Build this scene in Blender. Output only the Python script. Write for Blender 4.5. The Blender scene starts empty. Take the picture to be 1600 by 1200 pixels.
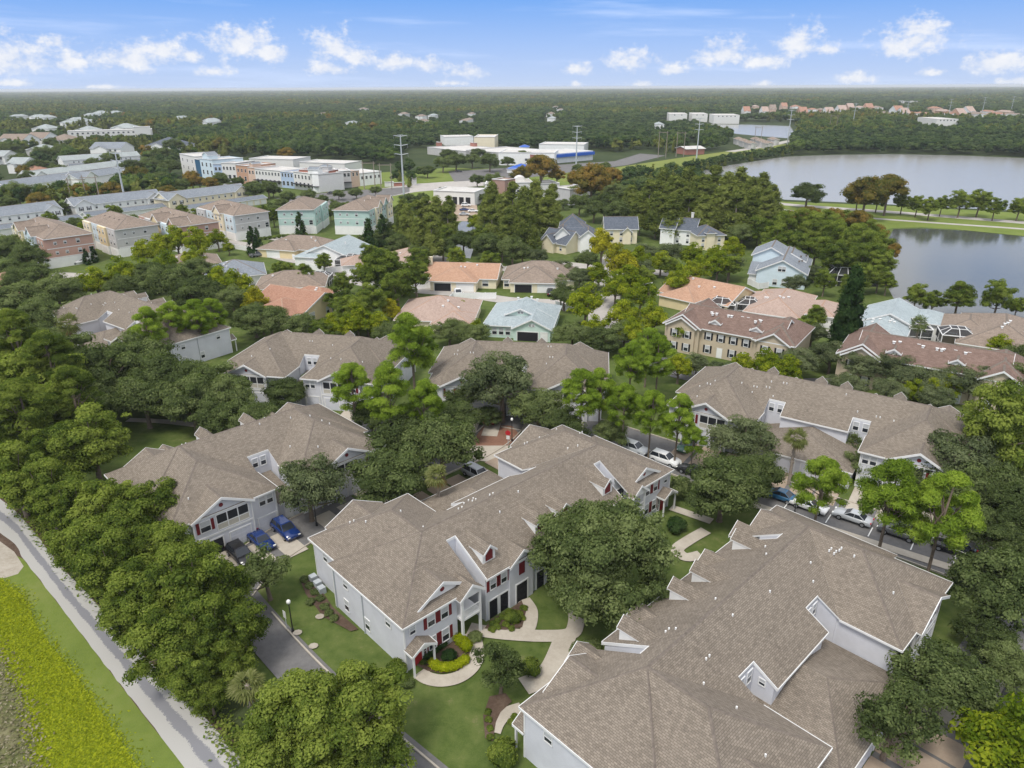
import bpy, bmesh, math, random
import numpy as np
from mathutils import Vector, Matrix

random.seed(7)
RNG = np.random.default_rng(7)
SC = bpy.context.scene
COL = SC.collection
R = math.radians

# ------------------------------------------------------------------ camera
CAM_H = 52.0                      # drone height in metres
FPX, PW, PH = 1110.0, 1600.0, 1200.0
PITCH = math.atan((600 - 136) / FPX)
ROLL = R(0.29)
cam_data = bpy.data.cameras.new('camera')
cam_data.sensor_width = 36.0
cam_data.lens = 36.0 * FPX / PW
cam_data.clip_start = 0.5
cam_data.clip_end = 80000
cam = bpy.data.objects.new('camera', cam_data)
COL.objects.link(cam)
cam.matrix_world = (Matrix.Translation((0, 0, CAM_H)) @ Matrix.Rotation(math.pi / 2 - PITCH, 4, 'X')
                    @ Matrix.Rotation(-ROLL, 4, 'Z'))
SC.camera = cam


def ray(px, py):
    u, v = px - 800.0, py - 600.0
    c, s = math.cos(ROLL), math.sin(ROLL)
    u, v = u * c - v * s, u * s + v * c
    return (u, FPX * math.cos(PITCH) - v * math.sin(PITCH), -(v * math.cos(PITCH) + FPX * math.sin(PITCH)))


def G(px, py, h=0.0):
    """the place in the world, at height h, that was surveyed at this photo coordinate"""
    r = ray(px, py)
    t = (h - CAM_H) / r[2]
    return Vector((r[0] * t, r[1] * t, h))


def P(x, y, z):
    dz = z - CAM_H
    fw = y * math.cos(PITCH) - dz * math.sin(PITCH)
    up = y * math.sin(PITCH) + dz * math.cos(PITCH)
    u, v = FPX * x / fw, -FPX * up / fw
    c, s = math.cos(-ROLL), math.sin(-ROLL)
    return 800 + u * c - v * s, 600 + u * s + v * c


def depth(p):
    return p[1] * math.cos(PITCH) - (p[2] - CAM_H) * math.sin(PITCH)


# ------------------------------------------------------------------ light
SUN_EL, SUN_AZ = R(60), R(-146)      # azimuth from +Y towards +X
SUN_STRENGTH, SKY_STRENGTH, EXPOSURE = 1.7, 0.15, 0.68
sun_data = bpy.data.lights.new('sun', 'SUN')
sun_data.energy = SUN_STRENGTH
sun_data.angle = R(16)
sun_data.color = (1.0, 0.95, 0.87)
sun = bpy.data.objects.new('sun', sun_data)
COL.objects.link(sun)
sd = Vector((math.sin(SUN_AZ) * math.cos(SUN_EL), math.cos(SUN_AZ) * math.cos(SUN_EL), math.sin(SUN_EL)))
sun.rotation_euler = sd.to_track_quat('Z', 'Y').to_euler()
sun.location = sd * 200

world = bpy.data.worlds.new('World')
SC.world = world
world.use_nodes = True
wt = world.node_tree
for n in list(wt.nodes):
    wt.nodes.remove(n)


def nd(t, kind, **kw):
    n = t.nodes.new(kind)
    for k, v in kw.items():
        if k == 'ins':
            for a, b in v.items():
                n.inputs[a].default_value = b
        else:
            setattr(n, k, v)
    return n


def math_n(t, op, a, b=None, c=None, clamp=False):
    n = t.nodes.new('ShaderNodeMath')
    n.operation = op
    n.use_clamp = clamp
    for i, x in enumerate((a, b, c)):
        if x is None:
            continue
        if isinstance(x, (int, float)):
            n.inputs[i].default_value = x
        else:
            t.links.new(x, n.inputs[i])
    return n.outputs[0]


def ramp_n(t, fac, stops):
    n = t.nodes.new('ShaderNodeValToRGB')
    el = n.color_ramp.elements
    while len(el) < len(stops):
        el.new(0.5)
    for e, (p, c) in zip(el, stops):
        e.position = p
        e.color = (*c, 1)
    t.links.new(fac, n.inputs[0])
    return n.outputs[0]


def mix_n(t, fac, a, b, mode='MIX'):
    n = t.nodes.new('ShaderNodeMix')
    n.data_type = 'RGBA'
    n.blend_type = mode
    for s, x in ((0, fac), (6, a), (7, b)):
        if isinstance(x, (int, float)):
            n.inputs[s].default_value = x
        elif isinstance(x, tuple):
            n.inputs[s].default_value = (*x, 1)
        else:
            t.links.new(x, n.inputs[s])
    return n.outputs[2]


def build_sky():
    t = wt
    sky = nd(t, 'ShaderNodeTexSky', sky_type='NISHITA', sun_disc=False)
    sky.sun_elevation = SUN_EL
    sky.sun_rotation = SUN_AZ
    sky.altitude = 50
    sky.air_density = 1.0
    sky.dust_density = 0.2
    sky.ozone_density = 4.0
    tc = nd(t, 'ShaderNodeTexCoord')
    sp = nd(t, 'ShaderNodeSeparateXYZ')
    t.links.new(tc.outputs['Generated'], sp.inputs[0])
    az = math_n(t, 'ARCTAN2', sp.outputs[0], sp.outputs[1])
    el = math_n(t, 'ARCSINE', sp.outputs[2])
    azw = math_n(t, 'WRAP', az, 0.80, -0.80)
    # the air near the horizon is paler and bluer than the plain sky model gives
    elf = math_n(t, 'MULTIPLY', el, 1 / 0.16, clamp=True)
    air = ramp_n(t, elf, [(0.0, (2.35, 2.85, 3.85)), (0.3, (1.65, 2.40, 3.95)), (0.65, (0.80, 1.78, 3.85)), (1.0, (0.58, 1.52, 3.65))])
    hi = math_n(t, 'MULTIPLY_ADD', el, 1 / 0.45, -0.25, clamp=True)
    base = mix_n(t, hi, air, sky.outputs[0])
    # cumulus: puffs at the places they stand, edges broken by noise
    cb = nd(t, 'ShaderNodeCombineXYZ')
    t.links.new(azw, cb.inputs[0])
    t.links.new(math_n(t, 'MULTIPLY', el, 1.35), cb.inputs[1])
    n1 = nd(t, 'ShaderNodeTexNoise', ins={'Scale': 42.0, 'Detail': 9.0, 'Roughness': 0.6})
    n2 = nd(t, 'ShaderNodeTexNoise', ins={'Scale': 150.0, 'Detail': 5.0, 'Roughness': 0.6})
    n3 = nd(t, 'ShaderNodeTexNoise', ins={'Scale': 17.0, 'Detail': 4.0, 'Roughness': 0.5})
    for n in (n1, n2, n3):
        t.links.new(cb.outputs[0], n.inputs['Vector'])
    puffs = [(20, 92, 60, 36), (92, 66, 30, 12), (112, 98, 32, 22), (205, 92, 70, 28), (255, 80, 40, 26), (300, 88, 22, 14),
             (375, 68, 66, 34), (420, 84, 40, 22), (520, 76, 42, 34), (560, 90, 36, 22), (512, 108, 40, 14), (620, 98, 40, 20), (675, 102, 34, 16), (730, 114, 34, 14),
             (905, 108, 32, 14), (985, 96, 50, 22), (1052, 110, 30, 12), (1130, 84, 52, 28), (1150, 72, 22, 18),
             (1195, 98, 40, 16), (1252, 70, 40, 32), (1292, 76, 26, 14), (1430, 66, 58, 34), (1440, 46, 36, 20), (1395, 78, 30, 18),
             (1335, 122, 32, 13), (1560, 100, 52, 22), (1460, 114, 24, 8), (1190, 132, 20, 8), (1000, 132, 30, 7), (900, 132, 14, 6),
             (22, 130, 40, 8), (170, 136, 40, 5), (330, 112, 40, 10), (1590, 128, 34, 10), (700, 130, 30, 6)]
    d = None
    for (px, py, wx, wy) in puffs:
        r = Vector(ray(px, py)).normalized()
        a0, e0 = math.atan2(r.x, r.y), math.asin(r.z)
        wa, we = wx / FPX * 1.0, wy / FPX * 0.95
        da = math_n(t, 'MULTIPLY', math_n(t, 'SUBTRACT', azw, a0), 1 / wa)
        de = math_n(t, 'SUBTRACT', el, e0)
        up = math_n(t, 'MULTIPLY', math_n(t, 'MAXIMUM', de, 0.0), 1 / we)
        dn = math_n(t, 'MULTIPLY', math_n(t, 'MINIMUM', de, 0.0), 1.35 / we)
        q = math_n(t, 'ADD', math_n(t, 'MULTIPLY', da, da), math_n(t, 'ADD', math_n(t, 'MULTIPLY', up, up), math_n(t, 'MULTIPLY', dn, dn)))
        f = math_n(t, 'SUBTRACT', 1.0, math_n(t, 'SQRT', q))
        d = f if d is None else math_n(t, 'SMOOTH_MAX', d, f, 0.25)
    nz = math_n(t, 'ADD', math_n(t, 'MULTIPLY', math_n(t, 'SUBTRACT', n1.outputs[0], 0.5), 2.3),
                math_n(t, 'MULTIPLY', math_n(t, 'SUBTRACT', n2.outputs[0], 0.5), 0.9))
    dens = math_n(t, 'ADD', math_n(t, 'ADD', d, nz), -0.10)
    m = nd(t, 'ShaderNodeMapRange', interpolation_type='SMOOTHSTEP')
    t.links.new(dens, m.inputs[0])
    m.inputs[1].default_value, m.inputs[2].default_value = -0.05, 0.85
    cover = math_n(t, 'MULTIPLY', m.outputs[0], 0.93)
    shade = math_n(t, 'MULTIPLY_ADD', n1.outputs[0], 1.6, -0.35, clamp=True)
    ccol = mix_n(t, shade, (3.0, 3.25, 3.8), (4.3, 4.25, 4.2))
    skyc = mix_n(t, cover, base, ccol)
    # thin high streaks
    cb2 = nd(t, 'ShaderNodeCombineXYZ')
    t.links.new(math_n(t, 'ADD', azw, math_n(t, 'MULTIPLY', el, 3.0)), cb2.inputs[0])
    t.links.new(math_n(t, 'MULTIPLY', el, 11.0), cb2.inputs[1])
    n4 = nd(t, 'ShaderNodeTexNoise', ins={'Scale': 3.4, 'Detail': 5.0, 'Roughness': 0.55})
    t.links.new(cb2.outputs[0], n4.inputs['Vector'])
    st = nd(t, 'ShaderNodeMapRange', interpolation_type='SMOOTHSTEP')
    t.links.new(n4.outputs[0], st.inputs[0])
    st.inputs[1].default_value, st.inputs[2].default_value, st.inputs[4].default_value = 0.5, 0.75, 0.42
    skyc = mix_n(t, math_n(t, 'MULTIPLY', st.outputs[0], math_n(t, 'SUBTRACT', 1.0, cover)), skyc, (3.3, 3.8, 4.9))
    # higher up, above the picture, broken grey-white cloud goes on over the whole dome
    iz = math_n(t, 'DIVIDE', 1.0, math_n(t, 'MAXIMUM', sp.outputs[2], 0.05))
    cb3 = nd(t, 'ShaderNodeCombineXYZ')
    t.links.new(math_n(t, 'MULTIPLY', sp.outputs[0], iz), cb3.inputs[0])
    t.links.new(math_n(t, 'MULTIPLY', sp.outputs[1], iz), cb3.inputs[1])
    n5 = nd(t, 'ShaderNodeTexNoise', ins={'Scale': 0.9, 'Detail': 7.0, 'Roughness': 0.58})
    t.links.new(cb3.outputs[0], n5.inputs['Vector'])
    up = nd(t, 'ShaderNodeMapRange', interpolation_type='SMOOTHSTEP')
    t.links.new(n5.outputs[0], up.inputs[0])
    up.inputs[1].default_value, up.inputs[2].default_value, up.inputs[4].default_value = 0.30, 0.52, 0.95
    rise = nd(t, 'ShaderNodeMapRange', interpolation_type='SMOOTHSTEP')
    t.links.new(el, rise.inputs[0])
    rise.inputs[1].default_value, rise.inputs[2].default_value = 0.10, 0.20
    ucol = mix_n(t, math_n(t, 'MULTIPLY_ADD', n5.outputs[0], 3.0, -1.2, clamp=True), (5.4, 5.4, 5.5), (4.2, 4.25, 4.4))
    skyc = mix_n(t, math_n(t, 'MULTIPLY', up.outputs[0], rise.outputs[0]), skyc, ucol)
    bg = nd(t, 'ShaderNodeBackground', ins={'Strength': SKY_STRENGTH})
    t.links.new(skyc, bg.inputs[0])
    out = nd(t, 'ShaderNodeOutputWorld')
    t.links.new(bg.outputs[0], out.inputs[0])


build_sky()
SC.view_settings.view_transform = 'Standard'
SC.view_settings.look = 'None'
SC.view_settings.exposure = EXPOSURE
SC.view_settings.gamma = 1.0
SC.view_settings.use_curve_mapping = False
SC.cycles.max_bounces = 6
SC.cycles.diffuse_bounces = 3
SC.cycles.transmission_bounces = 3
SC.cycles.transparent_max_bounces = 6
SC.cycles.volume_bounces = 0
SC.cycles.use_denoising = True

# ------------------------------------------------------------------ materials
MATS = {}


def mat_nodes(name):
    m = bpy.data.materials.new(name)
    m.use_nodes = True
    t = m.node_tree
    b = t.nodes['Principled BSDF']
    b.inputs['Specular IOR Level'].default_value = 0.25
    return m, t, b


def mat(name, col, rough=0.8, var=0.12, scale=1.5, spec=0.25, metal=0.0, bump=0.0, bscale=20.0):
    """plain surface with a little mottling of its own colour"""
    m, t, b = mat_nodes(name)
    b.inputs['Roughness'].default_value = rough
    b.inputs['Specular IOR Level'].default_value = spec
    b.inputs['Metallic'].default_value = metal
    tc = nd(t, 'ShaderNodeTexCoord')
    n = nd(t, 'ShaderNodeTexNoise', ins={'Scale': scale, 'Detail': 5.0, 'Roughness': 0.6})
    t.links.new(tc.outputs['Object'], n.inputs['Vector'])
    c0 = tuple(max(0, x * (1 - var)) for x in col)
    c1 = tuple(x * (1 + var) for x in col)
    t.links.new(ramp_n(t, n.outputs[0], [(0.3, c0), (0.7, c1)]), b.inputs['Base Color'])
    if bump:
        n2 = nd(t, 'ShaderNodeTexNoise', ins={'Scale': bscale, 'Detail': 3.0})
        t.links.new(tc.outputs['Object'], n2.inputs['Vector'])
        bp = nd(t, 'ShaderNodeBump', ins={'Strength': bump, 'Distance': 0.05})
        t.links.new(n2.outputs[0], bp.inputs['Height'])
        t.links.new(bp.outputs[0], b.inputs['Normal'])
    MATS[name] = m
    return m


def shingle(name, a, bcol, dark, bw=0.55, bh=0.2, streak=0.25):
    m, t, b = mat_nodes(name)
    b.inputs['Roughness'].default_value = 0.9
    b.inputs['Specular IOR Level'].default_value = 0.12
    uv = nd(t, 'ShaderNodeUVMap')
    br = nd(t, 'ShaderNodeTexBrick', offset=0.5)
    br.inputs['Color1'].default_value = (*a, 1)
    br.inputs['Color2'].default_value = (*bcol, 1)
    br.inputs['Mortar'].default_value = (*dark, 1)
    br.inputs['Scale'].default_value = 1.0
    br.inputs['Mortar Size'].default_value = 0.018
    br.inputs['Mortar Smooth'].default_value = 0.5
    br.inputs['Bias'].default_value = 0.0
    br.inputs['Brick Width'].default_value = bw
    br.inputs['Row Height'].default_value = bh
    t.links.new(uv.outputs[0], br.inputs['Vector'])
    n = nd(t, 'ShaderNodeTexNoise', ins={'Scale': 2.6, 'Detail': 6.0, 'Roughness': 0.7})
    t.links.new(uv.outputs[0], n.inputs['Vector'])
    n2 = nd(t, 'ShaderNodeTexNoise', ins={'Scale': 0.16, 'Detail': 4.0, 'Roughness': 0.6})
    t.links.new(uv.outputs[0], n2.inputs['Vector'])
    mp = nd(t, 'ShaderNodeMapping')
    mp.inputs['Scale'].default_value = (2.2, 0.22, 1)
    t.links.new(uv.outputs[0], mp.inputs[0])
    n3 = nd(t, 'ShaderNodeTexNoise', ins={'Scale': 1.0, 'Detail': 4.0, 'Roughness': 0.6})
    t.links.new(mp.outputs[0], n3.inputs['Vector'])
    v = math_n(t, 'ADD', math_n(t, 'MULTIPLY', n.outputs[0], 0.75), math_n(t, 'ADD', math_n(t, 'MULTIPLY', n2.outputs[0], 0.5), math_n(t, 'MULTIPLY', n3.outputs[0], streak)))
    g = ramp_n(t, v, [(0.35, (0.68, 0.67, 0.66)), (0.9, (1.28, 1.27, 1.24))])
    c = mix_n(t, 1.0, br.outputs[0], g, 'MULTIPLY')
    t.links.new(c, b.inputs['Base Color'])
    bp = nd(t, 'ShaderNodeBump', ins={'Strength': 0.5, 'Distance': 0.03})
    t.links.new(br.outputs[1], bp.inputs['Height'])
    bp.invert = True
    t.links.new(bp.outputs[0], b.inputs['Normal'])
    MATS[name] = m
    return m


def siding(name, col, pitch=0.2, var=0.07):
    """lapped board siding: fine horizontal relief"""
    m, t, b = mat_nodes(name)
    b.inputs['Roughness'].default_value = 0.6
    tc = nd(t, 'ShaderNodeTexCoord')
    n = nd(t, 'ShaderNodeTexNoise', ins={'Scale': 0.5, 'Detail': 6.0, 'Roughness': 0.65})
    t.links.new(tc.outputs['Object'], n.inputs['Vector'])
    t.links.new(ramp_n(t, n.outputs[0], [(0.3, tuple(x * (1 - var) for x in col)), (0.7, tuple(x * (1 + var) for x in col))]), b.inputs['Base Color'])
    sp = nd(t, 'ShaderNodeSeparateXYZ')
    t.links.new(tc.outputs['Object'], sp.inputs[0])
    saw = math_n(t, 'FRACT', math_n(t, 'MULTIPLY', sp.outputs[2], 1 / pitch))
    bp = nd(t, 'ShaderNodeBump', ins={'Strength': 0.35, 'Distance': 0.02})
    bp.invert = True
    t.links.new(saw, bp.inputs['Height'])
    t.links.new(bp.outputs[0], b.inputs['Normal'])
    MATS[name] = m
    return m


def leafmat(name, cols, trans=0.42, hue=0.45):
    m = bpy.data.materials.new(name)
    m.use_nodes = True
    t = m.node_tree
    t.nodes.remove(t.nodes['Principled BSDF'])
    at = nd(t, 'ShaderNodeAttribute', attribute_name='var')
    oi = nd(t, 'ShaderNodeObjectInfo')
    f = math_n(t, 'ADD', math_n(t, 'MULTIPLY', at.outputs['Fac'], 1.0), math_n(t, 'MULTIPLY', math_n(t, 'SUBTRACT', oi.outputs['Random'], 0.5), hue), clamp=True)
    c = ramp_n(t, f, [(0.0, cols[0]), (0.5, cols[1]), (1.0, cols[2])])
    df = nd(t, 'ShaderNodeBsdfDiffuse')
    tr = nd(t, 'ShaderNodeBsdfTranslucent')
    mx = nd(t, 'ShaderNodeMixShader', ins={0: trans})
    t.links.new(c, df.inputs[0])
    t.links.new(mix_n(t, 1.0, c, (1.0, 1.15, 0.55), 'MULTIPLY'), tr.inputs[0])
    t.links.new(df.outputs[0], mx.inputs[1])
    t.links.new(tr.outputs[0], mx.inputs[2])
    t.links.new(mx.outputs[0], t.nodes['Material Output'].inputs[0])
    MATS[name] = m
    return m


def groundmat(name, stops, s1=0.08, s2=1.2, w=0.5, rough=0.95, bump=0.3, s3=9.0):
    m, t, b = mat_nodes(name)
    b.inputs['Roughness'].default_value = rough
    b.inputs['Specular IOR Level'].default_value = 0.1
    g = nd(t, 'ShaderNodeNewGeometry')
    ns = []
    for s in (s1, s2, s3):
        n = nd(t, 'ShaderNodeTexNoise', ins={'Scale': s, 'Detail': 6.0, 'Roughness': 0.62})
        t.links.new(g.outputs['Position'], n.inputs['Vector'])
        ns.append(n.outputs[0])
    v = math_n(t, 'ADD', math_n(t, 'MULTIPLY', ns[0], w), math_n(t, 'ADD', math_n(t, 'MULTIPLY', ns[1], (1 - w) * 0.55), math_n(t, 'MULTIPLY', ns[2], (1 - w) * 0.45)))
    t.links.new(ramp_n(t, v, stops), b.inputs['Base Color'])
    if bump:
        bp = nd(t, 'ShaderNodeBump', ins={'Strength': bump, 'Distance': 0.08})
        t.links.new(ns[2], bp.inputs['Height'])
        t.links.new(bp.outputs[0], b.inputs['Normal'])
    MATS[name] = m
    return m


def watermat(name, col, rough, bscale, bump):
    m, t, b = mat_nodes(name)
    b.inputs['Base Color'].default_value = (*col, 1)
    b.inputs['Roughness'].default_value = rough
    b.inputs['Specular IOR Level'].default_value = 0.5
    b.inputs['IOR'].default_value = 1.33
    g = nd(t, 'ShaderNodeNewGeometry')
    n = nd(t, 'ShaderNodeTexNoise', ins={'Scale': bscale, 'Detail': 4.0, 'Roughness': 0.6})
    mp = nd(t, 'ShaderNodeMapping')
    mp.inputs['Scale'].default_value = (0.5, 1.6, 1)
    t.links.new(g.outputs['Position'], mp.inputs[0])
    t.links.new(mp.outputs[0], n.inputs['Vector'])
    bp = nd(t, 'ShaderNodeBump', ins={'Strength': bump, 'Distance': 0.1})
    t.links.new(n.outputs[0], bp.inputs['Height'])
    t.links.new(bp.outputs[0], b.inputs['Normal'])
    MATS[name] = m
    return m


def glassmat(name, col, rough=0.08):
    m, t, b = mat_nodes(name)
    b.inputs['Base Color'].default_value = (*col, 1)
    b.inputs['Roughness'].default_value = rough
    b.inputs['Specular IOR Level'].default_value = 0.5
    MATS[name] = m
    return m


shingle('shingle_taupe', (0.150, 0.128, 0.106), (0.213, 0.182, 0.151), (0.090, 0.077, 0.063), bw=0.34, bh=0.17, streak=0.45)
shingle('shingle_brown', (0.20, 0.16, 0.13), (0.26, 0.21, 0.175), (0.13, 0.105, 0.09), bw=0.6, bh=0.28)
shingle('shingle_orange', (0.315, 0.190, 0.130), (0.375, 0.240, 0.172), (0.21, 0.125, 0.085), bw=0.35, bh=0.35, streak=0.5)
shingle('shingle_rust', (0.25, 0.138, 0.098), (0.31, 0.182, 0.132), (0.18, 0.09, 0.065), bw=0.35, bh=0.35, streak=0.6)
shingle('shingle_pink', (0.285, 0.215, 0.185), (0.34, 0.262, 0.226), (0.24, 0.17, 0.14), bw=0.35, bh=0.35, streak=0.5)
shingle('shingle_redbrown', (0.150, 0.104, 0.087), (0.195, 0.138, 0.117), (0.11, 0.07, 0.06), bw=0.6, bh=0.28)
shingle('shingle_slate', (0.085, 0.10, 0.125), (0.12, 0.135, 0.165), (0.05, 0.06, 0.075), bw=0.6, bh=0.28)
shingle('shingle_bluegray', (0.25, 0.295, 0.315), (0.31, 0.355, 0.375), (0.20, 0.235, 0.255), bw=0.5, bh=0.4, streak=0.45)
shingle('shingle_gray', (0.18, 0.20, 0.23), (0.225, 0.248, 0.28), (0.13, 0.15, 0.17), bw=0.6, bh=0.3)
shingle('shingle_darkgray', (0.135, 0.155, 0.18), (0.175, 0.195, 0.225), (0.09, 0.105, 0.125), bw=0.6, bh=0.3)
shingle('shingle_palegray', (0.27, 0.30, 0.305), (0.33, 0.36, 0.36), (0.2, 0.23, 0.24), bw=0.6, bh=0.3)
mat('ridge_dark', (0.165, 0.138, 0.115), 0.9, 0.25, 3)
siding('wall_lavender', (0.585, 0.592, 0.628))
siding('wall_white', (0.80, 0.80, 0.78))
siding('wall_cream', (0.76, 0.68, 0.50))
siding('wall_yellow', (0.70, 0.58, 0.36))
siding('wall_tan', (0.50, 0.42, 0.31))
siding('wall_pink', (0.50, 0.31, 0.25))
siding('wall_gray', (0.50, 0.49, 0.48))
siding('wall_aqua', (0.42, 0.56, 0.52))
siding('wall_paleblue', (0.58, 0.68, 0.73))
siding('wall_seafoam', (0.55, 0.68, 0.62))
mat('stucco_white', (0.68, 0.67, 0.64), 0.8, 0.05)
mat('stucco_blue', (0.40, 0.50, 0.65), 0.8, 0.05)
mat('stucco_orange', (0.50, 0.30, 0.20), 0.8, 0.08)
mat('stucco_peach', (0.62, 0.45, 0.35), 0.8, 0.06)
mat('brick_red', (0.36, 0.16, 0.12), 0.9, 0.15, 3)
mat('brick_brown', (0.36, 0.23, 0.19), 0.9, 0.15, 3)
mat('membrane_roof', (0.52, 0.50, 0.47), 0.9, 0.12, 0.2)
mat('white_trim', (0.72, 0.72, 0.71), 0.5, 0.04)
mat('garage_paint', (0.60, 0.61, 0.66), 0.5, 0.05)
mat('garage_white', (0.78, 0.78, 0.76), 0.5, 0.04)
mat('shutter_red', (0.16, 0.018, 0.022), 0.5, 0.1)
mat('door_red', (0.32, 0.02, 0.025), 0.4, 0.1)
mat('shutter_black', (0.02, 0.02, 0.025), 0.5, 0.1)
mat('painted_void_shade', (0.018, 0.018, 0.022), 0.7, 0.2)  # near-black colour standing in for the shade inside open doorways
mat('screen_mesh', (0.022, 0.024, 0.028), 0.55, 0.2)
mat('beige_panel', (0.48, 0.45, 0.38), 0.7, 0.1, 4)
mat('blue_awning', (0.02, 0.10, 0.45), 0.5, 0.1)
glassmat('glass_dark', (0.025, 0.03, 0.038))
glassmat('glass_blue', (0.05, 0.14, 0.25))
mat('blind', (0.48, 0.49, 0.50), 0.6, 0.08, 3)
groundmat('turf', [(0.34, (0.050, 0.078, 0.018)), (0.46, (0.078, 0.112, 0.027)), (0.58, (0.110, 0.140, 0.040)), (0.66, (0.180, 0.168, 0.080))], 0.2, 0.8, 0.40)
groundmat('meadow', [(0.3, (0.095, 0.135, 0.026)), (0.5, (0.145, 0.190, 0.040)), (0.7, (0.205, 0.220, 0.070))], 0.1, 0.9)
groundmat('yellow_weeds', [(0.28, (0.13, 0.17, 0.012)), (0.5, (0.27, 0.31, 0.014)), (0.72, (0.40, 0.42, 0.03))], 0.16, 1.6, 0.45, bump=0.8)
groundmat('dead_grass', [(0.3, (0.075, 0.095, 0.026)), (0.5, (0.14, 0.145, 0.062)), (0.7, (0.25, 0.22, 0.14))], 0.3, 1.6, bump=0.8)
groundmat('woods_floor', [(0.3, (0.022, 0.032, 0.012)), (0.5, (0.04, 0.058, 0.02)), (0.7, (0.075, 0.085, 0.035))], 0.05, 0.5)
groundmat('mulch', [(0.3, (0.055, 0.035, 0.025)), (0.5, (0.10, 0.068, 0.05)), (0.7, (0.17, 0.125, 0.095))], 0.6, 3.0)
groundmat('sand', [(0.3, (0.26, 0.22, 0.17)), (0.5, (0.38, 0.34, 0.28)), (0.7, (0.50, 0.46, 0.40))], 0.6, 3.0)
groundmat('asphalt', [(0.3, (0.115, 0.112, 0.11)), (0.5, (0.155, 0.15, 0.148)), (0.7, (0.20, 0.195, 0.19))], 0.25, 2.0, bump=0.1)
groundmat('concrete', [(0.3, (0.34, 0.30, 0.25)), (0.5, (0.44, 0.395, 0.33)), (0.7, (0.53, 0.49, 0.42))], 0.5, 2.5, bump=0.1)
groundmat('tan_concrete', [(0.3, (0.27, 0.21, 0.16)), (0.5, (0.35, 0.275, 0.21)), (0.7, (0.43, 0.35, 0.27))], 0.5, 2.5, bump=0.1)
groundmat('brick_paving', [(0.3, (0.17, 0.09, 0.065)), (0.5, (0.24, 0.13, 0.09)), (0.7, (0.30, 0.18, 0.13))], 0.5, 4.0)
groundmat('pale_paving', [(0.3, (0.30, 0.28, 0.26)), (0.5, (0.40, 0.375, 0.345)), (0.7, (0.49, 0.46, 0.43))], 0.3, 3.0, bump=0.1)
groundmat('fairground_grass', [(0.3, (0.10, 0.15, 0.03)), (0.5, (0.17, 0.20, 0.045)), (0.7, (0.24, 0.24, 0.08))], 0.03, 0.3)
mat('paint_line', (0.72, 0.72, 0.70), 0.7, 0.1)
mat('vinyl', (0.80, 0.80, 0.80), 0.5, 0.05)
mat('bark', (0.16, 0.125, 0.095), 0.95, 0.3, 4)
mat('pale_bark', (0.27, 0.23, 0.19), 0.95, 0.3, 4)
mat('metal_pole', (0.42, 0.45, 0.47), 0.45, 0.08, spec=0.5)
mat('black_iron', (0.015, 0.015, 0.017), 0.4, 0.1)
mat('lamp_globe', (0.78, 0.78, 0.74), 0.3, 0.03)
mat('sign_red', (0.45, 0.02, 0.03), 0.4, 0.05)
mat('tyre', (0.015, 0.015, 0.016), 0.8, 0.1)
mat('rim', (0.35, 0.36, 0.38), 0.35, 0.1, metal=0.6)
watermat('lake_water', (0.235, 0.235, 0.220), 0.22, 0.6, 0.5)
watermat('pond_water', (0.070, 0.076, 0.070), 0.07, 0.8, 0.16)
for k, c in dict(car_white=(0.75, 0.75, 0.75), car_silver=(0.42, 0.44, 0.46), car_blue=(0.008, 0.030, 0.14), car_black=(0.010, 0.010, 0.012), car_gray=(0.10, 0.105, 0.11),
                 car_red=(0.16, 0.012, 0.018), car_green=(0.045, 0.12, 0.09), car_teal=(0.02, 0.10, 0.20)).items():
    m_, t_, b_ = mat_nodes(k)
    b_.inputs['Base Color'].default_value = (*c, 1)
    b_.inputs['Roughness'].default_value = 0.25
    b_.inputs['Specular IOR Level'].default_value = 0.5
    b_.inputs['Coat Weight'].default_value = 0.4
    MATS[k] = m_
leafmat('leaf_oak', [(0.055, 0.078, 0.028), (0.120, 0.158, 0.055), (0.215, 0.255, 0.100)])
leafmat('leaf_graygreen', [(0.068, 0.090, 0.044), (0.135, 0.165, 0.078), (0.215, 0.245, 0.125)])
leafmat('leaf_wood', [(0.054, 0.086, 0.018), (0.135, 0.185, 0.032), (0.265, 0.315, 0.062)])
leafmat('leaf_pine', [(0.085, 0.140, 0.018), (0.200, 0.295, 0.032), (0.340, 0.440, 0.060)])
leafmat('leaf_bright', [(0.095, 0.147, 0.013), (0.200, 0.252, 0.017), (0.357, 0.378, 0.032)])
leafmat('leaf_yellow', [(0.17, 0.18, 0.014), (0.34, 0.32, 0.018), (0.50, 0.45, 0.04)])
leafmat('leaf_cypress', [(0.085, 0.115, 0.026), (0.170, 0.205, 0.046), (0.270, 0.300, 0.080)])
leafmat('leaf_autumn', [(0.098, 0.111, 0.026), (0.208, 0.163, 0.039), (0.338, 0.208, 0.052)])
leafmat('leaf_conifer', [(0.018, 0.042, 0.014), (0.039, 0.077, 0.022), (0.077, 0.126, 0.042)])
leafmat('leaf_palm', [(0.09, 0.11, 0.03), (0.19, 0.21, 0.07), (0.34, 0.33, 0.16)])
leafmat('leaf_palm_dry', [(0.10, 0.08, 0.04), (0.20, 0.15, 0.06), (0.32, 0.24, 0.10)])
leafmat('leaf_forest', [(0.030, 0.058, 0.024), (0.064, 0.106, 0.040), (0.125, 0.170, 0.062)], hue=0.9)
leafmat('leaf_lime', [(0.20, 0.26, 0.010), (0.34, 0.38, 0.013), (0.48, 0.50, 0.03)])

# ------------------------------------------------------------------ mesh helpers


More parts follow.
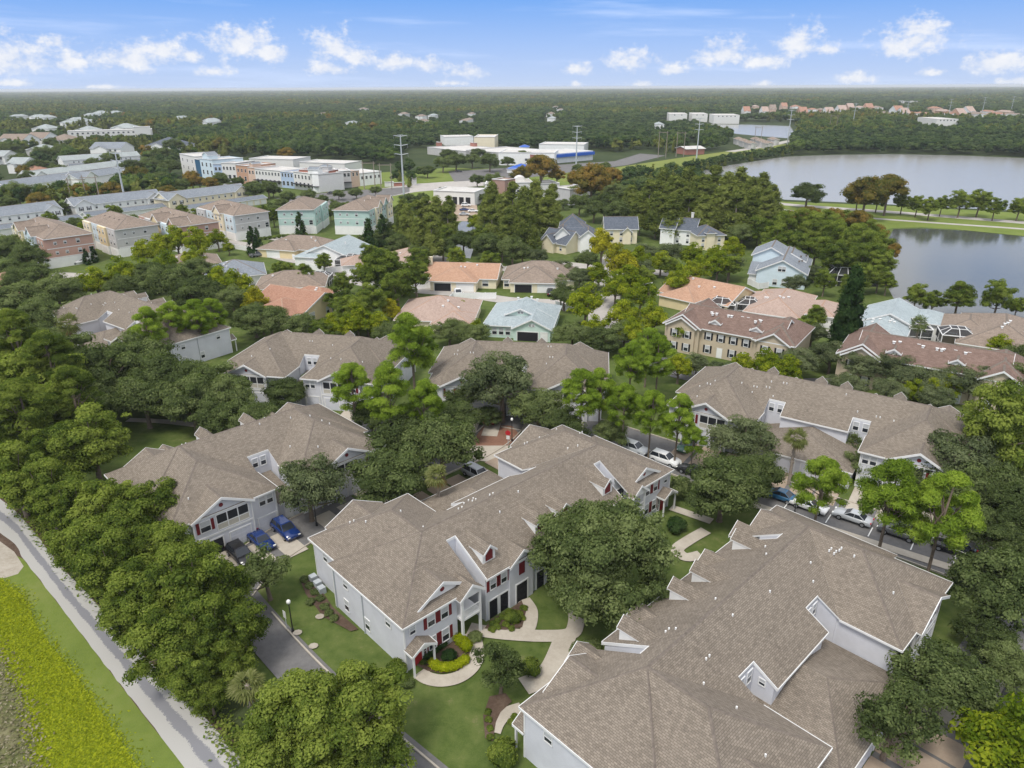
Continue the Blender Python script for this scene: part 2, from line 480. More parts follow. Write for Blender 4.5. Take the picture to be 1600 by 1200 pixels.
class MB:
    def __init__(self):
        self.v, self.f, self.m = [], [], []

    def poly(self, pts, mi=0):
        b = len(self.v)
        self.v += [tuple(p) for p in pts]
        self.f.append(list(range(b, b + len(pts))))
        self.m.append(mi)

    def box(self, x0, x1, y0, y1, z0, z1, mi=0):
        b = len(self.v)
        self.v += [(x0, y0, z0), (x1, y0, z0), (x1, y1, z0), (x0, y1, z0), (x0, y0, z1), (x1, y0, z1), (x1, y1, z1), (x0, y1, z1)]
        for q in ((0, 3, 2, 1), (4, 5, 6, 7), (0, 1, 5, 4), (1, 2, 6, 5), (2, 3, 7, 6), (3, 0, 4, 7)):
            self.f.append([b + i for i in q])
            self.m.append(mi)

    def hexa(self, p, mi=0):
        b = len(self.v)
        self.v += [tuple(x) for x in p]
        for q in ((0, 3, 2, 1), (4, 5, 6, 7), (0, 1, 5, 4), (1, 2, 6, 5), (2, 3, 7, 6), (3, 0, 4, 7)):
            self.f.append([b + i for i in q])
            self.m.append(mi)

    def slab(self, pts, t, top=0, side=1):
        """a sheet of the given outline, thickened straight down"""
        lo = [(x, y, z - t) for x, y, z in pts]
        nz = 0.0
        for i in range(len(pts)):
            x0, y0, _ = pts[i]
            x1, y1, _ = pts[(i + 1) % len(pts)]
            nz += x0 * y1 - x1 * y0
        if nz < 0:
            pts, lo = pts[::-1], lo[::-1]
        self.poly(pts, top)
        self.poly(lo[::-1], side)
        for i in range(len(pts)):
            j = (i + 1) % len(pts)
            self.poly([lo[i], lo[j], pts[j], pts[i]], side)

    def bar(self, a, b, w, h, mi=0):
        a, b = Vector(a), Vector(b)
        d = (b - a).normalized()
        up = Vector((0, 0, 1)) if abs(d.z) < 0.95 else Vector((1, 0, 0))
        s = d.cross(up).normalized() * (w / 2)
        u = s.cross(d).normalized() * (h / 2)
        self.hexa([a - s - u, a + s - u, b + s - u, b - s - u, a - s + u, a + s + u, b + s + u, b - s + u], mi)

    def tube(self, pts, rad, n=6, mi=0, cap=True):
        b = len(self.v)
        pts = [Vector(p) for p in pts]
        for i, p in enumerate(pts):
            d = (pts[min(i + 1, len(pts) - 1)] - pts[max(i - 1, 0)]).normalized()
            up = Vector((1, 0, 0)) if abs(d.z) > 0.8 else Vector((0, 0, 1))
            s = d.cross(up).normalized()
            u = s.cross(d)
            r = rad[i] if hasattr(rad, '__len__') else rad
            for k in range(n):
                a = 2 * math.pi * k / n
                self.v.append(tuple(p + s * (r * math.cos(a)) + u * (r * math.sin(a))))
        for i in range(len(pts) - 1):
            for k in range(n):
                k2 = (k + 1) % n
                self.f.append([b + i * n + k, b + i * n + k2, b + (i + 1) * n + k2, b + (i + 1) * n + k])
                self.m.append(mi)
        if cap:
            self.f.append([b + (len(pts) - 1) * n + k for k in range(n)])
            self.m.append(mi)

    def strip(self, ln, w, h, z0=0.0, mi=0):
        """a continuous low ridge (kerb) along a line"""
        n = len(ln)
        b = len(self.v)
        for i, p in enumerate(ln):
            d = Vector(ln[min(i + 1, n - 1)]) - Vector(ln[max(i - 1, 0)])
            d.z = 0
            d.normalize()
            s = Vector((-d.y, d.x, 0)) * (w / 2)
            for q, z in ((s, z0), (s, z0 + h), (-s, z0 + h), (-s, z0)):
                self.v.append((p[0] + q.x, p[1] + q.y, z))
        for i in range(n - 1):
            for k in range(3):
                self.f.append([b + i * 4 + k, b + i * 4 + k + 1, b + (i + 1) * 4 + k + 1, b + (i + 1) * 4 + k])
                self.m.append(mi)

    def mesh(self, name, mats, smooth=False):
        me = bpy.data.meshes.new(name)
        me.from_pydata(self.v, [], self.f)
        for m in mats:
            me.materials.append(MATS[m] if isinstance(m, str) else m)
        me.polygons.foreach_set('material_index', self.m)
        if smooth:
            me.polygons.foreach_set('use_smooth', [True] * len(self.f))
        uvl = me.uv_layers.new(name='UVMap')
        co = self.v
        for p in me.polygons:
            n = p.normal
            if abs(n.z) > 0.999:
                h, w = Vector((1, 0, 0)), Vector((0, 1, 0))
            else:
                h = Vector((0, 0, 1)).cross(n).normalized()
                w = n.cross(h)
            for li in p.loop_indices:
                c = co[me.loops[li].vertex_index]
                uvl.data[li].uv = (c[0] * h.x + c[1] * h.y + c[2] * h.z, c[0] * w.x + c[1] * w.y + c[2] * w.z)
        me.update()
        return me

    def build(self, name, mats, parent=None, smooth=False):
        return link(name, self.mesh(name, mats if isinstance(mats, (list, tuple)) else [mats], smooth), parent)


def link(name, data, parent=None, loc=None, rz=None):
    o = bpy.data.objects.new(name, data)
    COL.objects.link(o)
    if parent is not None:
        o.parent = parent
    if loc is not None:
        o.location = loc
    if rz is not None:
        o.rotation_euler = (0, 0, rz)
    return o


def tag(o, label=None, cat=None, group=None, kind=None):
    if label:
        o['label'] = label
    if cat:
        o['category'] = cat
    if group:
        o['group'] = group
    if kind:
        o['kind'] = kind
    return o


def thing(name, label, cat, loc=(0, 0, 0), rz=0.0, group=None):
    return tag(link(name, None, None, loc, rz), label, cat, group)


_sheet = [0]


def sheet(name, pts, m, label, cat, kind='structure', z=None):
    """one flat sheet on the ground, each 4 mm above the one before"""
    if z is None:
        _sheet[0] += 1
        z = 0.0026 * _sheet[0]
    zz = z
    b = MB()
    q = [(p[0], p[1], zz) for p in pts]
    a = sum(q[i][0] * q[(i + 1) % len(q)][1] - q[(i + 1) % len(q)][0] * q[i][1] for i in range(len(q)))
    b.poly(q if a > 0 else q[::-1])
    o = b.build(name, m)
    return tag(o, label, cat, None, kind)


def pxs(*pts):
    return [G(*p) for p in pts]


def smooth_line(pts, n=6):
    """Catmull-Rom through the points"""
    pts = [Vector(p) for p in pts]
    if len(pts) < 3:
        return pts
    out = []
    for i in range(len(pts) - 1):
        p0, p1, p2, p3 = pts[max(i - 1, 0)], pts[i], pts[i + 1], pts[min(i + 2, len(pts) - 1)]
        for k in range(n):
            t = k / n
            out.append(0.5 * ((2 * p1) + (p2 - p0) * t + (2 * p0 - 5 * p1 + 4 * p2 - p3) * t * t + (3 * p1 - p0 - 3 * p2 + p3) * t ** 3))
    out.append(pts[-1])
    return out


def ribbon(name, line, width, m, label, cat, kerb=None, n=6):
    ln = smooth_line(line, n)
    L, Rr = [], []
    for i, p in enumerate(ln):
        d = (ln[min(i + 1, len(ln) - 1)] - ln[max(i - 1, 0)])
        d.z = 0
        d.normalize()
        s = Vector((-d.y, d.x, 0)) * (width / 2)
        L.append(p + s)
        Rr.append(p - s)
    o = sheet(name, L + Rr[::-1], m, label, cat)
    if kerb:
        for side in (L, Rr):
            b = MB()
            b.strip(side, 0.16, 0.22)
            tag(b.build('kerb', 'concrete'), 'pale concrete kerb edging the ' + kerb, 'kerb', None, 'structure')
    return o

# ------------------------------------------------------------------ ground, water, roads
gm = MB()
gm.poly([(-30000, -300, -0.02), (30000, -300, -0.02), (30000, 60000, -0.02), (-30000, 60000, -0.02)])
tag(gm.build('ground', 'woods_floor'), 'dark wooded ground reaching to the horizon', 'ground', None, 'structure')

# lawns and verges
sheet('lawn', pxs((-60, 640), (150, 560), (330, 500), (700, 455), (1100, 440), (1700, 470), (2100, 800), (2300, 1300), (700, 1300), (330, 1040), (180, 860), (60, 740)), 'turf',
      'mown green lawn between the grey townhouse rows', 'lawn')
sheet('suburb_ground', [Vector((-330, 205, 0)), Vector((-150, 150, 0)), Vector((150, 155, 0)), Vector((180, 300, 0)), Vector((60, 330, 0)), Vector((-40, 345, 0)), Vector((-120, 420, 0)), Vector((-330, 430, 0))], 'turf',
      'green ground under the villa quarter', 'lawn')
sheet('shopping_ground', pxs((560, 330), (700, 318), (960, 300), (960, 268), (700, 262), (560, 272)), 'meadow', 'green verges round the shopping plaza', 'lawn')
sheet('dirt_verge', pxs((-80, 730), (40, 800), (110, 900), (175, 965), (250, 1040), (330, 1110), (420, 1230), (330, 1300), (-80, 900)), 'mulch',
      'brown leaf litter along the edge of the gravel path', 'verge')
sheet('meadow', [Vector((-115, 125, 0)), G(-10, 850), G(37, 874), G(100, 955), G(158, 1031), G(230, 1125), G(290, 1200), G(380, 1310), Vector((-30, 20, 0)), Vector((-150, 60, 0))], 'meadow',
      'light green mown strip beside the gravel path', 'meadow')
sheet('yellow_weeds', pxs((-120, 850), (0, 904), (35, 930), (60, 985), (110, 1045), (145, 1095), (190, 1160), (225, 1215), (300, 1320), (60, 1400), (-300, 1150)), 'yellow_weeds',
      'bright yellow flowering weeds left of the mown strip', 'weeds')
sheet('dead_grass', pxs((-200, 1010), (0, 1015), (25, 1060), (45, 1110), (58, 1170), (75, 1240), (80, 1340), (-300, 1300)), 'dead_grass', 'dry grey-brown grass in the bottom left corner', 'dry grass')
sheet('sand_patch', pxs((-60, 850), (0, 846), (22, 862), (37, 885), (28, 897), (8, 903), (-60, 902)), 'sand', 'bare pale sand patch beside the path', 'sand')
m_, t_, b_ = mat_nodes('gravel')
b_.inputs['Roughness'].default_value = 0.95
g_ = nd(t_, 'ShaderNodeUVMap')
sp_ = nd(t_, 'ShaderNodeSeparateXYZ')
t_.links.new(g_.outputs[0], sp_.inputs[0])
gg_ = nd(t_, 'ShaderNodeNewGeometry')
na_ = nd(t_, 'ShaderNodeTexNoise', ins={'Scale': 0.35, 'Detail': 6.0, 'Roughness': 0.65})
nb_ = nd(t_, 'ShaderNodeTexNoise', ins={'Scale': 6.0, 'Detail': 4.0, 'Roughness': 0.7})
for n_ in (na_, nb_):
    t_.links.new(gg_.outputs['Position'], n_.inputs['Vector'])
off_ = math_n(t_, 'ABSOLUTE', math_n(t_, 'SUBTRACT', sp_.outputs[0], 0.5))
w_ = math_n(t_, 'ADD', math_n(t_, 'MULTIPLY', off_, 2.2), math_n(t_, 'ADD', math_n(t_, 'ADD', math_n(t_, 'MULTIPLY', na_.outputs[0], 0.5), 0.2), math_n(t_, 'MULTIPLY', nb_.outputs[0], 0.5)))
t_.links.new(ramp_n(t_, w_, [(0.95, (0.215, 0.215, 0.228)), (1.3, (0.295, 0.292, 0.290)), (1.6, (0.40, 0.39, 0.365))]), b_.inputs['Base Color'])
MATS['gravel'] = m_
pl = smooth_line(pxs((-190, 700), (0, 832), (37, 874), (100, 955), (158, 1031), (205, 1090), (290, 1202), (400, 1345)), 5)
pr = smooth_line(pxs((-130, 690), (0, 779), (44, 820), (92, 881), (142, 934), (208, 1008), (298, 1098), (460, 1280)), 5)
_sheet[0] += 1
zz = 0.0026 * _sheet[0]
me_ = bpy.data.meshes.new('gravel_path')
nseg = 60
vv, ff, uu = [], [], []


def along(line, t):
    k = t * (len(line) - 1)
    i = min(int(k), len(line) - 2)
    return line[i].lerp(line[i + 1], k - i)


for i in range(nseg + 1):
    a, c = along(pl, i / nseg), along(pr, i / nseg)
    for k in range(9):
        u = k / 8
        q = a.lerp(c, u)
        wob = 0.12 * math.sin(i * 1.9 + (7 if k else 0)) + random.uniform(-.10, .10) if k in (0, 8) else 0
        e = (c - a).normalized() * wob
        vv.append((q.x + e.x, q.y + e.y, zz))
        uu.append((u, i))
for i in range(nseg):
    for k in range(8):
        ff.append([i * 9 + k, i * 9 + k + 1, (i + 1) * 9 + k + 1, (i + 1) * 9 + k])
ff = [f[::-1] for f in ff]
me_.from_pydata(vv, [], ff)
me_.materials.append(m_)
ul_ = me_.uv_layers.new(name='UVMap')
for p in me_.polygons:
    for li in p.loop_indices:
        ul_.data[li].uv = uu[me_.loops[li].vertex_index]
me_.update()
if me_.polygons[0].normal.z < 0:
    me_.flip_normals()
tag(link('gravel_path', me_), 'straight grey gravel path along the left wood', 'path', None, 'structure')

# water
sheet('pond', pxs((1396, 358), (1440, 357), (1500, 360), (1560, 366), (1640, 374), (1900, 392), (2000, 500), (1700, 520), (1600, 512), (1530, 505), (1470, 492), (1420, 482), (1396, 466), (1383, 440), (1388, 410), (1382, 385)),
      'pond_water', 'dark still pond behind the villas on the right', 'pond')
sheet('bank', pxs((1150, 312), (1225, 315), (1400, 322), (1620, 334), (1900, 346), (1900, 380), (1640, 373), (1560, 365), (1500, 359), (1440, 355), (1396, 356), (1330, 372), (1180, 362), (1120, 335)), 'meadow',
      'bright green grass bank between the lake and the pond', 'bank')
sheet('lake', pxs((1060, 276), (1080, 271), (1140, 258), (1225, 245), (1300, 242), (1400, 241), (1500, 243), (1600, 247), (1900, 258), (2100, 330), (1900, 336), (1600, 330), (1400, 320), (1225, 312), (1205, 302), (1160, 295), (1090, 284)),
      'lake_water', 'wide grey lake beyond the tree-lined road', 'lake')
sheet('far_lake', pxs((1085, 196), (1110, 194), (1180, 195), (1235, 197), (1240, 206), (1230, 216), (1180, 212), (1120, 206)), 'lake_water', 'small distant lake behind the embankment', 'lake')
sheet('small_pond', pxs((712, 400), (716, 350), (722, 346), (742, 346), (746, 352), (744, 375), (735, 404)), 'pond_water', 'narrow pond between the cypress trees', 'pond')
sheet('embankment', pxs((860, 274), (960, 262), (1060, 247), (1140, 236), (1215, 225), (1235, 226), (1225, 232), (1150, 247), (1070, 262), (980, 272), (880, 284)), 'fairground_grass',
      'pale green grass embankment carrying the power line', 'embankment')
ribbon('embankment_road', pxs((1140, 237), (1200, 228), (1240, 219), (1300, 212)), 9, 'pale_paving', 'pale road on top of the grass embankment', 'road')
ribbon('lake_road', pxs((1120, 305), (1215, 318), (1300, 325), (1400, 332), (1500, 340), (1600, 348), (1900, 372)), 7, 'pale_paving', 'pale road along the near shore of the lake', 'road')
ribbon('bank_path', pxs((1215, 327), (1300, 336), (1400, 344), (1500, 351), (1600, 358), (1800, 374)), 3.5, 'pale_paving', 'pale footpath between road and pond', 'path')
sheet('boulevard', pxs((480, 322), (560, 300), (640, 288), (760, 280), (780, 288), (650, 300), (560, 316), (500, 332)), 'pale_paving', 'pale boulevard in front of the shopping plaza', 'road')
sheet('far_lawn', pxs((560, 298), (640, 286), (680, 270), (760, 266), (760, 279), (640, 287)), 'meadow', 'green verge beside the boulevard', 'lawn')
sheet('school_car_park', pxs((700, 268), (800, 262), (960, 252), (1000, 240), (1040, 243), (980, 258), (830, 277), (710, 284)), 'asphalt', 'grey car park in front of the school', 'car park')
sheet('store_car_park', pxs((655, 345), (662, 312), (690, 318), (745, 320), (748, 346)), 'tan_concrete', 'small tan car park by the pond', 'car park')
sheet('parking_court', pxs((40, 440), (80, 425), (150, 428), (180, 440), (120, 462), (60, 462)), 'pale_paving', 'pale paved corner by the pink townhouses', 'pavement')
sheet('shop_car_park', pxs((430, 310), (520, 300), (640, 292), (640, 300), (560, 318), (480, 330)), 'asphalt', 'dark car park before the colourful shops', 'car park')
# streets of the villa quarter
ribbon('villa_street', pxs((430, 372), (490, 382), (560, 392), (650, 398), (720, 412), (790, 420), (860, 412), (930, 418), (1010, 424), (1080, 432)), 6.5, 'pale_paving', 'pale street behind the orange and brown villas', 'road')
ribbon('garden_street', pxs((962, 398), (955, 425), (946, 460), (945, 500), (955, 535)), 8.0, 'pale_paving', 'pale street running up between the yellow trees', 'road')
ribbon('villa_alley', pxs((300, 372), (380, 382), (440, 402), (500, 415), (560, 440), (640, 452), (730, 460), (800, 470), (900, 474)), 6, 'pale_paving', 'pale alley of white fences between the villas', 'road')
ribbon('lakeside_alley', pxs((1080, 470), (1130, 494), (1200, 515), (1300, 522), (1400, 545), (1500, 555), (1620, 575)), 6, 'pale_paving', 'pale alley behind the lakeside villas', 'road')
ribbon('row_street', pxs((-60, 392), (60, 380), (120, 372), (220, 350), (330, 338), (430, 330), (520, 318)), 7, 'pale_paving', 'pale street before the long white terraces', 'road')
# townhouse lanes
ribbon('garage_lane', pxs((352, 928), (395, 880), (455, 838), (530, 800), (600, 766), (680, 728), (735, 705), (772, 682), (792, 660), (800, 638)), 6.5, 'asphalt', 'grey lane between the garage fronts', 'road', 'garage lane')
ribbon('wood_lane', pxs((340, 880), (362, 922), (398, 968), (440, 1015), (500, 1078), (580, 1150), (690, 1245)), 4.3, 'asphalt', 'grey lane along the edge of the left wood', 'road')
_k = MB()
_k.strip(smooth_line(pxs((425, 958), (470, 1008), (530, 1068), (600, 1130), (700, 1215))), .16, .22)
tag(_k.build('kerb', 'concrete'), 'pale concrete kerb along the lawn side of the wood lane', 'kerb', None, 'structure')
ribbon('cross_street', pxs((330, 655), (420, 662), (540, 668), (640, 672), (740, 676), (800, 676)), 5.5, 'asphalt', 'grey street in front of the rear townhouses', 'road')
ribbon('parking_street', pxs((800, 650), (900, 668), (980, 692), (1080, 725), (1180, 763), (1290, 802), (1400, 838), (1520, 880), (1640, 925)), 9.5, 'asphalt', 'grey street with parked cars on the right', 'road', 'parking street')
sheet('brick_crossing', pxs((735, 697), (748, 676), (758, 664), (800, 666), (812, 680), (795, 697)), 'brick_paving', 'red-brown brick crossing at the junction', 'paving')
sheet('junction_apron', pxs((715, 716), (737, 697), (795, 697), (790, 712), (760, 722)), 'concrete', 'pale concrete apron below the brick crossing', 'paving')
ribbon('right_lane', pxs((1420, 1230), (1480, 1140), (1540, 1060), (1590, 990), (1640, 930)), 6.5, 'asphalt', 'grey lane beside the near right townhouse', 'road')
ribbon('yellow_row_street', pxs((980, 520), (1040, 575), (1120, 592), (1250, 600), (1400, 600), (1520, 612), (1640, 640)), 5.5, 'asphalt', 'grey street in front of the yellow townhouses', 'road')

# ------------------------------------------------------------------ building parts (meshes are shared between alike parts)
CACHE = {}


def cached(key, fn):
    if key not in CACHE:
        CACHE[key] = fn()
    return CACHE[key]


FACE = {'f': 0.0, 'r': math.pi / 2, 'b': math.pi, 'l': -math.pi / 2}   # which way a wall looks: -Y, +X, +Y, -X


def pane_mesh(w, h, blind):
    b = MB()
    mid = h * (0.5 if blind else 0.0)
    if blind:
        b.box(-w / 2, w / 2, -0.03, 0.03, h / 2 - mid, h / 2, 1)
        b.box(-w / 2, w / 2, -0.025, 0.03, -h / 2, h / 2 - mid, 0)
    else:
        b.box(-w / 2, w / 2, -0.03, 0.03, -h / 2, h / 2, 0)
    return b.mesh('window', ['glass_dark', 'blind'])


def frame_mesh(w, h, t=0.1, cross=True):
    b = MB()
    b.box(-w / 2 - t, -w / 2, -0.07, 0.03, -h / 2 - t, h / 2 + t)
    b.box(w / 2, w / 2 + t, -0.07, 0.03, -h / 2 - t, h / 2 + t)
    b.box(-w / 2, w / 2, -0.07, 0.03, h / 2, h / 2 + t)
    b.box(-w / 2, w / 2, -0.09, 0.03, -h / 2 - t, -h / 2)
    if cross:
        b.box(-w / 2, w / 2, -0.05, 0.03, -0.03, 0.03)
    return b.mesh('window_frame', ['white_trim'])


def window(par, x, y, z, w, h, face, shut=None, blind=True):
    """z = sill centre height of the pane; face tells which way it looks"""
    o = link('window', cached(('pane', w, h, blind), lambda: pane_mesh(w, h, blind)), par, (x, y, z), FACE[face])
    link('window_frame', cached(('frame', w, h), lambda: frame_mesh(w, h)), o)
    if shut:
        def sm():
            b = MB()
            b.box(-0.19, 0.19, -0.045, 0.03, -h / 2 - 0.08, h / 2 + 0.08)
            for k in range(7):
                zz = -h / 2 + (k + 0.5) * h / 7
                b.box(-0.15, 0.15, -0.06, -0.045, zz - 0.05, zz + 0.03)
            return b.mesh('shutter', [shut])
        me = cached(('shut', h, shut), sm)
        for s in (-1, 1):
            link('shutter', me, o, (s * (w / 2 + 0.3), 0, 0))
    return o


def garage_mesh(w, h, m):
    b = MB()
    b.box(-w / 2, w / 2, -0.02, 0.03, 0, h)
    for r in range(4):
        for c in range(4):
            b.box(-w / 2 + (c + 0.1) * w / 4, -w / 2 + (c + 0.9) * w / 4, -0.045, -0.02, (r + 0.12) * h / 4, (r + 0.88) * h / 4)
    return b.mesh('garage_door', [m])


def garage_door(par, x, y, w, h, face, m='garage_paint', z=0.0, opened=False):
    mm = 'painted_void_shade' if opened else m  # an open door is a solid panel coloured dark for the shade inside
    o = link('garage_door', cached(('gd', w, h, mm), lambda: garage_mesh(w, h, mm)), par, (x, y, z), FACE[face])

    def fm():
        b = MB()
        b.box(-w / 2 - 0.16, -w / 2, -0.07, 0.03, 0, h + 0.16)
        b.box(w / 2, w / 2 + 0.16, -0.07, 0.03, 0, h + 0.16)
        b.box(-w / 2, w / 2, -0.07, 0.03, h, h + 0.16)
        return b.mesh('garage_frame', ['white_trim'])
    link('garage_frame', cached(('gf', w, h), fm), o)
    return o


def door(par, x, y, face, m='door_red', z=0.05, w=0.95, h=2.05):
    def dm():
        b = MB()
        b.box(-w / 2, w / 2, -0.04, 0.03, 0, h)
        for cx in (-0.22, 0.22):
            for z0, z1 in ((0.2, 0.9), (1.05, 1.85)):
                b.box(cx - 0.15, cx + 0.15, -0.06, -0.04, z0, z1)
        return b.mesh('door', [m])
    o = link('door', cached(('door', m, w, h), dm), par, (x, y, z), FACE[face])

    def fm():
        b = MB()
        b.box(-w / 2 - 0.12, -w / 2, -0.06, 0.03, 0, h + 0.12)
        b.box(w / 2, w / 2 + 0.12, -0.06, 0.03, 0, h + 0.12)
        b.box(-w / 2, w / 2, -0.06, 0.03, h, h + 0.12)
        return b.mesh('door_frame', ['white_trim'])
    link('door_frame', cached(('doorf', w, h), fm), o)
    return o


def walls(b, foot, z0=0.0, mi=0):
    """upright walls round a footprint of (x, y, top), anticlockwise seen from above"""
    n = len(foot)
    for i in range(n):
        x0, y0, t0 = foot[i]
        x1, y1, t1 = foot[(i + 1) % n]
        b.poly([(x0, y0, z0), (x1, y1, z0), (x1, y1, t1), (x0, y0, t0)], mi)


def fascia(b, a, c, h=0.19, t=0.06, out=(0, 0), drop=0.03):
    a, c = Vector(a), Vector(c)
    o = Vector((out[0], out[1], 0)) * t
    lo = Vector((0, 0, -h))
    up = Vector((0, 0, -drop + 0.06))
    b.hexa([a + lo, c + lo, c + lo + o, a + lo + o, a + up, c + up, c + up + o, a + up + o])


def cap(b, a, c, w=0.28):
    """ridge cap shingles: a low saddle along a ridge or hip"""
    a, c = Vector(a) + Vector((0, 0, 0.035)), Vector(c) + Vector((0, 0, 0.035))
    d = (c - a).normalized()
    s = d.cross(Vector((0, 0, 1))).normalized() * (w / 2)
    dn = Vector((0, 0, -0.10))
    b.poly([a, c, c + s + dn, a + s + dn])
    b.poly([c, a, a - s + dn, c - s + dn])


ZE, ZR, HD = 5.6, 9.5, 6.85
KP = (ZR - ZE) / HD


def townhouse_meshes(hr):
    LH = hr + 7.6
    D = 2 * HD
    lng = hr > 10
    rf, fb, cb = MB(), MB(), MB()
    nx0, nx1 = -LH + 9.25, -LH + 10.5
    fz = lambda y: ZE + KP * y
    bz = lambda y: ZE + KP * (D - y)
    # front slope with its two entrance recesses
    pts = [(-LH, 0), (nx0, 0), (nx0, 5), (nx1, 5), (nx1, 0), (-nx1, 0), (-nx1, 5), (-nx0, 5), (-nx0, 0), (LH, 0), (hr, HD), (-hr, HD)]
    rf.slab([(x, y, fz(y)) for x, y in pts], 0.2)
    for s in (-1, 1):
        rf.slab([(s * LH, 0, ZE), (s * LH, D, ZE), (s * hr, HD, ZR)], 0.2)
    g = hr - 6.8
    if lng:
        pts = [(-LH, D), (-7.3, D), (-7.3, 11.3), (-4.8, 11.3), (-4.8, D), (4.8, D), (4.8, 11.3), (7.3, 11.3), (7.3, D), (LH, D), (hr, HD), (-hr, HD)]
    else:
        pts = [(-LH, D), (-1.5, D), (-1.5, 11.3), (1.5, 11.3), (1.5, D), (LH, D), (hr, HD), (-hr, HD)]
    rf.slab([(x, y, bz(y)) for x, y in pts], 0.2)
    WY, WR = 19.3, 12.4
    for s in (-1, 1):
        c = s * hr
        rf.slab([(c + s * 6.8, 8.2, ZE), (c + s * 6.8, WY, ZE), (c, WR, ZR - .02), (c, HD + .05, ZR - .02)], 0.2)
        rf.slab([(c - s * 6.8, D, ZE + .02), (c - s * 6.8, WY, ZE), (c, WR, ZR - .02), (c, HD + .05, ZR - .02)], 0.2)
        rf.slab([(c - 6.8, WY, ZE), (c + 6.8, WY, ZE), (c, WR, ZR - .02)], 0.2)
        # gable above the screened porch
        gx = c + s * 0.5
        hw, ga, gy = 3.9, 7.6, WY + 0.45
        yb = WY - (ga - ZE) / KP
        for q in (-1, 1):
            rf.slab([(gx + q * hw, gy, ZE), (gx, gy, ga), (gx, yb, ga), (gx + q * hw, WY, ZE)], 0.16)
            fascia(fb, (gx + q * hw, gy, ZE + .02), (gx, gy, ga + .02), 0.3, 0.07, (0, 1))
        cap(cb, (gx, gy, ga), (gx, yb, ga))
        cap(cb, (c, WR, ZR), (c, HD, ZR))
        for q in (-1, 1):
            cap(cb, (c, WR, ZR), (c + q * 6.8, WY, ZE))
            fascia(fb, (c + q * 6.8, WY, ZE), (c + q * 6.8, 8.2 if q == s else D, ZE), out=(q, 0))
            fascia(fb, (c + q * 6.8, WY, ZE), (gx + q * hw, WY, ZE), out=(0, 1))
        # front pediment gable
        px = s * (LH - 5.4)
        pz, py, pw = 7.75, 0.9, 3.2
        zb = fz(py)
        yb2 = (pz - ZE) / KP
        for q in (-1, 1):
            e = (zb - 0.1)
            rf.slab([(px + q * pw, py - .3, e), (px, py - .3, pz), (px, yb2, pz), (px + q * pw, py, e)], 0.14)
            fascia(fb, (px + q * pw, py - .3, e), (px, py - .3, pz), 0.32, 0.06, (0, -1))
        cap(cb, (px, py - .3, pz), (px, yb2, pz))
        # porch gable
        qx, qz, qw = s * (LH - 7.95), 6.8, 1.65
        for q in (-1, 1):
            rf.slab([(qx + q * qw, -.75, ZE - .08), (qx, -.75, qz), (qx, (qz - ZE) / KP, qz), (qx + q * qw, 0.05, ZE - .08)], 0.14)
            fascia(fb, (qx + q * qw, -.75, ZE - .08), (qx, -.75, qz), 0.3, 0.06, (0, -1))
        # entrance portico roof
        ex = s * (LH - 1.65)
        for q in (-1, 1):
            rf.slab([(ex + q * 1.45, -1.0, 2.75), (ex, -1.0, 3.6), (ex, .4, 3.6), (ex + q * 1.45, .4, 2.75)], 0.12)
            fascia(fb, (ex + q * 1.45, -1.0, 2.75), (ex, -1.0, 3.6), 0.26, 0.06, (0, -1))
            fascia(fb, (ex + q * 1.45, -1.0, 2.75), (ex + q * 1.45, .34, 2.75), 0.2, 0.06, (q, 0))
        # hips, eaves
        for y in (0, D):
            cap(cb, (s * hr, HD, ZR), (s * LH, y, ZE))
        fascia(fb, (s * LH, 0, ZE), (s * LH, D, ZE), out=(s, 0))
        fascia(fb, (s * LH, 0, ZE), (s * -nx0, 0, ZE), out=(0, -1))
        for xx, o in ((-nx1, 1),):
            fascia(fb, (s * xx, 0, ZE), (s * xx, 5, fz(5)), 0.3, 0.06, (s * o, 0))
        fascia(fb, (s * nx0 * -1, 5, fz(5)), (s * nx1 * -1, 5, fz(5)), 0.3, 0.06, (0, -1))
        if lng:
            fascia(fb, (s * 4.8, D, ZE), (s * 4.8, 11.3, bz(11.3)), 0.3, 0.06, (s, 0))
            fascia(fb, (s * 4.8, 11.3, bz(11.3)), (s * 7.3, 11.3, bz(11.3)), 0.3, 0.06, (0, 1))
            gx2 = s * (LH - 15.5)
            for q in (-1, 1):
                rf.slab([(gx2 + q * 2.0, -.25, ZE - .05), (gx2, -.25, 6.95), (gx2, (6.95 - ZE) / KP, 6.95), (gx2 + q * 2.0, 0.05, ZE - .05)], 0.14)
                fascia(fb, (gx2 + q * 2.0, -.25, ZE - .05), (gx2, -.25, 6.95), 0.3, 0.06, (0, -1))
    fascia(fb, (nx1, 0, ZE), (-nx1, 0, ZE), out=(0, -1))
    cap(cb, (-hr, HD, ZR), (hr, HD, ZR))
    if lng:
        fascia(fb, (-4.8, D, ZE), (4.8, D, ZE), out=(0, 1))
        # low garage wing roof between the two wings
        a, zl, ry, ey = 7.25, 2.7, 15.8, 20.6
        kz = 5.0
        for q in (-1, 1):
            rf.slab([(q * a, 11.35, zl), (0, 11.35, kz), (0, ry, kz), (q * a, ey, zl)], 0.16)
            cap(cb, (0, ry, kz), (q * a, ey, zl))
        rf.slab([(-a, ey, zl), (a, ey, zl), (0, ry, kz)], 0.16)
        fascia(fb, (-a, ey, zl), (a, ey, zl), out=(0, 1))
    else:
        fascia(fb, (-1.5, 11.3, bz(11.3)), (1.5, 11.3, bz(11.3)), 0.3, 0.06, (0, 1))
        rf.slab([(-1.35, 11.4, 3.9), (1.35, 11.4, 3.9), (1.35, 18.6, 2.75), (-1.35, 18.6, 2.75)], 0.16)
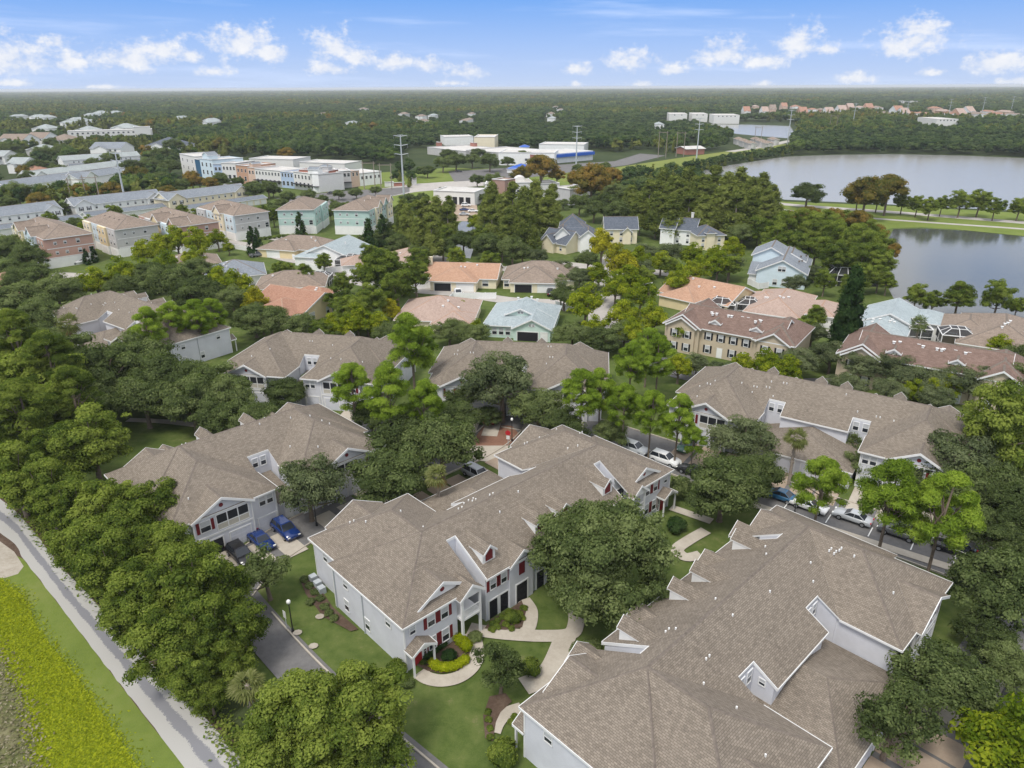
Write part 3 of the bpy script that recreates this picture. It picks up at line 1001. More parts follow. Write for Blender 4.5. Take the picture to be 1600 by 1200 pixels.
        fascia(fb, (-1.35, 18.6, 2.75), (1.35, 18.6, 2.75), out=(0, 1))
    # walls
    w = MB()
    e = ZE - 0.22
    i = 0.35
    half = [(nx0 - 2.55, i, e), (nx0 - 2.55, 2.6, e + 1.1), (nx0, 2.6, fz(2.6) - .2), (nx0, 5, fz(5) - .2), (nx1, 5, fz(5) - .2), (nx1, i, e)]
    foot = [(-LH + i, i, e)] + half + [(-x, y, t) for x, y, t in half[::-1]] + [(LH - i, i, e), (LH - i, D - i, e)]
    if lng:
        r_ = [(7.5, D - i, e), (7.5, 11.4, bz(11.4) - .2), (4.75, 11.4, bz(11.4) - .2), (4.75, D - i, e)]
        foot += r_ + [(-x, y, t) for x, y, t in r_[::-1]]
    else:
        foot += [(1.6, D - i, e), (1.6, 11.4, bz(11.4) - .2), (-1.6, 11.4, bz(11.4) - .2), (-1.6, D - i, e)]
    foot += [(-LH + i, D - i, e)]
    walls(w, foot)
    for s in (-1, 1):
        c = s * hr
        x0, x1 = c - 6.4, c + 6.4
        walls(w, [(x0, 9, e), (x1, 9, e), (x1, 18.8, e), (x0, 18.8, e)])
        gx = c + s * 0.5
        w.box(gx - 3.55, gx + 3.55, 18.7, 19.2, 0, ZE - .1)
        w.poly([(gx + 3.55, 19.2, ZE - .1), (gx - 3.55, 19.2, ZE - .1), (gx, 19.2, 7.4)])
        px = s * (LH - 5.4)
        w.poly([(px - 3.0, .9, 5.95), (px + 3.0, .9, 5.95), (px, .9, 7.6)], 1)
        qx = s * (LH - 7.95)
        w.poly([(qx - 1.4, -.55, ZE - .1), (qx + 1.4, -.55, ZE - .1), (qx, -.55, 6.55)], 1)
        ex = s * (LH - 1.65)
        w.poly([(ex - 1.2, -.85, 2.72), (ex + 1.2, -.85, 2.72), (ex, -.85, 3.4)], 1)
        if lng:
            gx2 = s * (LH - 15.5)
            w.box(gx2 - 1.75, gx2 + 1.75, .1, .4, 0, ZE - .2)
            w.poly([(gx2 - 1.75, .1, ZE - .2), (gx2 + 1.75, .1, ZE - .2), (gx2, .1, 6.8)])
    if lng:
        w.box(-7.0, 7.0, 13.0, 20.4, 0, 2.7)
    else:
        w.box(-1.45, 1.45, 11.6, 18.2, 0, 2.6)
    return (rf.mesh('roof', ['shingle_taupe', 'white_trim']), fb.mesh('fascia', ['white_trim']), cb.mesh('ridge_cap', ['ridge_dark']),
            w.mesh('wall', ['wall_lavender', 'white_trim']))


def dormer_meshes():
    b, w, v = MB(), MB(), MB()
    # face at y=0, base z=0; ridge runs back into the roof
    hw, ez, pz = 0.72, 1.1, 1.85
    for q in (-1, 1):
        e = [(q * (hw + .07), -.22, ez - .02), (0, -.22, pz), (0, pz / KP, pz), (q * (hw + .07), (ez - .02) / KP, ez - .02)]
        b.slab(e, 0.1)
        w.poly([(q * hw, 0, 0), (q * hw, 0, ez), (q * hw, ez / KP, ez)] if q > 0 else [(q * hw, ez / KP, ez), (q * hw, 0, ez), (q * hw, 0, 0)])
        fascia(w, (q * (hw + .07), -.22, ez - .02), (0, -.22, pz), 0.2, 0.05, (0, -1))
    w.poly([(-hw, 0, 0), (hw, 0, 0), (hw, 0, ez), (0, 0, pz - .1), (-hw, 0, ez)])
    v.box(-.4, .4, -.04, .02, .15, 1.05)
    v.poly([(-.4, -.04, 1.05), (.4, -.04, 1.05), (0, -.04, 1.45)])
    return b.mesh('dormer_roof', ['shingle_taupe', 'white_trim']), w.mesh('dormer_cheek', ['white_trim']), v.mesh('louvre', ['shutter_red'])


def disc_mesh(r, m, n=12):
    b = MB()
    b.tube([(0, .02, 0), (0, -.05, 0)], r, n)
    return b.mesh('gable_vent', [m])


def screen_meshes():
    b = MB()
    for z0, z1 in ((0.0, 0.1), (.82, .92), (2.1, 2.2)):
        b.box(-2.05, 2.05, -.07, .02, z0, z1)
    for x in (-2.0, -.667, .667, 2.0):
        b.box(x - .06, x + .06, -.08, .02, .1, .82)
        b.box(x - .06, x + .06, -.08, .02, .92, 2.1)
    p = MB()
    p.box(-.6, .6, -.02, .02, .92, 2.1)
    q = MB()
    q.box(-.6, .6, -.03, .02, .1, .82)
    return b.mesh('screen_porch', ['white_trim']), p.mesh('screen_panel', ['screen_mesh']), q.mesh('rail_panel', ['beige_panel'])


def boxm(name, w, d, h, m='white_trim'):
    def f():
        b = MB()
        b.box(-w / 2, w / 2, -d / 2, d / 2, 0, h)
        return b.mesh(name, [m])
    return cached((name, w, d, h, m), f)


def railing_mesh():
    b = MB()
    b.box(-1.03, 1.03, -.04, .04, .9, 1.0)
    b.box(-1.03, 1.03, -.04, .04, .1, .17)
    k = -.95
    while k < 1.0:
        b.box(k - .025, k + .025, -.025, .025, .16, .91)
        k += .16
    return b.mesh('railing', ['white_trim'])


def vent_mesh():
    b = MB()
    b.tube([(0, 0, -.05), (0, 0, .2)], .085, 7)
    return b.mesh('roof_vent', ['white_trim'])


def townhouse(label, r0, r1, hr, open_garage=(), group='grey-roofed lavender townhouse rows'):
    """r0, r1: ridge ends seen with the garage side on their left when walking r0 -> r1"""
    a, c = G(*r0, ZR), G(*r1, ZR)
    d = (c - a)
    d.z = 0
    d.normalize()
    yv = Vector((-d.y, d.x, 0))
    o = (a + c) / 2 - yv * HD
    ang = math.atan2(d.y, d.x)
    t = thing('townhouse', label, 'townhouse', (o.x, o.y, 0), ang, group)
    ms = cached(('th', hr), lambda: townhouse_meshes(hr))
    for n, me in zip(('roof', 'fascia', 'ridge_cap', 'wall'), ms):
        link(n, me, t)
    LH = hr + 7.6
    lng = hr > 10
    R_ = 'shutter_red'
    dm = cached('dormer', dormer_meshes)
    dx = ([-9.6, -1.9, 1.9, 9.6] if lng else [-3.2, 3.2])
    for x in dx:
        y = 1.4
        k = link('dormer', dm[1], t, (x, y, ZE + KP * y))
        k.scale = (1.2, 1.15, 1.15)
        link('dormer_roof', dm[0], k)
        link('louvre', dm[2], k)
    sp, pp, qp = cached('screen', screen_meshes)
    vd = cached('vent_red', lambda: disc_mesh(.26, 'shutter_red'))
    for s in (-1, 1):
        c_ = s * hr
        gx = c_ + s * .5
        D = 2 * HD
        for (xx, yy) in ((s * (LH - .35), .35), (s * (LH - .35), D - .35), (c_ + s * 6.4, 18.8), (c_ - s * 6.4, 18.8), (gx - 3.57, 19.2), (gx + 3.57, 19.2)):
            link('corner_board', boxm('corner_board', .15, .15, 5.36), t, (xx, yy, 0))
        link('string_course', boxm('string_course', 7.2, .14, .23), t, (gx, 19.2, 2.72))
        bx = s * (LH - 7.95)
        bal = link('balcony', boxm('balcony', 2.55, 3.08, .25), t, (bx, 1.04, 2.7))
        link('railing', cached('brail', railing_mesh), bal, (0, -1.43, .25))
        for q in (-1, 1):
            link('porch_post', boxm('porch_post', .24, .24, 2.7), t, (bx + q * 1.15, -.38, 0))
            link('porch_post', boxm('porch_post', .24, .24, 2.55), t, (bx + q * 1.15, -.38, 2.95))
            link('portico_post', boxm('portico_post', .17, .17, 2.7), t, (s * (LH - 1.65) + q * 1.2, -.8, 0))
        link('porch_beam', boxm('porch_beam', 2.55, .26, .22), t, (bx, -.38, 5.28))
        # garage side: porch, window, doors
        k = link('screen_porch', sp, t, (gx - s * 1.15, 19.2, 3.1), math.pi)
        for j in (-1.333, 0, 1.333):
            link('screen_panel', pp, k, (j, 0, 0))
            link('rail_panel', qp, k, (j, 0, 0))
        window(t, gx + s * 2.2, 19.2, 4.35, 1.15, 1.35, 'b', R_)
        link('gable_vent', vd, t, (gx, 19.2, 6.35), math.pi)
        garage_door(t, gx - 1.75, 19.2, 2.5, 2.15, 'b', opened=(s, -1) in open_garage)
        garage_door(t, gx + 1.75, 19.2, 2.5, 2.15, 'b', opened=(s, 1) in open_garage)
        for j in (-.45, .55):
            window(t, c_ - s * 5.2 + j, 18.8, 4.4, .75, 1.2, 'b')
        garage_door(t, c_ - s * 5.0, 18.8, 2.3, 2.1, 'b')
        window(t, c_ + s * 5.3, 18.8, 4.4, .8, 1.2, 'b')
        # end walls
        for (y, z) in ((3.0, 4.3), (7.0, 1.5), (10.8, 4.3), (11.0, 1.5)):
            window(t, s * (LH - .35), y, z, .8, 1.3 if z < 3 else .9, 'r' if s > 0 else 'l')
        window(t, c_ + s * 6.4, 16.4, 4.3, .8, 1.0, 'r' if s > 0 else 'l')
        for y in (7.6, 13.1):
            link('downspout', boxm('downspout', .1, .1, 5.3, 'metal_pole'), t, (s * (LH - .28), y, 0))
        # entrance front
        link('gable_vent', vd, t, (s * (LH - 5.4), .88, 6.75))
        window(t, s * (LH - 1.3), .35, 4.45, .6, .75, 'f')
        for x in (3.5, 5.15):
            window(t, s * (LH - x), .35, 4.35, .8, 1.25, 'f', R_)
            window(t, s * (LH - x), .35, 1.6, .8, 1.4, 'f', R_)
        door(t, s * (LH - 1.7), .35, 'f')
        window(t, s * (LH - 2.55), .35, 1.2, .3, 1.7, 'f', None, False)
        window(t, s * (LH - 7.95), 2.6, 4.0, 1.5, 1.9, 'f', None, False)
        window(t, s * (LH - 7.95), 2.6, 1.3, 1.5, 2.0, 'f', None, False)
        if lng:
            for x in (11.55, 13.1, 18.6, 20.2):
                window(t, s * (LH - x), .35, 4.3, .75, 1.2, 'f', R_)
                garage_door(t, s * (LH - x), .35, 1.15, 2.3, 'f', opened=True)  # no garage door: dark panel painting the shade of a porch opening
            link('red_louvre', cached('rlv', lambda: _louvre()), t, (s * (LH - 15.5), .1, 4.4))
            garage_door(t, s * (LH - 15.5), .1, 1.6, 2.5, 'f', opened=True)  # again a dark panel painted as a shaded opening, not a door
            for j in (5.45, 6.75):
                window(t, s * j, 11.4, 5.75, .7, 1.25, 'b')
            window(t, s * 4.75, 12.3, 5.3, .5, .6, 'r' if s > 0 else 'l')
            for x in (1.75, 4.9):
                garage_door(t, s * x, 20.4, 2.5, 2.15, 'b')
    if not lng:
        window(t, -.55, 11.4, 5.75, .7, 1.25, 'b')
        window(t, .6, 11.4, 5.75, .7, 1.25, 'b')
        window(t, -4.2, .35, 4.3, .75, 1.2, 'f', R_)
        window(t, 4.2, .35, 4.3, .75, 1.2, 'f', R_)
        door(t, 0, 18.2, 'b', 'garage_white')
    # driveways before the garage doors
    xv = d
    wpt = lambda x, y: o + xv * x + yv * y
    for s in (-1, 1):
        gx = s * (hr + .5)
        for x, w_ in ((gx - 1.75, 2.8), (gx + 1.75, 2.8), (s * (hr - 5.0), 2.6)) + (((s * 1.75, 2.8), (s * 4.9, 2.8)) if lng else ()):
            y0 = 20.5 if abs(x) < 7 else 19.3
            sheet('driveway', [wpt(x - w_ / 2, y0), wpt(x + w_ / 2, y0), wpt(x + w_ / 2, 26.2), wpt(x - w_ / 2, 26.2)], 'tan_concrete' if lng and (abs(x) < 7 or s > 0) else 'concrete',
                  'short concrete driveway before a townhouse garage', 'driveway', z=0.122)
        sheet('planting_bed', [wpt(gx - .2, 19.4), wpt(gx + .2, 19.4), wpt(gx + .2, 24), wpt(gx - .2, 24)], 'turf', 'narrow planted strip between two driveways', 'bed', z=0.128)
    # little white vents scattered over the slopes
    vm = cached('rvent', vent_mesh)
    rr = random.Random(int(o.x * 10))
    for k in range(20 if lng else 13):
        s = rr.choice((-1, 1))
        if rr.random() < .55:
            x = rr.uniform(-hr + 1, hr - 1)
            y = rr.uniform(1.5, 6.2) if rr.random() < .5 else rr.uniform(7.5, 10.8)
            z = min(ZE + KP * y, ZE + KP * (2 * HD - y))
        else:
            x, y = s * hr + rr.uniform(-4.5, 4.5), rr.uniform(9, 17)
            z = min(ZR - KP * abs(x - s * hr), ZE + KP * (19.3 - y))
            if y < 13.7:
                z = max(z, ZE + KP * (2 * HD - y))
        link('roof_vent', vm, t, (x, y, z))
        if rr.random() < .35:
            link('roof_vent', vm, t, (x + .5, y, z + (.0 if abs(x) < hr - 1.5 and y < 12 else 0)))
    return t


def _louvre():
    b = MB()
    b.box(-.42, .42, -.05, .02, -.75, .75)
    for k in range(9):
        b.box(-.36, .36, -.08, -.05, -.7 + k * .16, -.62 + k * .16)
    return b.mesh('red_louvre', ['shutter_red'])


townhouse('long grey-roofed townhouse in the centre with red shutters, red doors and white front gables', (656, 831), (936, 693), 14)
townhouse('nearest grey-roofed townhouse at bottom right, its huge roof cut off by the frame', (1259, 826), (1019, 1035), 14)
townhouse('grey-roofed townhouse beside the left wood with two blue cars at its open garages', (458, 638), (281, 696), 8.2, ((1, 1),))
townhouse('grey-roofed townhouse at the back left behind the dark oaks, screened porches facing the camera', (567, 526), (438, 518), 8.2)
townhouse('grey-roofed townhouse at the back centre behind one large oak and a dark red truck', (887, 537), (744, 532), 8.2)
townhouse('long grey-roofed townhouse on the right with a low garage wing and brown driveways', (1451, 633), (1156, 573), 14)
townhouse('grey-roofed townhouse at the far left half sunk in dark oaks and pines', (276, 486), (172, 454), 14)

# ------------------------------------------------------------------ houses of every other kind


class House:
    def __init__(self, name, label, cat, L, Rp, ze, group=None, ang=None, W=None):
        """L, Rp: the two ends of a front eave as surveyed; X runs L -> R, Y runs back from it"""
        a, c = G(*L, ze), G(*Rp, ze)
        d = c - a
        d.z = 0
        self.W = W or d.length
        if ang is not None:
            d = Vector((math.cos(R(ang)), math.sin(R(ang)), 0))
        d.normalize()
        self.t = thing(name, label, cat, (a.x, a.y, 0), math.atan2(d.y, d.x), group)
        self.walls, self.roofs, self.fb, self.cb, self.k = {}, {}, MB(), MB(), 0

    def wb(self, m):
        return self.walls.setdefault(m, MB())

    def rb(self, m):
        return self.roofs.setdefault(m, MB())

    def vol(self, x0, x1, y0, y1, ze, pitch, kind, wall, roof, over=0.45, z0=0.0, trim=True):
        self.k += 1
        ze = ze + 0.013 * self.k
        w = self.wb(wall)
        r = self.rb(roof)
        walls(w, [(x0, y0, ze - .05), (x1, y0, ze - .05), (x1, y1, ze - .05), (x0, y1, ze - .05)], z0)
        a0, a1, b0, b1 = x0 - over, x1 + over, y0 - over, y1 + over
        wx, wy = a1 - a0, b1 - b0
        F = (lambda *a, **k: fascia(self.fb, *a, **k)) if trim else (lambda *a, **k: None)
        C = (lambda *a: cap(self.cb, *a, 0.4)) if trim else (lambda *a: None)
        if kind == 'flat':
            r.slab([(x0 + .3, y0 + .3, ze - .35), (x1 - .3, y0 + .3, ze - .35), (x1 - .3, y1 - .3, ze - .35), (x0 + .3, y1 - .3, ze - .35)], .15, 0, 0)
            for (p, q, s, u) in ((x0, x1, y0, y0 + .3), (x0, x1, y1 - .3, y1), (x0, x0 + .3, y0 + .3, y1 - .3), (x1 - .3, x1, y0 + .3, y1 - .3)):
                w.box(p, q, s, u, ze - .5, ze + .1)
            if trim:
                self.fb.box(x0 - .12, x1 + .12, y0 - .12, y0 + .35, ze + .1, ze + .3)
                self.fb.box(x0 - .12, x0 + .35, y0 + .35, y1 + .12, ze + .1, ze + .3)
                self.fb.box(x1 - .35, x1 + .12, y0 + .35, y1 + .12, ze + .1, ze + .3)
            return ze
        if kind == 'hip':
            m = min(wx, wy) / 2
            zr = ze + m * pitch
            if wx >= wy:
                yc = (b0 + b1) / 2
                p, q = (a0 + m, yc, zr), (a1 - m, yc, zr)
                r.slab([(a0, b0, ze), (a1, b0, ze), q, p], .18)
                r.slab([(a0, b1, ze), (a1, b1, ze), q, p], .18)
                r.slab([(a0, b0, ze), (a0, b1, ze), p], .18)
                r.slab([(a1, b0, ze), (a1, b1, ze), q], .18)
                cs = ((a0, b0, p), (a0, b1, p), (a1, b0, q), (a1, b1, q))
            else:
                xc = (a0 + a1) / 2
                p, q = (xc, b0 + m, zr), (xc, b1 - m, zr)
                r.slab([(a0, b0, ze), (a0, b1, ze), q, p], .18)
                r.slab([(a1, b0, ze), (a1, b1, ze), q, p], .18)
                r.slab([(a0, b0, ze), (a1, b0, ze), p], .18)
                r.slab([(a0, b1, ze), (a1, b1, ze), q], .18)
                cs = ((a0, b0, p), (a1, b0, p), (a0, b1, q), (a1, b1, q))
            for x, y, e in cs:
                C((x, y, ze), e)
            if (Vector(p) - Vector(q)).length > 0.3:
                C(p, q)
            F((a0, b0, ze), (a1, b0, ze), out=(0, -1))
            F((a0, b1, ze), (a1, b1, ze), out=(0, 1))
            F((a0, b0, ze), (a0, b1, ze), out=(-1, 0))
            F((a1, b0, ze), (a1, b1, ze), out=(1, 0))
        elif kind == 'gx':
            yc, zr = (b0 + b1) / 2, ze + wy / 2 * pitch
            r.slab([(a0, b0, ze), (a1, b0, ze), (a1, yc, zr), (a0, yc, zr)], .18)
            r.slab([(a0, b1, ze), (a1, b1, ze), (a1, yc, zr), (a0, yc, zr)], .18)
            zg = zr - .2 - over * pitch * 0
            for x, o in ((x0, -1), (x1, 1)):
                g = [(x, y0, ze - .05), (x, y1, ze - .05), (x, yc, zg)]
                w.poly(g if o > 0 else g[::-1])
                xx = a0 if o < 0 else a1
                F((xx, b0, ze), (xx, yc, zr), 0.3, .07, (o, 0))
                F((xx, b1, ze), (xx, yc, zr), 0.3, .07, (o, 0))
            F((a0, b0, ze), (a1, b0, ze), out=(0, -1))
            F((a0, b1, ze), (a1, b1, ze), out=(0, 1))
            C((a0, yc, zr), (a1, yc, zr))
        elif kind == 'gy':
            xc, zr = (a0 + a1) / 2, ze + wx / 2 * pitch
            r.slab([(a0, b0, ze), (a0, b1, ze), (xc, b1, zr), (xc, b0, zr)], .18)
            r.slab([(a1, b0, ze), (a1, b1, ze), (xc, b1, zr), (xc, b0, zr)], .18)
            for y, o in ((y0, -1), (y1, 1)):
                g = [(x0, y, ze - .05), (x1, y, ze - .05), (xc, y, zr - .2)]
                w.poly(g if o < 0 else g[::-1])
                yy = b0 if o < 0 else b1
                F((a0, yy, ze), (xc, yy, zr), 0.3, .07, (0, o))
                F((a1, yy, ze), (xc, yy, zr), 0.3, .07, (0, o))
            F((a0, b0, ze), (a0, b1, ze), out=(-1, 0))
            F((a1, b0, ze), (a1, b1, ze), out=(1, 0))
            C((xc, b0, zr), (xc, b1, zr))
        elif kind == 'shed':
            zr = ze + wy * pitch
            r.slab([(a0, b0, ze), (a1, b0, ze), (a1, b1, zr), (a0, b1, zr)], .18)
            F((a0, b0, ze), (a1, b0, ze), out=(0, -1))
        return ze

    def wins(self, x0, x1, n, y, z, w, h, face='f', shut=None, blind=True):
        for i in range(n):
            u = x0 + (x1 - x0) * ((i + .5) / n)
            if face in 'fb':
                window(self.t, u, y, z, w, h, face, shut, blind)
            else:
                window(self.t, y, u, z, w, h, face, shut, blind)

    def band(self, x0, x1, y0, y1, z, h=.22, m='white_trim'):
        """a belt of trim round a volume"""
        b = self.walls.setdefault('band_' + m, MB())
        e = .05
        b.box(x0 - e, x1 + e, y0 - e, y0 + .02, z, z + h)
        b.box(x0 - e, x0 + .02, y0 + .02, y1, z, z + h)
        b.box(x1 - .02, x1 + e, y0 + .02, y1, z, z + h)

    def chimney(self, x, y, z0, z1, m='stucco_white'):
        b = MB()
        b.box(x - .45, x + .45, y - .35, y + .35, z0, z1)
        b.box(x - .55, x + .55, y - .45, y + .45, z1, z1 + .2)
        b.build('chimney', m, self.t)

    def vents(self, pts, m='white_trim'):
        v = cached(('rvent', m), lambda: _vent2(m))
        for p in pts:
            link('roof_vent', v, self.t, p)

    def done(self):
        for m, b in self.walls.items():
            if m.startswith('band_'):
                b.build('trim_band', m[5:], self.t)
            elif b.f:
                b.build('wall', m, self.t)
        for m, b in self.roofs.items():
            if b.f:
                b.build('roof', [m, 'white_trim'], self.t)
        if self.fb.f:
            self.fb.build('fascia', 'white_trim', self.t)
        if self.cb.f:
            self.cb.build('ridge_cap', self.capmat if hasattr(self, 'capmat') else 'ridge_dark', self.t)
        return self.t


def _vent2(m):
    b = MB()
    b.box(-.2, .2, -.2, .2, -.1, .3)
    b.box(-.28, .28, -.28, .28, .3, .36)
    return b.mesh('roof_vent', [m])


def villa(label, L, Rp, dep, kind, pitch, roof, wall, wings=(), gar=(), wn=(), ze=2.8, capm=None, y0=0.0, vents=3, group='villas of the middle quarter'):
    h = House('villa', label, 'house', L, Rp, ze, group)
    if capm:
        h.capmat = capm
    W = h.W
    h.vol(0, W, y0, y0 + dep, ze, pitch, kind, wall, roof)
    for (x0, x1, p, q, k, pt) in wings:
        h.vol(x0 * W, x1 * W, p, q, ze, pt, k, wall, roof)
    for (x, y, w, o) in gar:
        garage_door(h.t, x * W, y, w, 2.2, 'f', 'garage_white', opened=o)
    for (x, y, w, hh, f) in wn:
        window(h.t, x * W, y, 1.5, w, hh, f)
    rr = random.Random(len(label) * 31)
    zr = lambda x, y: ze + pitch * max(0, min(y - y0 + .4, y0 + dep - y + .4, (min(x, W - x) + .4) if kind == 'hip' else 99))
    h.vents([(x, y, zr(x, y)) for x, y in [(rr.uniform(.2, .8) * W, y0 + rr.uniform(.25, .45) * dep) for _ in range(vents)]])
    h.done()
    return h


OT, RT = 'shingle_orange', 'shingle_rust'
mat('tile_cap', (0.36, 0.235, 0.17), 0.9, 0.15, 2)
ro = 'tile_cap'
villa('orange-tiled villa with a cream double garage, one door open', (664, 433), (775, 436), 13, 'gx', .42, OT, 'wall_cream',
      [(.12, .75, -4, 8, 'hip', .42)], [(.29, -4, 4.6, True), (.60, -4, 4.6, False)], [(.85, 0, 1.6, 1.5, 'f'), (.05, 0, 1.0, 1.4, 'f')], capm=ro).chimney(0.6, 5.5, 2.5, 7.2, 'wall_cream') if True else 0
villa('grey-brown hip-roofed villa with a cream double garage beside the pale street', (786, 436), (897, 438), 15, 'hip', .46, 'shingle_brown', 'wall_cream',
      [(.12, .78, -3.5, 9, 'hip', .46)], [(.30, -3.5, 4.6, True), (.62, -3.5, 4.6, False)], [(.05, 0, 1.3, 1.5, 'f'), (.86, 0, 1.0, 1.5, 'f')])
h_ = House('villa', 'pale blue-grey villa with a front porch gable and small twin windows in it', 'house', (757, 507), (862, 512), 2.9, 'villas of the middle quarter')
W_ = h_.W
h_.capmat = 'shingle_bluegray'
h_.vol(0, W_, 0, 17, 2.9, .42, 'hip', 'wall_seafoam', 'shingle_bluegray')
h_.vol(.45 * W_, .99 * W_, -1.5, 6, 2.9, .5, 'gy', 'wall_seafoam', 'shingle_bluegray')
h_.vol(.3 * W_, .72 * W_, 3.0, 12, 4.6, .42, 'gy', 'wall_seafoam', 'shingle_bluegray', z0=3.5)
for x in (-.35, .35):
    window(h_.t, .72 * W_ + x, -1.5, 3.7, .45, .5, 'f')
    window(h_.t, .51 * W_ + x, 3.0, 5.2, .45, .5, 'f')
garage_door(h_.t, .66 * W_, -1.5, 4.6, 2.1, 'f', opened=True)
garage_door(h_.t, .90 * W_, -1.5, 1.4, 2.1, 'f', 'garage_white')
h_.wins(.1 * W_, .4 * W_, 3, 0, 1.5, 1.0, 1.5)
h_.vents([(.4 * W_, 10, 6.3), (.6 * W_, 11, 6.4), (.7 * W_, 10, 6.1)])
h_.done()
villa('pink-tiled hip-roofed villa half hidden by pines and yellow trees', (618, 500), (738, 502), 17, 'hip', .4, 'shingle_pink', 'wall_cream', [(.5, 1.0, -3, 6, 'hip', .4)], capm='tile_cap')
h_ = villa('rust-tiled villa with a yellow gable wall on its right', (472, 491), (541, 465), 17, 'gy', .40, RT, 'wall_yellow',
           [(-.28, .5, 1.5, 13, 'hip', .42), (.85, 1.25, 6, 16, 'hip', .4)], [], [(.2, 0, 1.8, 1.6, 'f'), (.55, 0, 1.0, 1.6, 'f'), (.68, 0, 1.0, 1.6, 'f'), (.82, 0, 1.0, 1.6, 'f')], capm=ro)
villa('dark brown hip-roofed villa behind the rust-tiled one', (398, 452), (506, 447), 14, 'hip', .42, 'shingle_brown', 'wall_cream')
villa('slate-blue villa roof with one small white gable', (322, 436), (414, 428), 15, 'hip', .42, 'shingle_gray', 'wall_white', [(.38, .72, -1.5, 6, 'gy', .5)])
villa('brown villa roof left of the slate-blue one', (258, 420), (345, 411), 14, 'hip', .40, 'shingle_brown', 'wall_cream')
villa('brown hip-roofed villa with a pale yellow wall by the aqua townhouse', (409, 386), (506, 392), 14, 'hip', .44, 'shingle_brown', 'wall_yellow', [(.0, .6, -2.5, 7, 'hip', .44)], [(.25, -2.5, 4.6, False)])
villa('light blue-grey gabled villa with a black pool cage on its right', (469, 399), (548, 403), 17, 'gy', .40, 'shingle_bluegray', 'wall_white', [(-.05, .5, -2, 8, 'hip', .42)], [(.2, -2, 4.6, False)], capm='shingle_bluegray')
villa('small pinkish-roofed villa right of the light blue one', (535, 415), (586, 412), 9, 'hip', .4, 'shingle_pink', 'wall_white', [], [(.3, 0, 4.2, False)], capm=ro)
villa('pinkish tiled villa roof below the pale street', (612, 411), (672, 408), 15, 'hip', .42, 'shingle_pink', 'wall_cream', capm=ro)
h_ = villa('long orange-tiled villa with a yellow right gable and a white pool cage', (1031, 455), (1136, 478), 15, 'gx', .42, OT, 'wall_yellow', [(.1, .62, -3, 8, 'hip', .42), (.02, .4, 6, 17, 'hip', .42)], capm=ro)
h_.wins(3, 13, 4, h_.W, 1.5, 1.0, 1.5, 'r')
villa('large pink-tiled hip-roofed villa behind the yellow townhouse', (1164, 486), (1249, 498), 22, 'hip', .40, 'shingle_pink', 'wall_white', [(1.0, 1.55, 5, 17, 'hip', .40), (-.2, .5, 8, 18, 'hip', .4)], [(.27, 0, 4.6, False), (.72, 0, 4.6, False)], capm=ro, vents=6)
h_ = villa('pale blue tiled villa with an aqua gable beside the pond', (1343, 515), (1414, 526), 12, 'hip', .44, 'shingle_bluegray', 'wall_white', [(-.1, 1.2, 7, 21, 'gy', .44), (1.0, 1.6, 13, 23, 'hip', .4)], [(.3, 0, 4.6, False), (.74, 0, 4.4, False)], capm='shingle_bluegray', vents=6)
villa('brown hip-roofed villa at the right edge with a black pool cage on its left', (1496, 535), (1640, 557), 24, 'hip', .40, 'shingle_brown', 'wall_yellow', [(-.22, .4, 7, 21, 'hip', .40)], [(.2, 0, 4.6, False), (.5, 0, 4.6, False)], vents=7)
villa('red-roofed villa cut off by the left edge', (-75, 470), (38, 462), 22, 'hip', .42, 'shingle_rust', 'wall_cream', [(.5, 1.12, -3, 10, 'hip', .42)], capm=ro)


def yellow_row(label, L, Rp, dorm):
    h = House('terrace', label, 'townhouse', L, Rp, 5.8, 'yellow terraces with red-brown roofs')
    W = h.W
    rf, wl = 'shingle_redbrown', 'wall_tan'
    h.vol(3, W - 3, 0.8, 12, 5.8, .52, 'gx', wl, rf)
    for x0, x1 in ((0, 7.5), (W - 7.5, W)):
        h.vol(x0, x1, 0, 14, 5.8, .62, 'gy' if x0 == 0 else 'hip', wl, rf)
        h.vol(x0 + .8, x1 - .8, -.5, 6, 5.8, .6, 'gy', wl, rf)
        h.wins(x0 + 1, x1 - 1, 2, -.5, 4.2, .9, 1.4, 'f', 'shutter_black')
        h.wins(x0 + 1, x1 - 1, 2, -.5, 1.4, .9, 1.5, 'f', 'shutter_black')
    n = int((W - 15) / 2.6)
    h.wins(8, W - 8, n, .8, 4.3, .85, 1.4, 'f', 'shutter_black')
    for i in range(n):
        x = 8 + (W - 16) * (i + .5) / n
        if i % 3 == 1:
            door(h.t, x, .8, 'f', 'garage_white')
        else:
            window(h.t, x, .8, 1.5, .85, 1.5, 'f', 'shutter_black')
    h.wins(2, 12, 3, 0, 4.3, .8, 1.3, 'l')
    for u in dorm:
        x = u * W
        h.vol(x - 1.0, x + 1.0, 1.9, 6, 6.9, .62, 'gy', 'wall_white', rf, .3, 6.2)
    rr = random.Random(int(W * 9))
    h.vents([(rr.uniform(8, W - 8), rr.uniform(3.5, 5.5), 8.0) for _ in range(10)])
    return h.done()


yellow_row('yellow two-storey terrace with a red-brown roof and two white dormers', (1040, 504), (1240, 541), (.38, .70))
yellow_row('second yellow terrace further right, mostly hidden behind trees', (1311, 551), (1606, 603), (.3, .64))

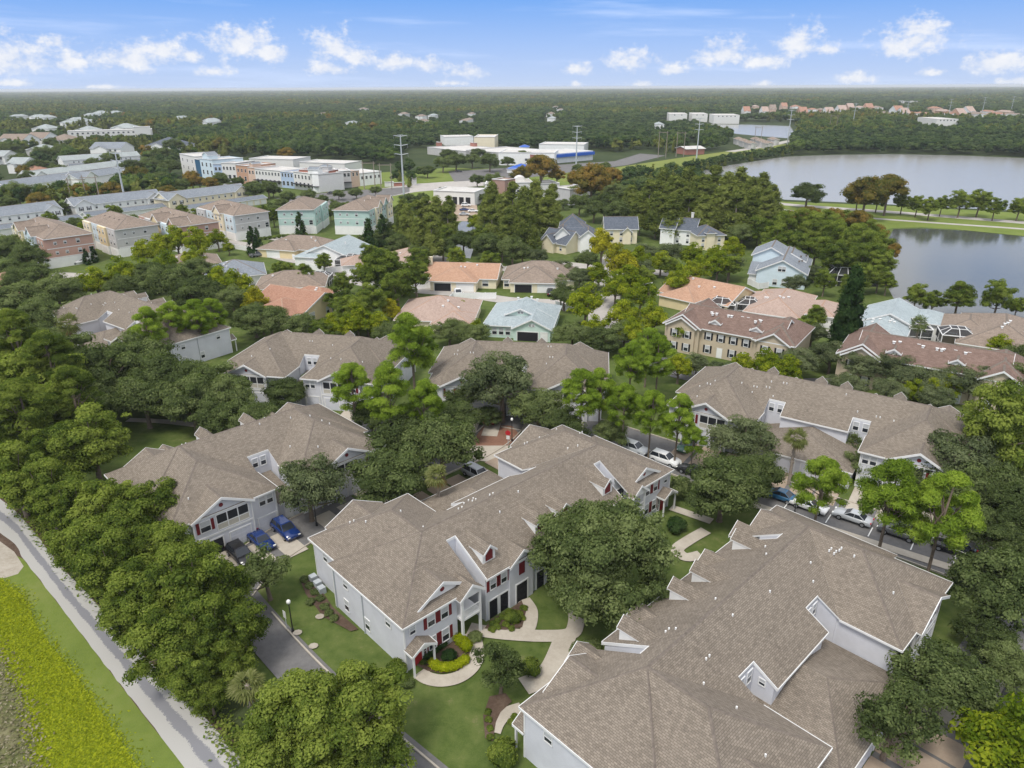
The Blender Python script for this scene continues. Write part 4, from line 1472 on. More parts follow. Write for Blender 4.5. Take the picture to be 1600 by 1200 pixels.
# pale blue two-storey house by the pond
h_ = House('house', 'pale blue two-storey house by the pond with grey roof and broad front gable', 'house', (1183, 422), (1260, 429), 4.3, None)
W_ = h_.W
h_.vol(0, W_, 0, 20, 4.3, .50, 'gy', 'wall_paleblue', 'shingle_gray')
h_.vol(-2.5, W_ * .55, 9, 20, 6.6, .5, 'gy', 'wall_paleblue', 'shingle_gray')
h_.vol(.3 * W_, W_ * .9, 12, 30, 5.2, .5, 'gy', 'wall_paleblue', 'shingle_gray')
h_.vol(-2.2, 0, 2, 8, 2.7, .3, 'shed', 'wall_white', 'shingle_gray')
h_.wins(.42 * W_, .58 * W_, 2, 0, 5.2, .9, 1.3)
h_.wins(.3 * W_, .85 * W_, 3, 0, 1.4, 1.1, 1.5)
h_.vents([(.8 * W_, 6, 6.3), (.85 * W_, 9, 5.9), (.8 * W_, 13, 6.3), (.9 * W_, 16, 6)], 'ridge_dark')
h_.done()


def dark_house(label, L, Rp, ze, dep, kind, pitch, wall, wings=(), wn=3, two=True, roof='shingle_slate'):
    h = House('house', label, 'house', L, Rp, ze, 'houses with dark slate roofs beyond the street')
    W = h.W
    h.vol(0, W, 0, dep, ze, pitch, kind, wall, roof)
    for (x0, x1, p, q, k, pt, dz) in wings:
        h.vol(x0 * W, x1 * W, p, q, ze + dz, pt, k, wall, roof)
    h.wins(.05 * W, .95 * W, wn, 0, ze - 1.5, .9, 1.3)
    if two:
        h.wins(.05 * W, .95 * W, wn, 0, 1.5, .9, 1.5)
    h.done()
    return h


dark_house('tall white house with several steep dark slate gables', (868, 367), (931, 368), 5.6, 10, 'hip', .7, 'wall_white', [(0, .36, -1.5, 7, 'gy', .95, .2), (.62, 1, -2, 7, 'gy', .8, -.3), (.1, .7, 3, 14, 'hip', .8, 2)])
dark_house('cream cottage with dark gabled roof left of the tall white house', (846, 376), (884, 383), 3.2, 9, 'gx', .8, 'wall_cream', [(.15, .6, -1.5, 6, 'gy', .9, .3)], 3, False)
dark_house('pale house with a plain dark gable roof behind yellow trees', (946, 358), (996, 358), 5.2, 9, 'gx', .75, 'wall_cream', [(.55, .8, -1, 5, 'gy', .9, -.8)])
dark_house('dark-roofed house with a white chimney', (1034, 357), (1086, 361), 5.2, 9, 'gx', .75, 'wall_white', [(0, .42, -1.5, 7, 'gx', .7, .4)]).chimney(9.5, 5, 4, 10.5)
dark_house('square pale house with a dark hip roof and a small dormer', (1091, 368), (1133, 367), 5.0, 11, 'hip', .5, 'wall_cream', [(.3, .6, -.8, 5, 'hip', .5, .8)])


def three_storey(label, L, ang, dep, end, bays, side='l', gables=()):
    """end-on townhouse block: gable/hip end toward us, long front with coloured bays on one side"""
    ze = 9.2
    h = House('townhouse', label, 'townhouse', L, (L[0] + 60, L[1]), ze, 'three-storey townhouse blocks in pastel colours', ang, 13.4)
    W = h.W
    rf = 'shingle_brown'
    h.vol(0, W, 0, dep, ze, .42, 'hip', end, rf, .5)
    n = len(bays)
    b = dep / n
    h.band(0, W, 0, dep, 5.9)
    h.band(0, W, 0, dep, 3.0, .3)
    h.wb('wall_white').box(-.07, W + .07, -.07, .1, 0, 2.95)
    for i, m in enumerate(bays):
        y0, y1 = i * b, (i + 1) * b - .05
        sx = -1 if side == 'l' else 1
        x_ = 0 if side == 'l' else W
        p = 1.2 if i % 2 else .6
        xa, xb = sorted((x_, x_ + sx * p))
        h.wb(m).box(xa, xb, y0 + .1, y1, 2.9, ze - .12)
        h.wb('wall_white').box(xa, xb, y0 + .1, y1, 0, 2.9)
        fx = xa if side == 'l' else xb
        for z in (7.5, 4.6):
            h.wins(y0 + .5, y1 - .4, 2, fx, z, 1.0, 1.5, side)
        garage_door(h.t, fx, (y0 + y1) / 2, 3.2, 2.2, side, 'garage_white')
        if i in gables:
            h.vol(min(x_ + sx * 1.6, x_ - sx * 4), max(x_ + sx * 1.6, x_ - sx * 4), y0 + .6, y1 - .5, ze + .1, .8, 'gx', m, rf, .3, ze - .4)
    for z in (7.6, 4.6):
        h.wins(.08 * W, .5 * W, 2, 0, z, .7, .8, 'f')
        h.wins(.62 * W, .72 * W, 1, 0, z, .9, 1.2, 'f')
    h.wins(.85 * W, .99 * W, 1, 0, 4.4, 1.3, 1.6, 'f', None, False)
    h.wins(.85 * W, .99 * W, 1, 0, 1.5, 1.2, 1.6, 'f', None, False)
    h.vents([(W * .3, dep * u, ze + .42 * W * .3) for u in (.25, .4, .55, .7)], 'ridge_dark')
    return h.done()


WP, WG, WA, WC, WB, WY_ = 'wall_pink', 'wall_gray', 'wall_aqua', 'wall_cream', 'wall_paleblue', 'wall_yellow'
three_storey('three-storey block with a pink clapboard end wall, leftmost of the pastel blocks', (70, 374), 46.5, 35, WP, [WP, WB, WB, WY_, WC], 'l', (1, 3))
three_storey('three-storey block with a grey end wall and a yellow bay beside the yellow-green trees', (181, 359), 46.5, 29, WG, [WG, WY_, WB, WC], 'l', ())
three_storey('three-storey block with a pink end wall between two grey-ended blocks', (281, 354), 46.5, 34, WP, [WP, WB, WY_, WG, WP], 'l', (0, 2))
three_storey('three-storey block with a grey end wall and pale blue bays', (366, 337), 46.5, 29, WG, [WB, WC, WB, WG], 'l', (1,))
three_storey('narrow aqua three-storey block with a brown hip roof', (433, 328), 2, 22, WA, [WA, WA], 'r', ())
three_storey('aqua three-storey block with white gabled balconies on its right front', (521, 328), -9, 27, WA, [WA, WC, WA, WC], 'r', (1, 2, 3))


def white_row(label, L, Rp, garL, gables, wall='wall_white', roof='shingle_gray', two=True, group='long white terraces with grey roofs'):
    h = House('terrace', label, 'townhouse', L, Rp, 5.6, group)
    W = h.W
    h.vol(0, W, 0, 11, 5.6, .5, 'gx', wall, roof)
    for (u0, u1) in gables:
        h.vol(u0 * W, u1 * W, -1.0, 12, 5.6, .62, 'gy', wall, roof)
        if two:
            h.wins(u0 * W + .6, u1 * W - .6, 2, -1.0, 4.2, .9, 1.4, 'f', 'shutter_black')
    if two:
        h.wins(.1 * W, .9 * W, max(3, int(W / 4)), 0, 4.3, .8, 1.3)
        h.vol(garL * W, 1.03 * W, -13, -6, 2.7, .32, 'gx', wall, 'shingle_darkgray')
        n = int(W * (1.03 - garL) / 3.4)
        for i in range(n):
            garage_door(h.t, garL * W + (i + .5) * W * (1.03 - garL) / n, -13, 2.6, 2.1, 'f', 'garage_white')
    return h.done()


white_row('long white terrace with grey roof cut off by the left edge', (-110, 352), (95, 326), 0, [(.86, 1.0)])
white_row('long white terrace with grey roof behind the tallest power pylon', (116, 322), (252, 307), 0.0, [(0, .2), (.82, 1.0)])
white_row('long cream terrace with grey roof right of the pylon', (262, 313), (386, 297), 0.05, [(0, .2), (.82, 1)], 'wall_cream')
white_row('low white terrace with pale roof, nearest of the distant ones', (10, 293), (118, 278), 0, [(.0, .16), (.8, .95)], two=False)
white_row('low white terrace continuing right of it', (122, 280), (198, 268), 0, [(.1, .35), (.85, 1)], two=False)
white_row('pale-roofed terrace behind the low white one', (53, 276), (195, 258), 0, [(0, .12)], 'wall_white', 'shingle_palegray', two=False)
white_row('pale green-grey terrace behind a pylon top', (98, 251), (218, 243), 0, [], 'wall_white', 'shingle_palegray', two=True)


def block(label, name, cat, L, Rp, dep, hgt, wall, group, roof='membrane_roof', wn=(), extra=None, awn=None):
    h = House(name, label, cat, L, Rp, 0.0, group)
    h.vol(0, h.W, 0, dep, hgt, 0, 'flat', wall, roof)
    for (n, z, w, hh) in wn:
        h.wins(.3, h.W - .3, n, 0, z, w, hh, 'f', None, False)
    if awn:
        b = MB()
        b.box(0, h.W, -2.0, 0, awn[0], awn[1])
        b.build('awning', awn[2], h.t)
    if extra:
        extra(h)
    return h.done()


def gable_top(m, w=.5, roof='shingle_gray', dz=0):
    def f(h):
        h.vol(h.W * (.5 - w / 2), h.W * (.5 + w / 2), .5, 6, h.hh + dz, .7, 'gy', m, roof, .3, h.hh - 2)
    return f


GS = 'colourful shop fronts of the main street'
shops = [
    ((286, 273), (309, 279), 14.0, 'stucco_white', 'tall white shop block at the left end of the main street', [(3, 10, 1.3, 1.7), (3, 5.5, 1.3, 1.7)]),
    ((309, 279), (317, 281), 12.5, 'glass_blue', 'narrow blue glass front beside the tall white shop', []),
    ((317, 281), (337, 284), 13.4, 'wall_paleblue', 'pale blue shop front with a grey gabled tower', [(3, 9.5, 1.5, 2.2), (3, 5, 1.6, 2.4)]),
    ((337, 284), (350, 284), 10.8, 'stucco_blue', 'bright blue narrow shop front', [(2, 7.5, 1.3, 1.8), (2, 3.8, 1.3, 1.8)]),
    ((350, 284), (372, 285), 11.6, 'stucco_white', 'white shop front right of the blue ones', [(4, 8, 1.2, 1.8), (3, 3, 1.8, 2.4)]),
    ((372, 286), (390, 288), 11.0, 'stucco_orange', 'orange-brown shop front in the middle of the street', [(3, 7.5, 1.2, 1.8), (2, 3, 1.8, 2.4)]),
    ((390, 288), (401, 289), 10.2, 'stucco_peach', 'peach shop front beside the orange one', [(2, 7, 1.2, 1.8)]),
    ((401, 289), (441, 293), 9.6, 'stucco_white', 'wide white shop front with a row of square dark windows', [(8, 7, 1.2, 1.6), (6, 2.6, 1.8, 2.2)]),
    ((441, 293), (461, 295), 9.2, 'stucco_blue', 'pale blue shop front between two white ones', [(4, 7, 1.2, 1.8), (3, 2.6, 1.8, 2.2)]),
    ((461, 295), (500, 301), 9.9, 'stucco_white', 'white corner building with tall windows', [(7, 7, 1.3, 1.9), (6, 2.8, 1.7, 2.4)]),
    ((500, 301), (516, 297), 10.3, 'wall_white', 'white side front of the corner building with a round gable', [(4, 7, 1.4, 2.0)]),
    ((516, 297), (531, 294), 10.8, 'brick_red', 'red brick shop front right of the corner', [(2, 7, 1.2, 1.8)]),
    ((531, 294), (550, 293), 9.7, 'wall_gray', 'grey shop front with a dark arcade', [(3, 7, 1.4, 1.8)]),
    ((550, 293), (563, 291), 9.3, 'stucco_peach', 'pale peach shop front near the end of the street', [(2, 7, 1.2, 1.8)]),
    ((563, 291), (597, 287), 7.4, 'wall_white', 'low white shop at the right end of the street', [(5, 4.5, 1.4, 1.6)]),
]
for i, (a, c, hg, wl, lb, wn) in enumerate(shops):
    ex = None
    if i in (2, 6, 10, 11):
        def ex(h, hg=hg, wl=wl, i=i):
            h.vol(h.W * .15, h.W * .6, 1, 7, hg + 1.4, .5, 'gy' if i != 11 else 'hip', wl if wl != 'brick_red' else 'wall_gray', 'shingle_gray', .3, hg - 1)
    block(lb, 'shop', 'shop', a, c, 4 if i == 10 else 16 + (i % 3) * 2, hg * .93, wl, GS, wn=wn, extra=ex, awn=(3.0, 3.3, 'shutter_black') if i in (7, 9, 12) else None)
for (a, c, dp, hg, lb) in [((392, 270), (460, 272), 22, 9, 'flat white roof block rising behind the shops'), ((470, 275), (540, 278), 20, 8.4, 'second flat white block behind the shops')]:
    block(lb, 'shop', 'shop', a, c, dp, hg, 'stucco_white', GS)

GP = 'school buildings with white flat roofs'
block('low white school wing at the left with brick panels', 'school', 'school', (668, 241), (728, 248), 40, 5.5, 'wall_gray', GP)
block('second low grey-white school wing', 'school', 'school', (728, 247), (779, 252), 45, 6.2, 'wall_gray', GP)
block('tall cream school hall with a flat roof', 'school', 'school', (741, 236), (773, 236), 40, 11.5, 'wall_cream', GP)
block('long white school front beside the blue pavilion', 'school', 'school', (779, 258), (866, 259), 30, 8.6, 'wall_white', GP, wn=[(3, 4, 2.0, 1.5)])
block('white school wing with a long blue fascia', 'school', 'school', (862, 256), (926, 250), 30, 6.5, 'wall_white', GP, awn=(4.2, 6.2, 'blue_awning'))
block('white-roofed hall behind the blue fascia wing', 'school', 'school', (842, 238), (912, 239), 30, 6.5, 'wall_white', GP)
block('small flat white block left behind the cream hall', 'school', 'school', (695, 227), (740, 226), 30, 7.5, 'wall_white', GP)
h_ = House('pavilion', 'bright blue hip-roofed pavilion in front of the school', 'pavilion', (796, 262), (822, 263), 3.0)
h_.vol(0, h_.W, 0, 12, 3.0, .35, 'hip', 'wall_white', 'blue_awning', 1.0)
h_.vol(-1, h_.W + 1, -2, 14, 2.4, .2, 'hip', 'wall_white', 'blue_awning', .6)
h_.done()
h_ = House('pavilion', 'small blue-roofed shed among trees behind the school', 'pavilion', (812, 230), (826, 230), 4.0)
h_.vol(0, h_.W, 0, 12, 4, .4, 'hip', 'stucco_blue', 'blue_awning', .6)
h_.done()
h_ = House('barn', 'dark red-sided shed with a pale roof beside the embankment', 'shed', (1073, 233), (1101, 232), 4.5)
h_.vol(0, h_.W, 0, 16, 4.5, .2, 'gx', 'brick_red', 'membrane_roof', .8)
h_.done()
for i, (a, c) in enumerate([((735, 238), (741, 239)), ((682, 238), (686, 239)), ((828, 262), (834, 263))]):
    block(('brick-red panel tower on the tall school hall', 'brick-red panel tower on the left school wing', 'brick-red pier beside the blue pavilion')[i], 'tower', 'pier', a, c, 3, 8 + i * .4, 'brick_red', GP)


def store_arch(h):
    for u in (.52, .68, .84):
        garage_door(h.t, u * h.W, 0, 2.4, 3.6, 'f', opened=True)  # dark panels paint the shade inside the arches; no garage doors here


block('white flat-roofed store with arched openings by the pond', 'store', 'store', (678, 318), (742, 321), 16, 6.0, 'stucco_white', 'white plaza buildings', extra=store_arch)
block('brown brick plaza tower', 'store', 'store', (769, 309), (789, 311), 9, 9.0, 'brick_brown', 'white plaza buildings')
block('white plaza hall beside the brick tower', 'store', 'store', (789, 310), (833, 309), 18, 7.4, 'stucco_white', 'white plaza buildings', wn=[(5, 3, 2.0, 2.2)])
block('low white plaza wing partly behind trees', 'store', 'store', (833, 308), (874, 306), 16, 6.2, 'stucco_white', 'white plaza buildings')
block('grey plaza building with dark shop windows', 'store', 'store', (890, 321), (924, 317), 14, 7.2, 'wall_gray', 'white plaza buildings', wn=[(4, 2.6, 2.0, 2.6)])
block('small white plaza corner left of the brick tower', 'store', 'store', (758, 309), (769, 309), 12, 6.6, 'stucco_white', 'white plaza buildings')
b_ = MB()
n_ = 14
for i in range(n_):
    a0, a1 = math.pi * i / n_, math.pi * (i + 1) / n_
    b_.poly([(4 * math.cos(a0), 0, 4 * math.sin(a0) * .9), (4 * math.cos(a0), 12, 4 * math.sin(a0) * .9), (4 * math.cos(a1), 12, 4 * math.sin(a1) * .9), (4 * math.cos(a1), 0, 4 * math.sin(a1) * .9)])
b_.poly([(4 * math.cos(math.pi * i / n_), 0, 3.6 * math.sin(math.pi * i / n_)) for i in range(n_ + 1)])
vt_ = b_.build('vault', 'stucco_white')
vt_.location = (G(812, 306).x, G(812, 306).y + 3, 6.2)
vt_.scale = (.8, .8, .8)
tag(vt_, 'white barrel-vaulted roof lantern on the plaza hall', 'roof lantern')


def far_house(label, L, wpx, ze, dep, kind, pitch, wall, roof, group, name='house', cat='house'):
    h = House(name, label, cat, L, (L[0] + wpx, L[1]), ze, group)
    h.vol(0, h.W, 0, dep, ze, pitch, kind, wall, roof, .5, trim=False)
    if kind != 'flat':
        h.vol(h.W * .2, h.W * .6, -3, dep * .5, ze, pitch, 'gy', wall, roof, .5, trim=False)
    if wpx > 12:
        n = 2 if wpx < 30 else 5
        h.wins(.1 * h.W, .9 * h.W, n, -.02, ze - 1.6, 1.6, 1.5, 'f', None, False)
    return h.done()


h_ = House('apartments', 'long white flat-roofed apartment row with dark ground-floor openings', 'apartments', (108, 219), (240, 215), 0.0)
h_.vol(0, h_.W, 0, 26, 9, 0, 'flat', 'stucco_white', 'membrane_roof')
h_.wins(2, h_.W - 2, 16, 0, 6.6, 2, 1.6, 'f', None, False)
h_.wins(2, h_.W - 2, 12, 0, 2.0, 4.0, 2.4, 'f', None, False)
h_.vol(h_.W * .78, h_.W * .98, -8, 10, 12, 0, 'flat', 'stucco_white', 'membrane_roof')
h_.done()
GH = 'distant pale houses beyond the white terraces'
for (x, y, w, ze, d, k, wl, rf, lb) in [
    (-5, 219, 40, 6, 24, 'gx', 'wall_white', 'shingle_brown', 'distant tan-roofed house at the left edge'),
    (38, 216, 30, 6, 24, 'gx', 'wall_white', 'shingle_brown', 'distant tan-roofed house right of the one at the edge'),
    (72, 219, 36, 6, 24, 'hip', 'wall_gray', 'shingle_brown', 'distant brown hip-roofed house left of the apartment row'),
    (49, 201, 26, 7, 24, 'hip', 'wall_white', 'shingle_palegray', 'distant white house with a domed pale roof'),
    (118, 203, 22, 6, 24, 'hip', 'wall_white', 'shingle_palegray', 'distant pale house behind the apartment row, left'),
    (172, 200, 34, 6, 24, 'hip', 'wall_white', 'shingle_palegray', 'distant pale house behind the apartment row, right'),
    (140, 232, 48, 7, 20, 'gx', 'wall_white', 'shingle_gray', 'distant grey-roofed row below the apartments'),
    (226, 228, 52, 6, 30, 'hip', 'wall_white', 'shingle_slate', 'distant blue-roofed house right of the apartments'),
    (40, 234, 32, 5, 20, 'hip', 'wall_gray', 'shingle_palegray', 'distant pale roof deep in the trees'),
    (10, 256, 26, 6, 16, 'gx', 'wall_white', 'shingle_palegray', 'distant white gabled house near the left edge'),
    (-12, 244, 18, 6, 16, 'gx', 'wall_white', 'shingle_palegray', 'distant white house cut by the left edge'),
    (28, 268, 32, 5, 14, 'hip', 'stucco_orange', 'shingle_rust', 'distant orange-brown roof among autumn trees'),
    (122, 266, 22, 4, 10, 'hip', 'wall_white', 'shingle_palegray', 'small pale house above the low terraces'),
    (-20, 296, 30, 5, 12, 'gx', 'wall_white', 'shingle_gray', 'white gabled house left of the low terraces')]:
    far_house(lb, (x, y), w, ze, d, k, .42, wl, rf, GH)
rr = random.Random(5)
for i in range(30):
    x = 1162 + i * 14.8 + rr.uniform(-3, 3)
    y = rr.choice((166, 170, 174)) + (x - 1160) * .012
    far_house('far small house with a reddish roof beyond the lakes', (x, y), rr.uniform(8, 14), 9, 40, rr.choice(('gx', 'hip')), .4, rr.choice(('stucco_peach', 'wall_white', 'stucco_orange')), rr.choice(('shingle_rust', 'shingle_pink', 'shingle_brown')), 'reddish houses beyond the lakes')
for i in range(22):
    x, y = rr.uniform(440, 1040), rr.uniform(156, 196)
    if 640 < x < 960 and y > 190:
        continue
    far_house('far pale roof showing between the forest trees', (x, y), rr.uniform(5, 10) * (y - 130) / 40, 8, 30, 'hip', .4, 'wall_white', rr.choice(('shingle_palegray', 'shingle_brown')), 'pale roofs in the far forest')
for i in range(16):
    x, y = rr.uniform(10, 330), rr.uniform(170, 192)
    far_house('far white roof in the forest on the left', (x, y), rr.uniform(8, 14), 9, 30, 'hip', .45, 'wall_white', 'shingle_palegray', 'white roofs in the left forest')
for (x, y, w, lb) in [(1046, 178, 28, 'far white warehouse beyond the small lake, left'), (1082, 178, 24, 'far white warehouse in the middle of its row'), (1116, 180, 40, 'far white warehouse beyond the small lake, right'),
                      (1412, 158, 26, 'far white domed hall on the horizon side'), (1462, 157, 16, 'smaller far white hall'), (1464, 186, 34, 'far white shed behind the lake wood')]:
    far_house(lb, (x, y), w, 12, 60, 'flat', 0, 'stucco_white', 'membrane_roof', 'far white halls', 'hall', 'hall')
for i in range(7):
    x = 1152 + i * 9
    far_house('far grey-roofed house beside the small lake, ' + ['first', 'second', 'third', 'fourth', 'fifth', 'sixth', 'last'][i] + ' from the left', (x, 218 + (i % 3) * 3), 12, 5, 16, 'hip', .45, 'wall_gray', 'shingle_brown', 'houses beside the small lake')

# ------------------------------------------------------------------ trees


def ico(sub=1):
    bm = bmesh.new()
    bmesh.ops.create_icosphere(bm, subdivisions=sub, radius=1.0)
    v = np.array([x.co for x in bm.verts])
    f = np.array([[x.index for x in g.verts] for g in bm.faces])
    bm.free()
    return v, f


ICO1, ICO2 = ico(1), ico(2)


def norm(a):
    return a / np.maximum(np.linalg.norm(a, axis=1, keepdims=True), 1e-6)


def crown_mesh(name, C, Rd, n, size, rng, core=0.80, asp=0.6, rand=0.75, spread=0.30, icos=ICO1, var=None, droop=0.0):
    """leaf-sized faces spread over many clumps; C centres (k,3), Rd radii (k,3)"""
    C, Rd = np.asarray(C, float), np.asarray(Rd, float)
    if Rd.ndim == 1:
        Rd = np.repeat(Rd[:, None], 3, 1)
    k = len(C)
    cv = rng.uniform(0.15, 0.85, k) if var is None else var
    prob = (Rd[:, 0] * Rd[:, 2])
    idx = rng.choice(k, n, p=prob / prob.sum())
    d = norm(rng.normal(size=(n, 3)))
    low = d[:, 2] < -0.35
    d[low, 2] *= -1
    pos = C[idx] + d * Rd[idx] * (1 - spread * 0.5 + spread * rng.random((n, 1)))
    N = norm(d + rand * rng.normal(size=(n, 3)) * 0.6 + np.array([0, 0, 0.25]))
    flip = (N * d).sum(1) < 0
    N[flip] *= -1
    T = norm(np.cross(N, rng.normal(size=(n, 3))))
    T[:, 2] -= droop
    T = norm(T)
    B = norm(np.cross(N, T))
    s = size * rng.uniform(0.6, 1.35, (n, 1))
    v = np.empty((n, 4, 3))
    v[:, 0] = pos + T * s
    v[:, 1] = pos + B * s * asp - N * s * 0.12
    v[:, 2] = pos - T * s
    v[:, 3] = pos - B * s * asp - N * s * 0.12
    sn = norm(d * 0.75 + N * 0.75 + np.array([0, 0, 0.22]))
    lv = v.reshape(-1, 3)
    ln = np.repeat(sn, 4, 0)
    lvar = np.repeat(np.clip(cv[idx] + rng.normal(0, 0.2, n), 0, 1), 4)
    nl = len(lv)
    quads = np.arange(nl).reshape(-1, 4)
    verts, norms, vars_ = [lv], [ln], [lvar]
    iv, jf = icos
    tris, off = [], nl
    if core:
        for i in range(k):
            w = iv * (1 + rng.uniform(-.14, .14, (len(iv), 1)))
            verts.append(C[i] + w * Rd[i] * core)
            norms.append(norm(iv * 0.8 + rng.normal(size=iv.shape) * .35))
            vars_.append(np.full(len(iv), cv[i] * 0.85))  # cores coloured darker than the leaves, painting shade into the crown gaps
            tris.append(jf + off)
            off += len(iv)
    V, NN, VA = np.concatenate(verts), np.concatenate(norms), np.concatenate(vars_)
    T3 = np.concatenate(tris) if tris else np.zeros((0, 3), int)
    me = bpy.data.meshes.new(name)
    me.vertices.add(len(V))
    me.vertices.foreach_set('co', V.astype(np.float32).ravel())
    nlp = quads.size + T3.size
    me.loops.add(nlp)
    me.loops.foreach_set('vertex_index', np.concatenate([quads.ravel(), T3.ravel()]).astype(np.int32))
    npoly = len(quads) + len(T3)
    me.polygons.add(npoly)
    st = np.concatenate([np.arange(len(quads)) * 4, quads.size + np.arange(len(T3)) * 3]).astype(np.int32)
    me.polygons.foreach_set('loop_start', st)
    at = me.attributes.new('var', 'FLOAT', 'POINT')
    at.data.foreach_set('value', VA.astype(np.float32))
    me.polygons.foreach_set('use_smooth', [True] * npoly)
    me.update(calc_edges=True)
    me.validate()
    me.normals_split_custom_set_from_vertices(NN.astype(np.float32).tolist())
    return me


def ell(rng, k, c, r, lo=-0.5, fill=0.35):
    """clump centres over and inside an ellipsoid"""
    d = norm(rng.normal(size=(k * 3, 3)))
    d = d[d[:, 2] > lo][:k]
    q = (1 - fill * rng.random((len(d), 1)) ** 1.5)
    return np.array(c) + d * np.array(r) * q


def trunk_mesh(name, H, r, limbs, m='bark', bend=0.3, rng=RNG):
    b = MB()
    top = Vector((rng.uniform(-bend, bend), rng.uniform(-bend, bend), H))
    mid = Vector((rng.uniform(-bend, bend) * .6, rng.uniform(-bend, bend) * .6, H * .5))
    b.tube([(0, 0, -.15), (0, 0, .3), tuple(mid), tuple(top)], [r * 1.45, r, r * .8, r * .45], 7)
    for e in limbs:
        e = Vector(e)
        t = rng.uniform(.45, .9)
        s = mid.lerp(top, (t - .5) * 2) if t > .5 else Vector((0, 0, 0)).lerp(mid, t * 2)
        m1 = s.lerp(e, .5) + Vector((0, 0, -.2))
        b.tube([tuple(s), tuple(m1), tuple(e)], [r * .45, r * .3, r * .12], 5)
    me = b.mesh(name, [m], True)
    return me


KINDS = {}     # kind -> list of (crown mesh, trunk mesh), crown width, height, crown centre height


def kind(name, W, H, zc, variants):
    KINDS[name] = (variants, W, H, zc)


def make_oak(seed, W, H, k, n, size, lm, flat=.40, zc=.58, cl=(.115, .18), lo=-.45, bark='bark', core=.8):
    rng = np.random.default_rng(seed)
    c = (0, 0, H * zc)
    P_ = ell(rng, k, c, (W * .40, W * .40, H * flat * .86), lo, .3)
    az_ = np.arctan2(P_[:, 1], P_[:, 0])
    lob = 1 + .17 * np.sin(2 * az_ + rng.uniform(0, 6)) + .13 * np.sin(3 * az_ + rng.uniform(0, 6)) + .08 * np.sin(5 * az_ + rng.uniform(0, 6))
    P_[:, :2] *= lob[:, None]
    P_[:, 2] += H * .05 * np.sin(2 * az_ + rng.uniform(0, 6))
    P_ += rng.normal(0, W * .035, P_.shape)
    rad = rng.uniform(cl[0] * .75, cl[1] * 1.05, len(P_)) * W
    Rd = np.stack([rad * rng.uniform(.9, 1.25, len(P_)), rad * rng.uniform(.9, 1.25, len(P_)), rad * rng.uniform(.62, .9, len(P_))], 1)
    # dense middle
    P_ = np.concatenate([P_, ell(rng, 5, c, (W * .14, W * .14, H * flat * .3), -1, .5)])
    Rd = np.concatenate([Rd, np.tile([[W * .19, W * .19, H * flat * .42]], (5, 1))])
    cm = crown_mesh('crown', P_, Rd, n, size, rng, core)
    cm.materials.append(MATS[lm])
    lim = [P_[i] for i in rng.choice(k, min(11, k), replace=False)]
    tm = trunk_mesh('trunk', H * zc, W * .028 + .08, lim, bark, .3, rng)
    return cm, tm


def recolour(pair, lm):
    c = pair[0].copy()
    c.materials.clear()
    c.materials.append(MATS[lm])
    return c, pair[1]


oaks = [make_oak(10 + i, 11, 9.5, 60, 13000, .17, 'leaf_oak', cl=(.085, .15), core=.68) for i in range(3)]
kind('oak', 11, 9.5, .58, oaks)
kind('grayoak', 11, 9.5, .58, [make_oak(20 + i, 11, 9.5, 62, 12000, .16, 'leaf_graygreen', cl=(.07, .125), core=.55) for i in range(2)])
kind('grandoak', 21, 13.5, .52, [make_oak(30, 21, 13.5, 170, 42000, .19, 'leaf_oak', .46, .54, (.05, .095), -.6, core=.68)])
woods = [make_oak(40 + i, 10, 12.5, 76, 16000, .165, 'leaf_wood', .40, .60, (.07, .125), -.75, core=.64) for i in range(3)]
kind('wood', 10, 12.5, .60, woods)
kind('bigwood', 17, 15, .56, [make_oak(47, 17, 15, 150, 40000, .19, 'leaf_wood', .42, .56, (.05, .09), -.75, core=.6)])
brights = [make_oak(50 + i, 7, 7.5, 40, 5000, .18, 'leaf_bright', .40, .58, (.09, .16), core=.6) for i in range(2)]
kind('bright', 7, 7.5, .58, brights)
kind('yellow', 7, 7.5, .58, [recolour(b, 'leaf_yellow') for b in brights])
kind('autumn', 9, 11, .60, [recolour(make_oak(60 + i, 9, 11, 44, 5000, .22, 'leaf_autumn', .40, .60), 'leaf_autumn') for i in range(2)])
kind('small', 7, 7.5, .58, [recolour(make_oak(65 + i, 7, 7.5, 40, 6000, .14, 'leaf_oak', .40, .58, (.08, .14), core=.55), 'leaf_oak') for i in range(2)])
kind('medium', 10, 12, .60, [recolour(w, 'leaf_wood') for w in woods])
kind('forest_edge', 10, 12, .6, [recolour(make_oak(68 + i, 10, 12, 30, 2200, .42, 'leaf_forest', .42, .6), 'leaf_forest') for i in range(3)])


def make_pine(seed, W=7.5, H=14):
    rng = np.random.default_rng(seed)
    k = 50
    t = rng.random(k) ** .8
    z = H * (.46 + .50 * t)
    prof = np.sin(np.clip((t * .86 + .14), 0, 1) * math.pi) ** .6
    a = rng.random(k) * 2 * math.pi
    rr_ = W * .42 * prof * np.sqrt(rng.uniform(.25, 1, k))
    P_ = np.stack([rr_ * np.cos(a), rr_ * np.sin(a), z], 1)
    rad = rng.uniform(.08, .135, k) * W
    Rd = np.stack([rad, rad, rad * .7], 1)
    cm = crown_mesh('crown', P_, Rd, 15000, .21, rng, .66, .2, 1.0, .5)
    cm.materials.append(MATS['leaf_pine'])
    tm = trunk_mesh('trunk', H * .93, .19, [P_[i] for i in rng.choice(k, 14, replace=False)], 'bark', .25, rng)
    return cm, tm


kind('pine', 7.5, 14, .72, [make_pine(70 + i) for i in range(3)])
kind('tallpine', 7, 16, .74, [recolour(make_pine(75 + i, 7, 16), 'leaf_wood') for i in range(2)])


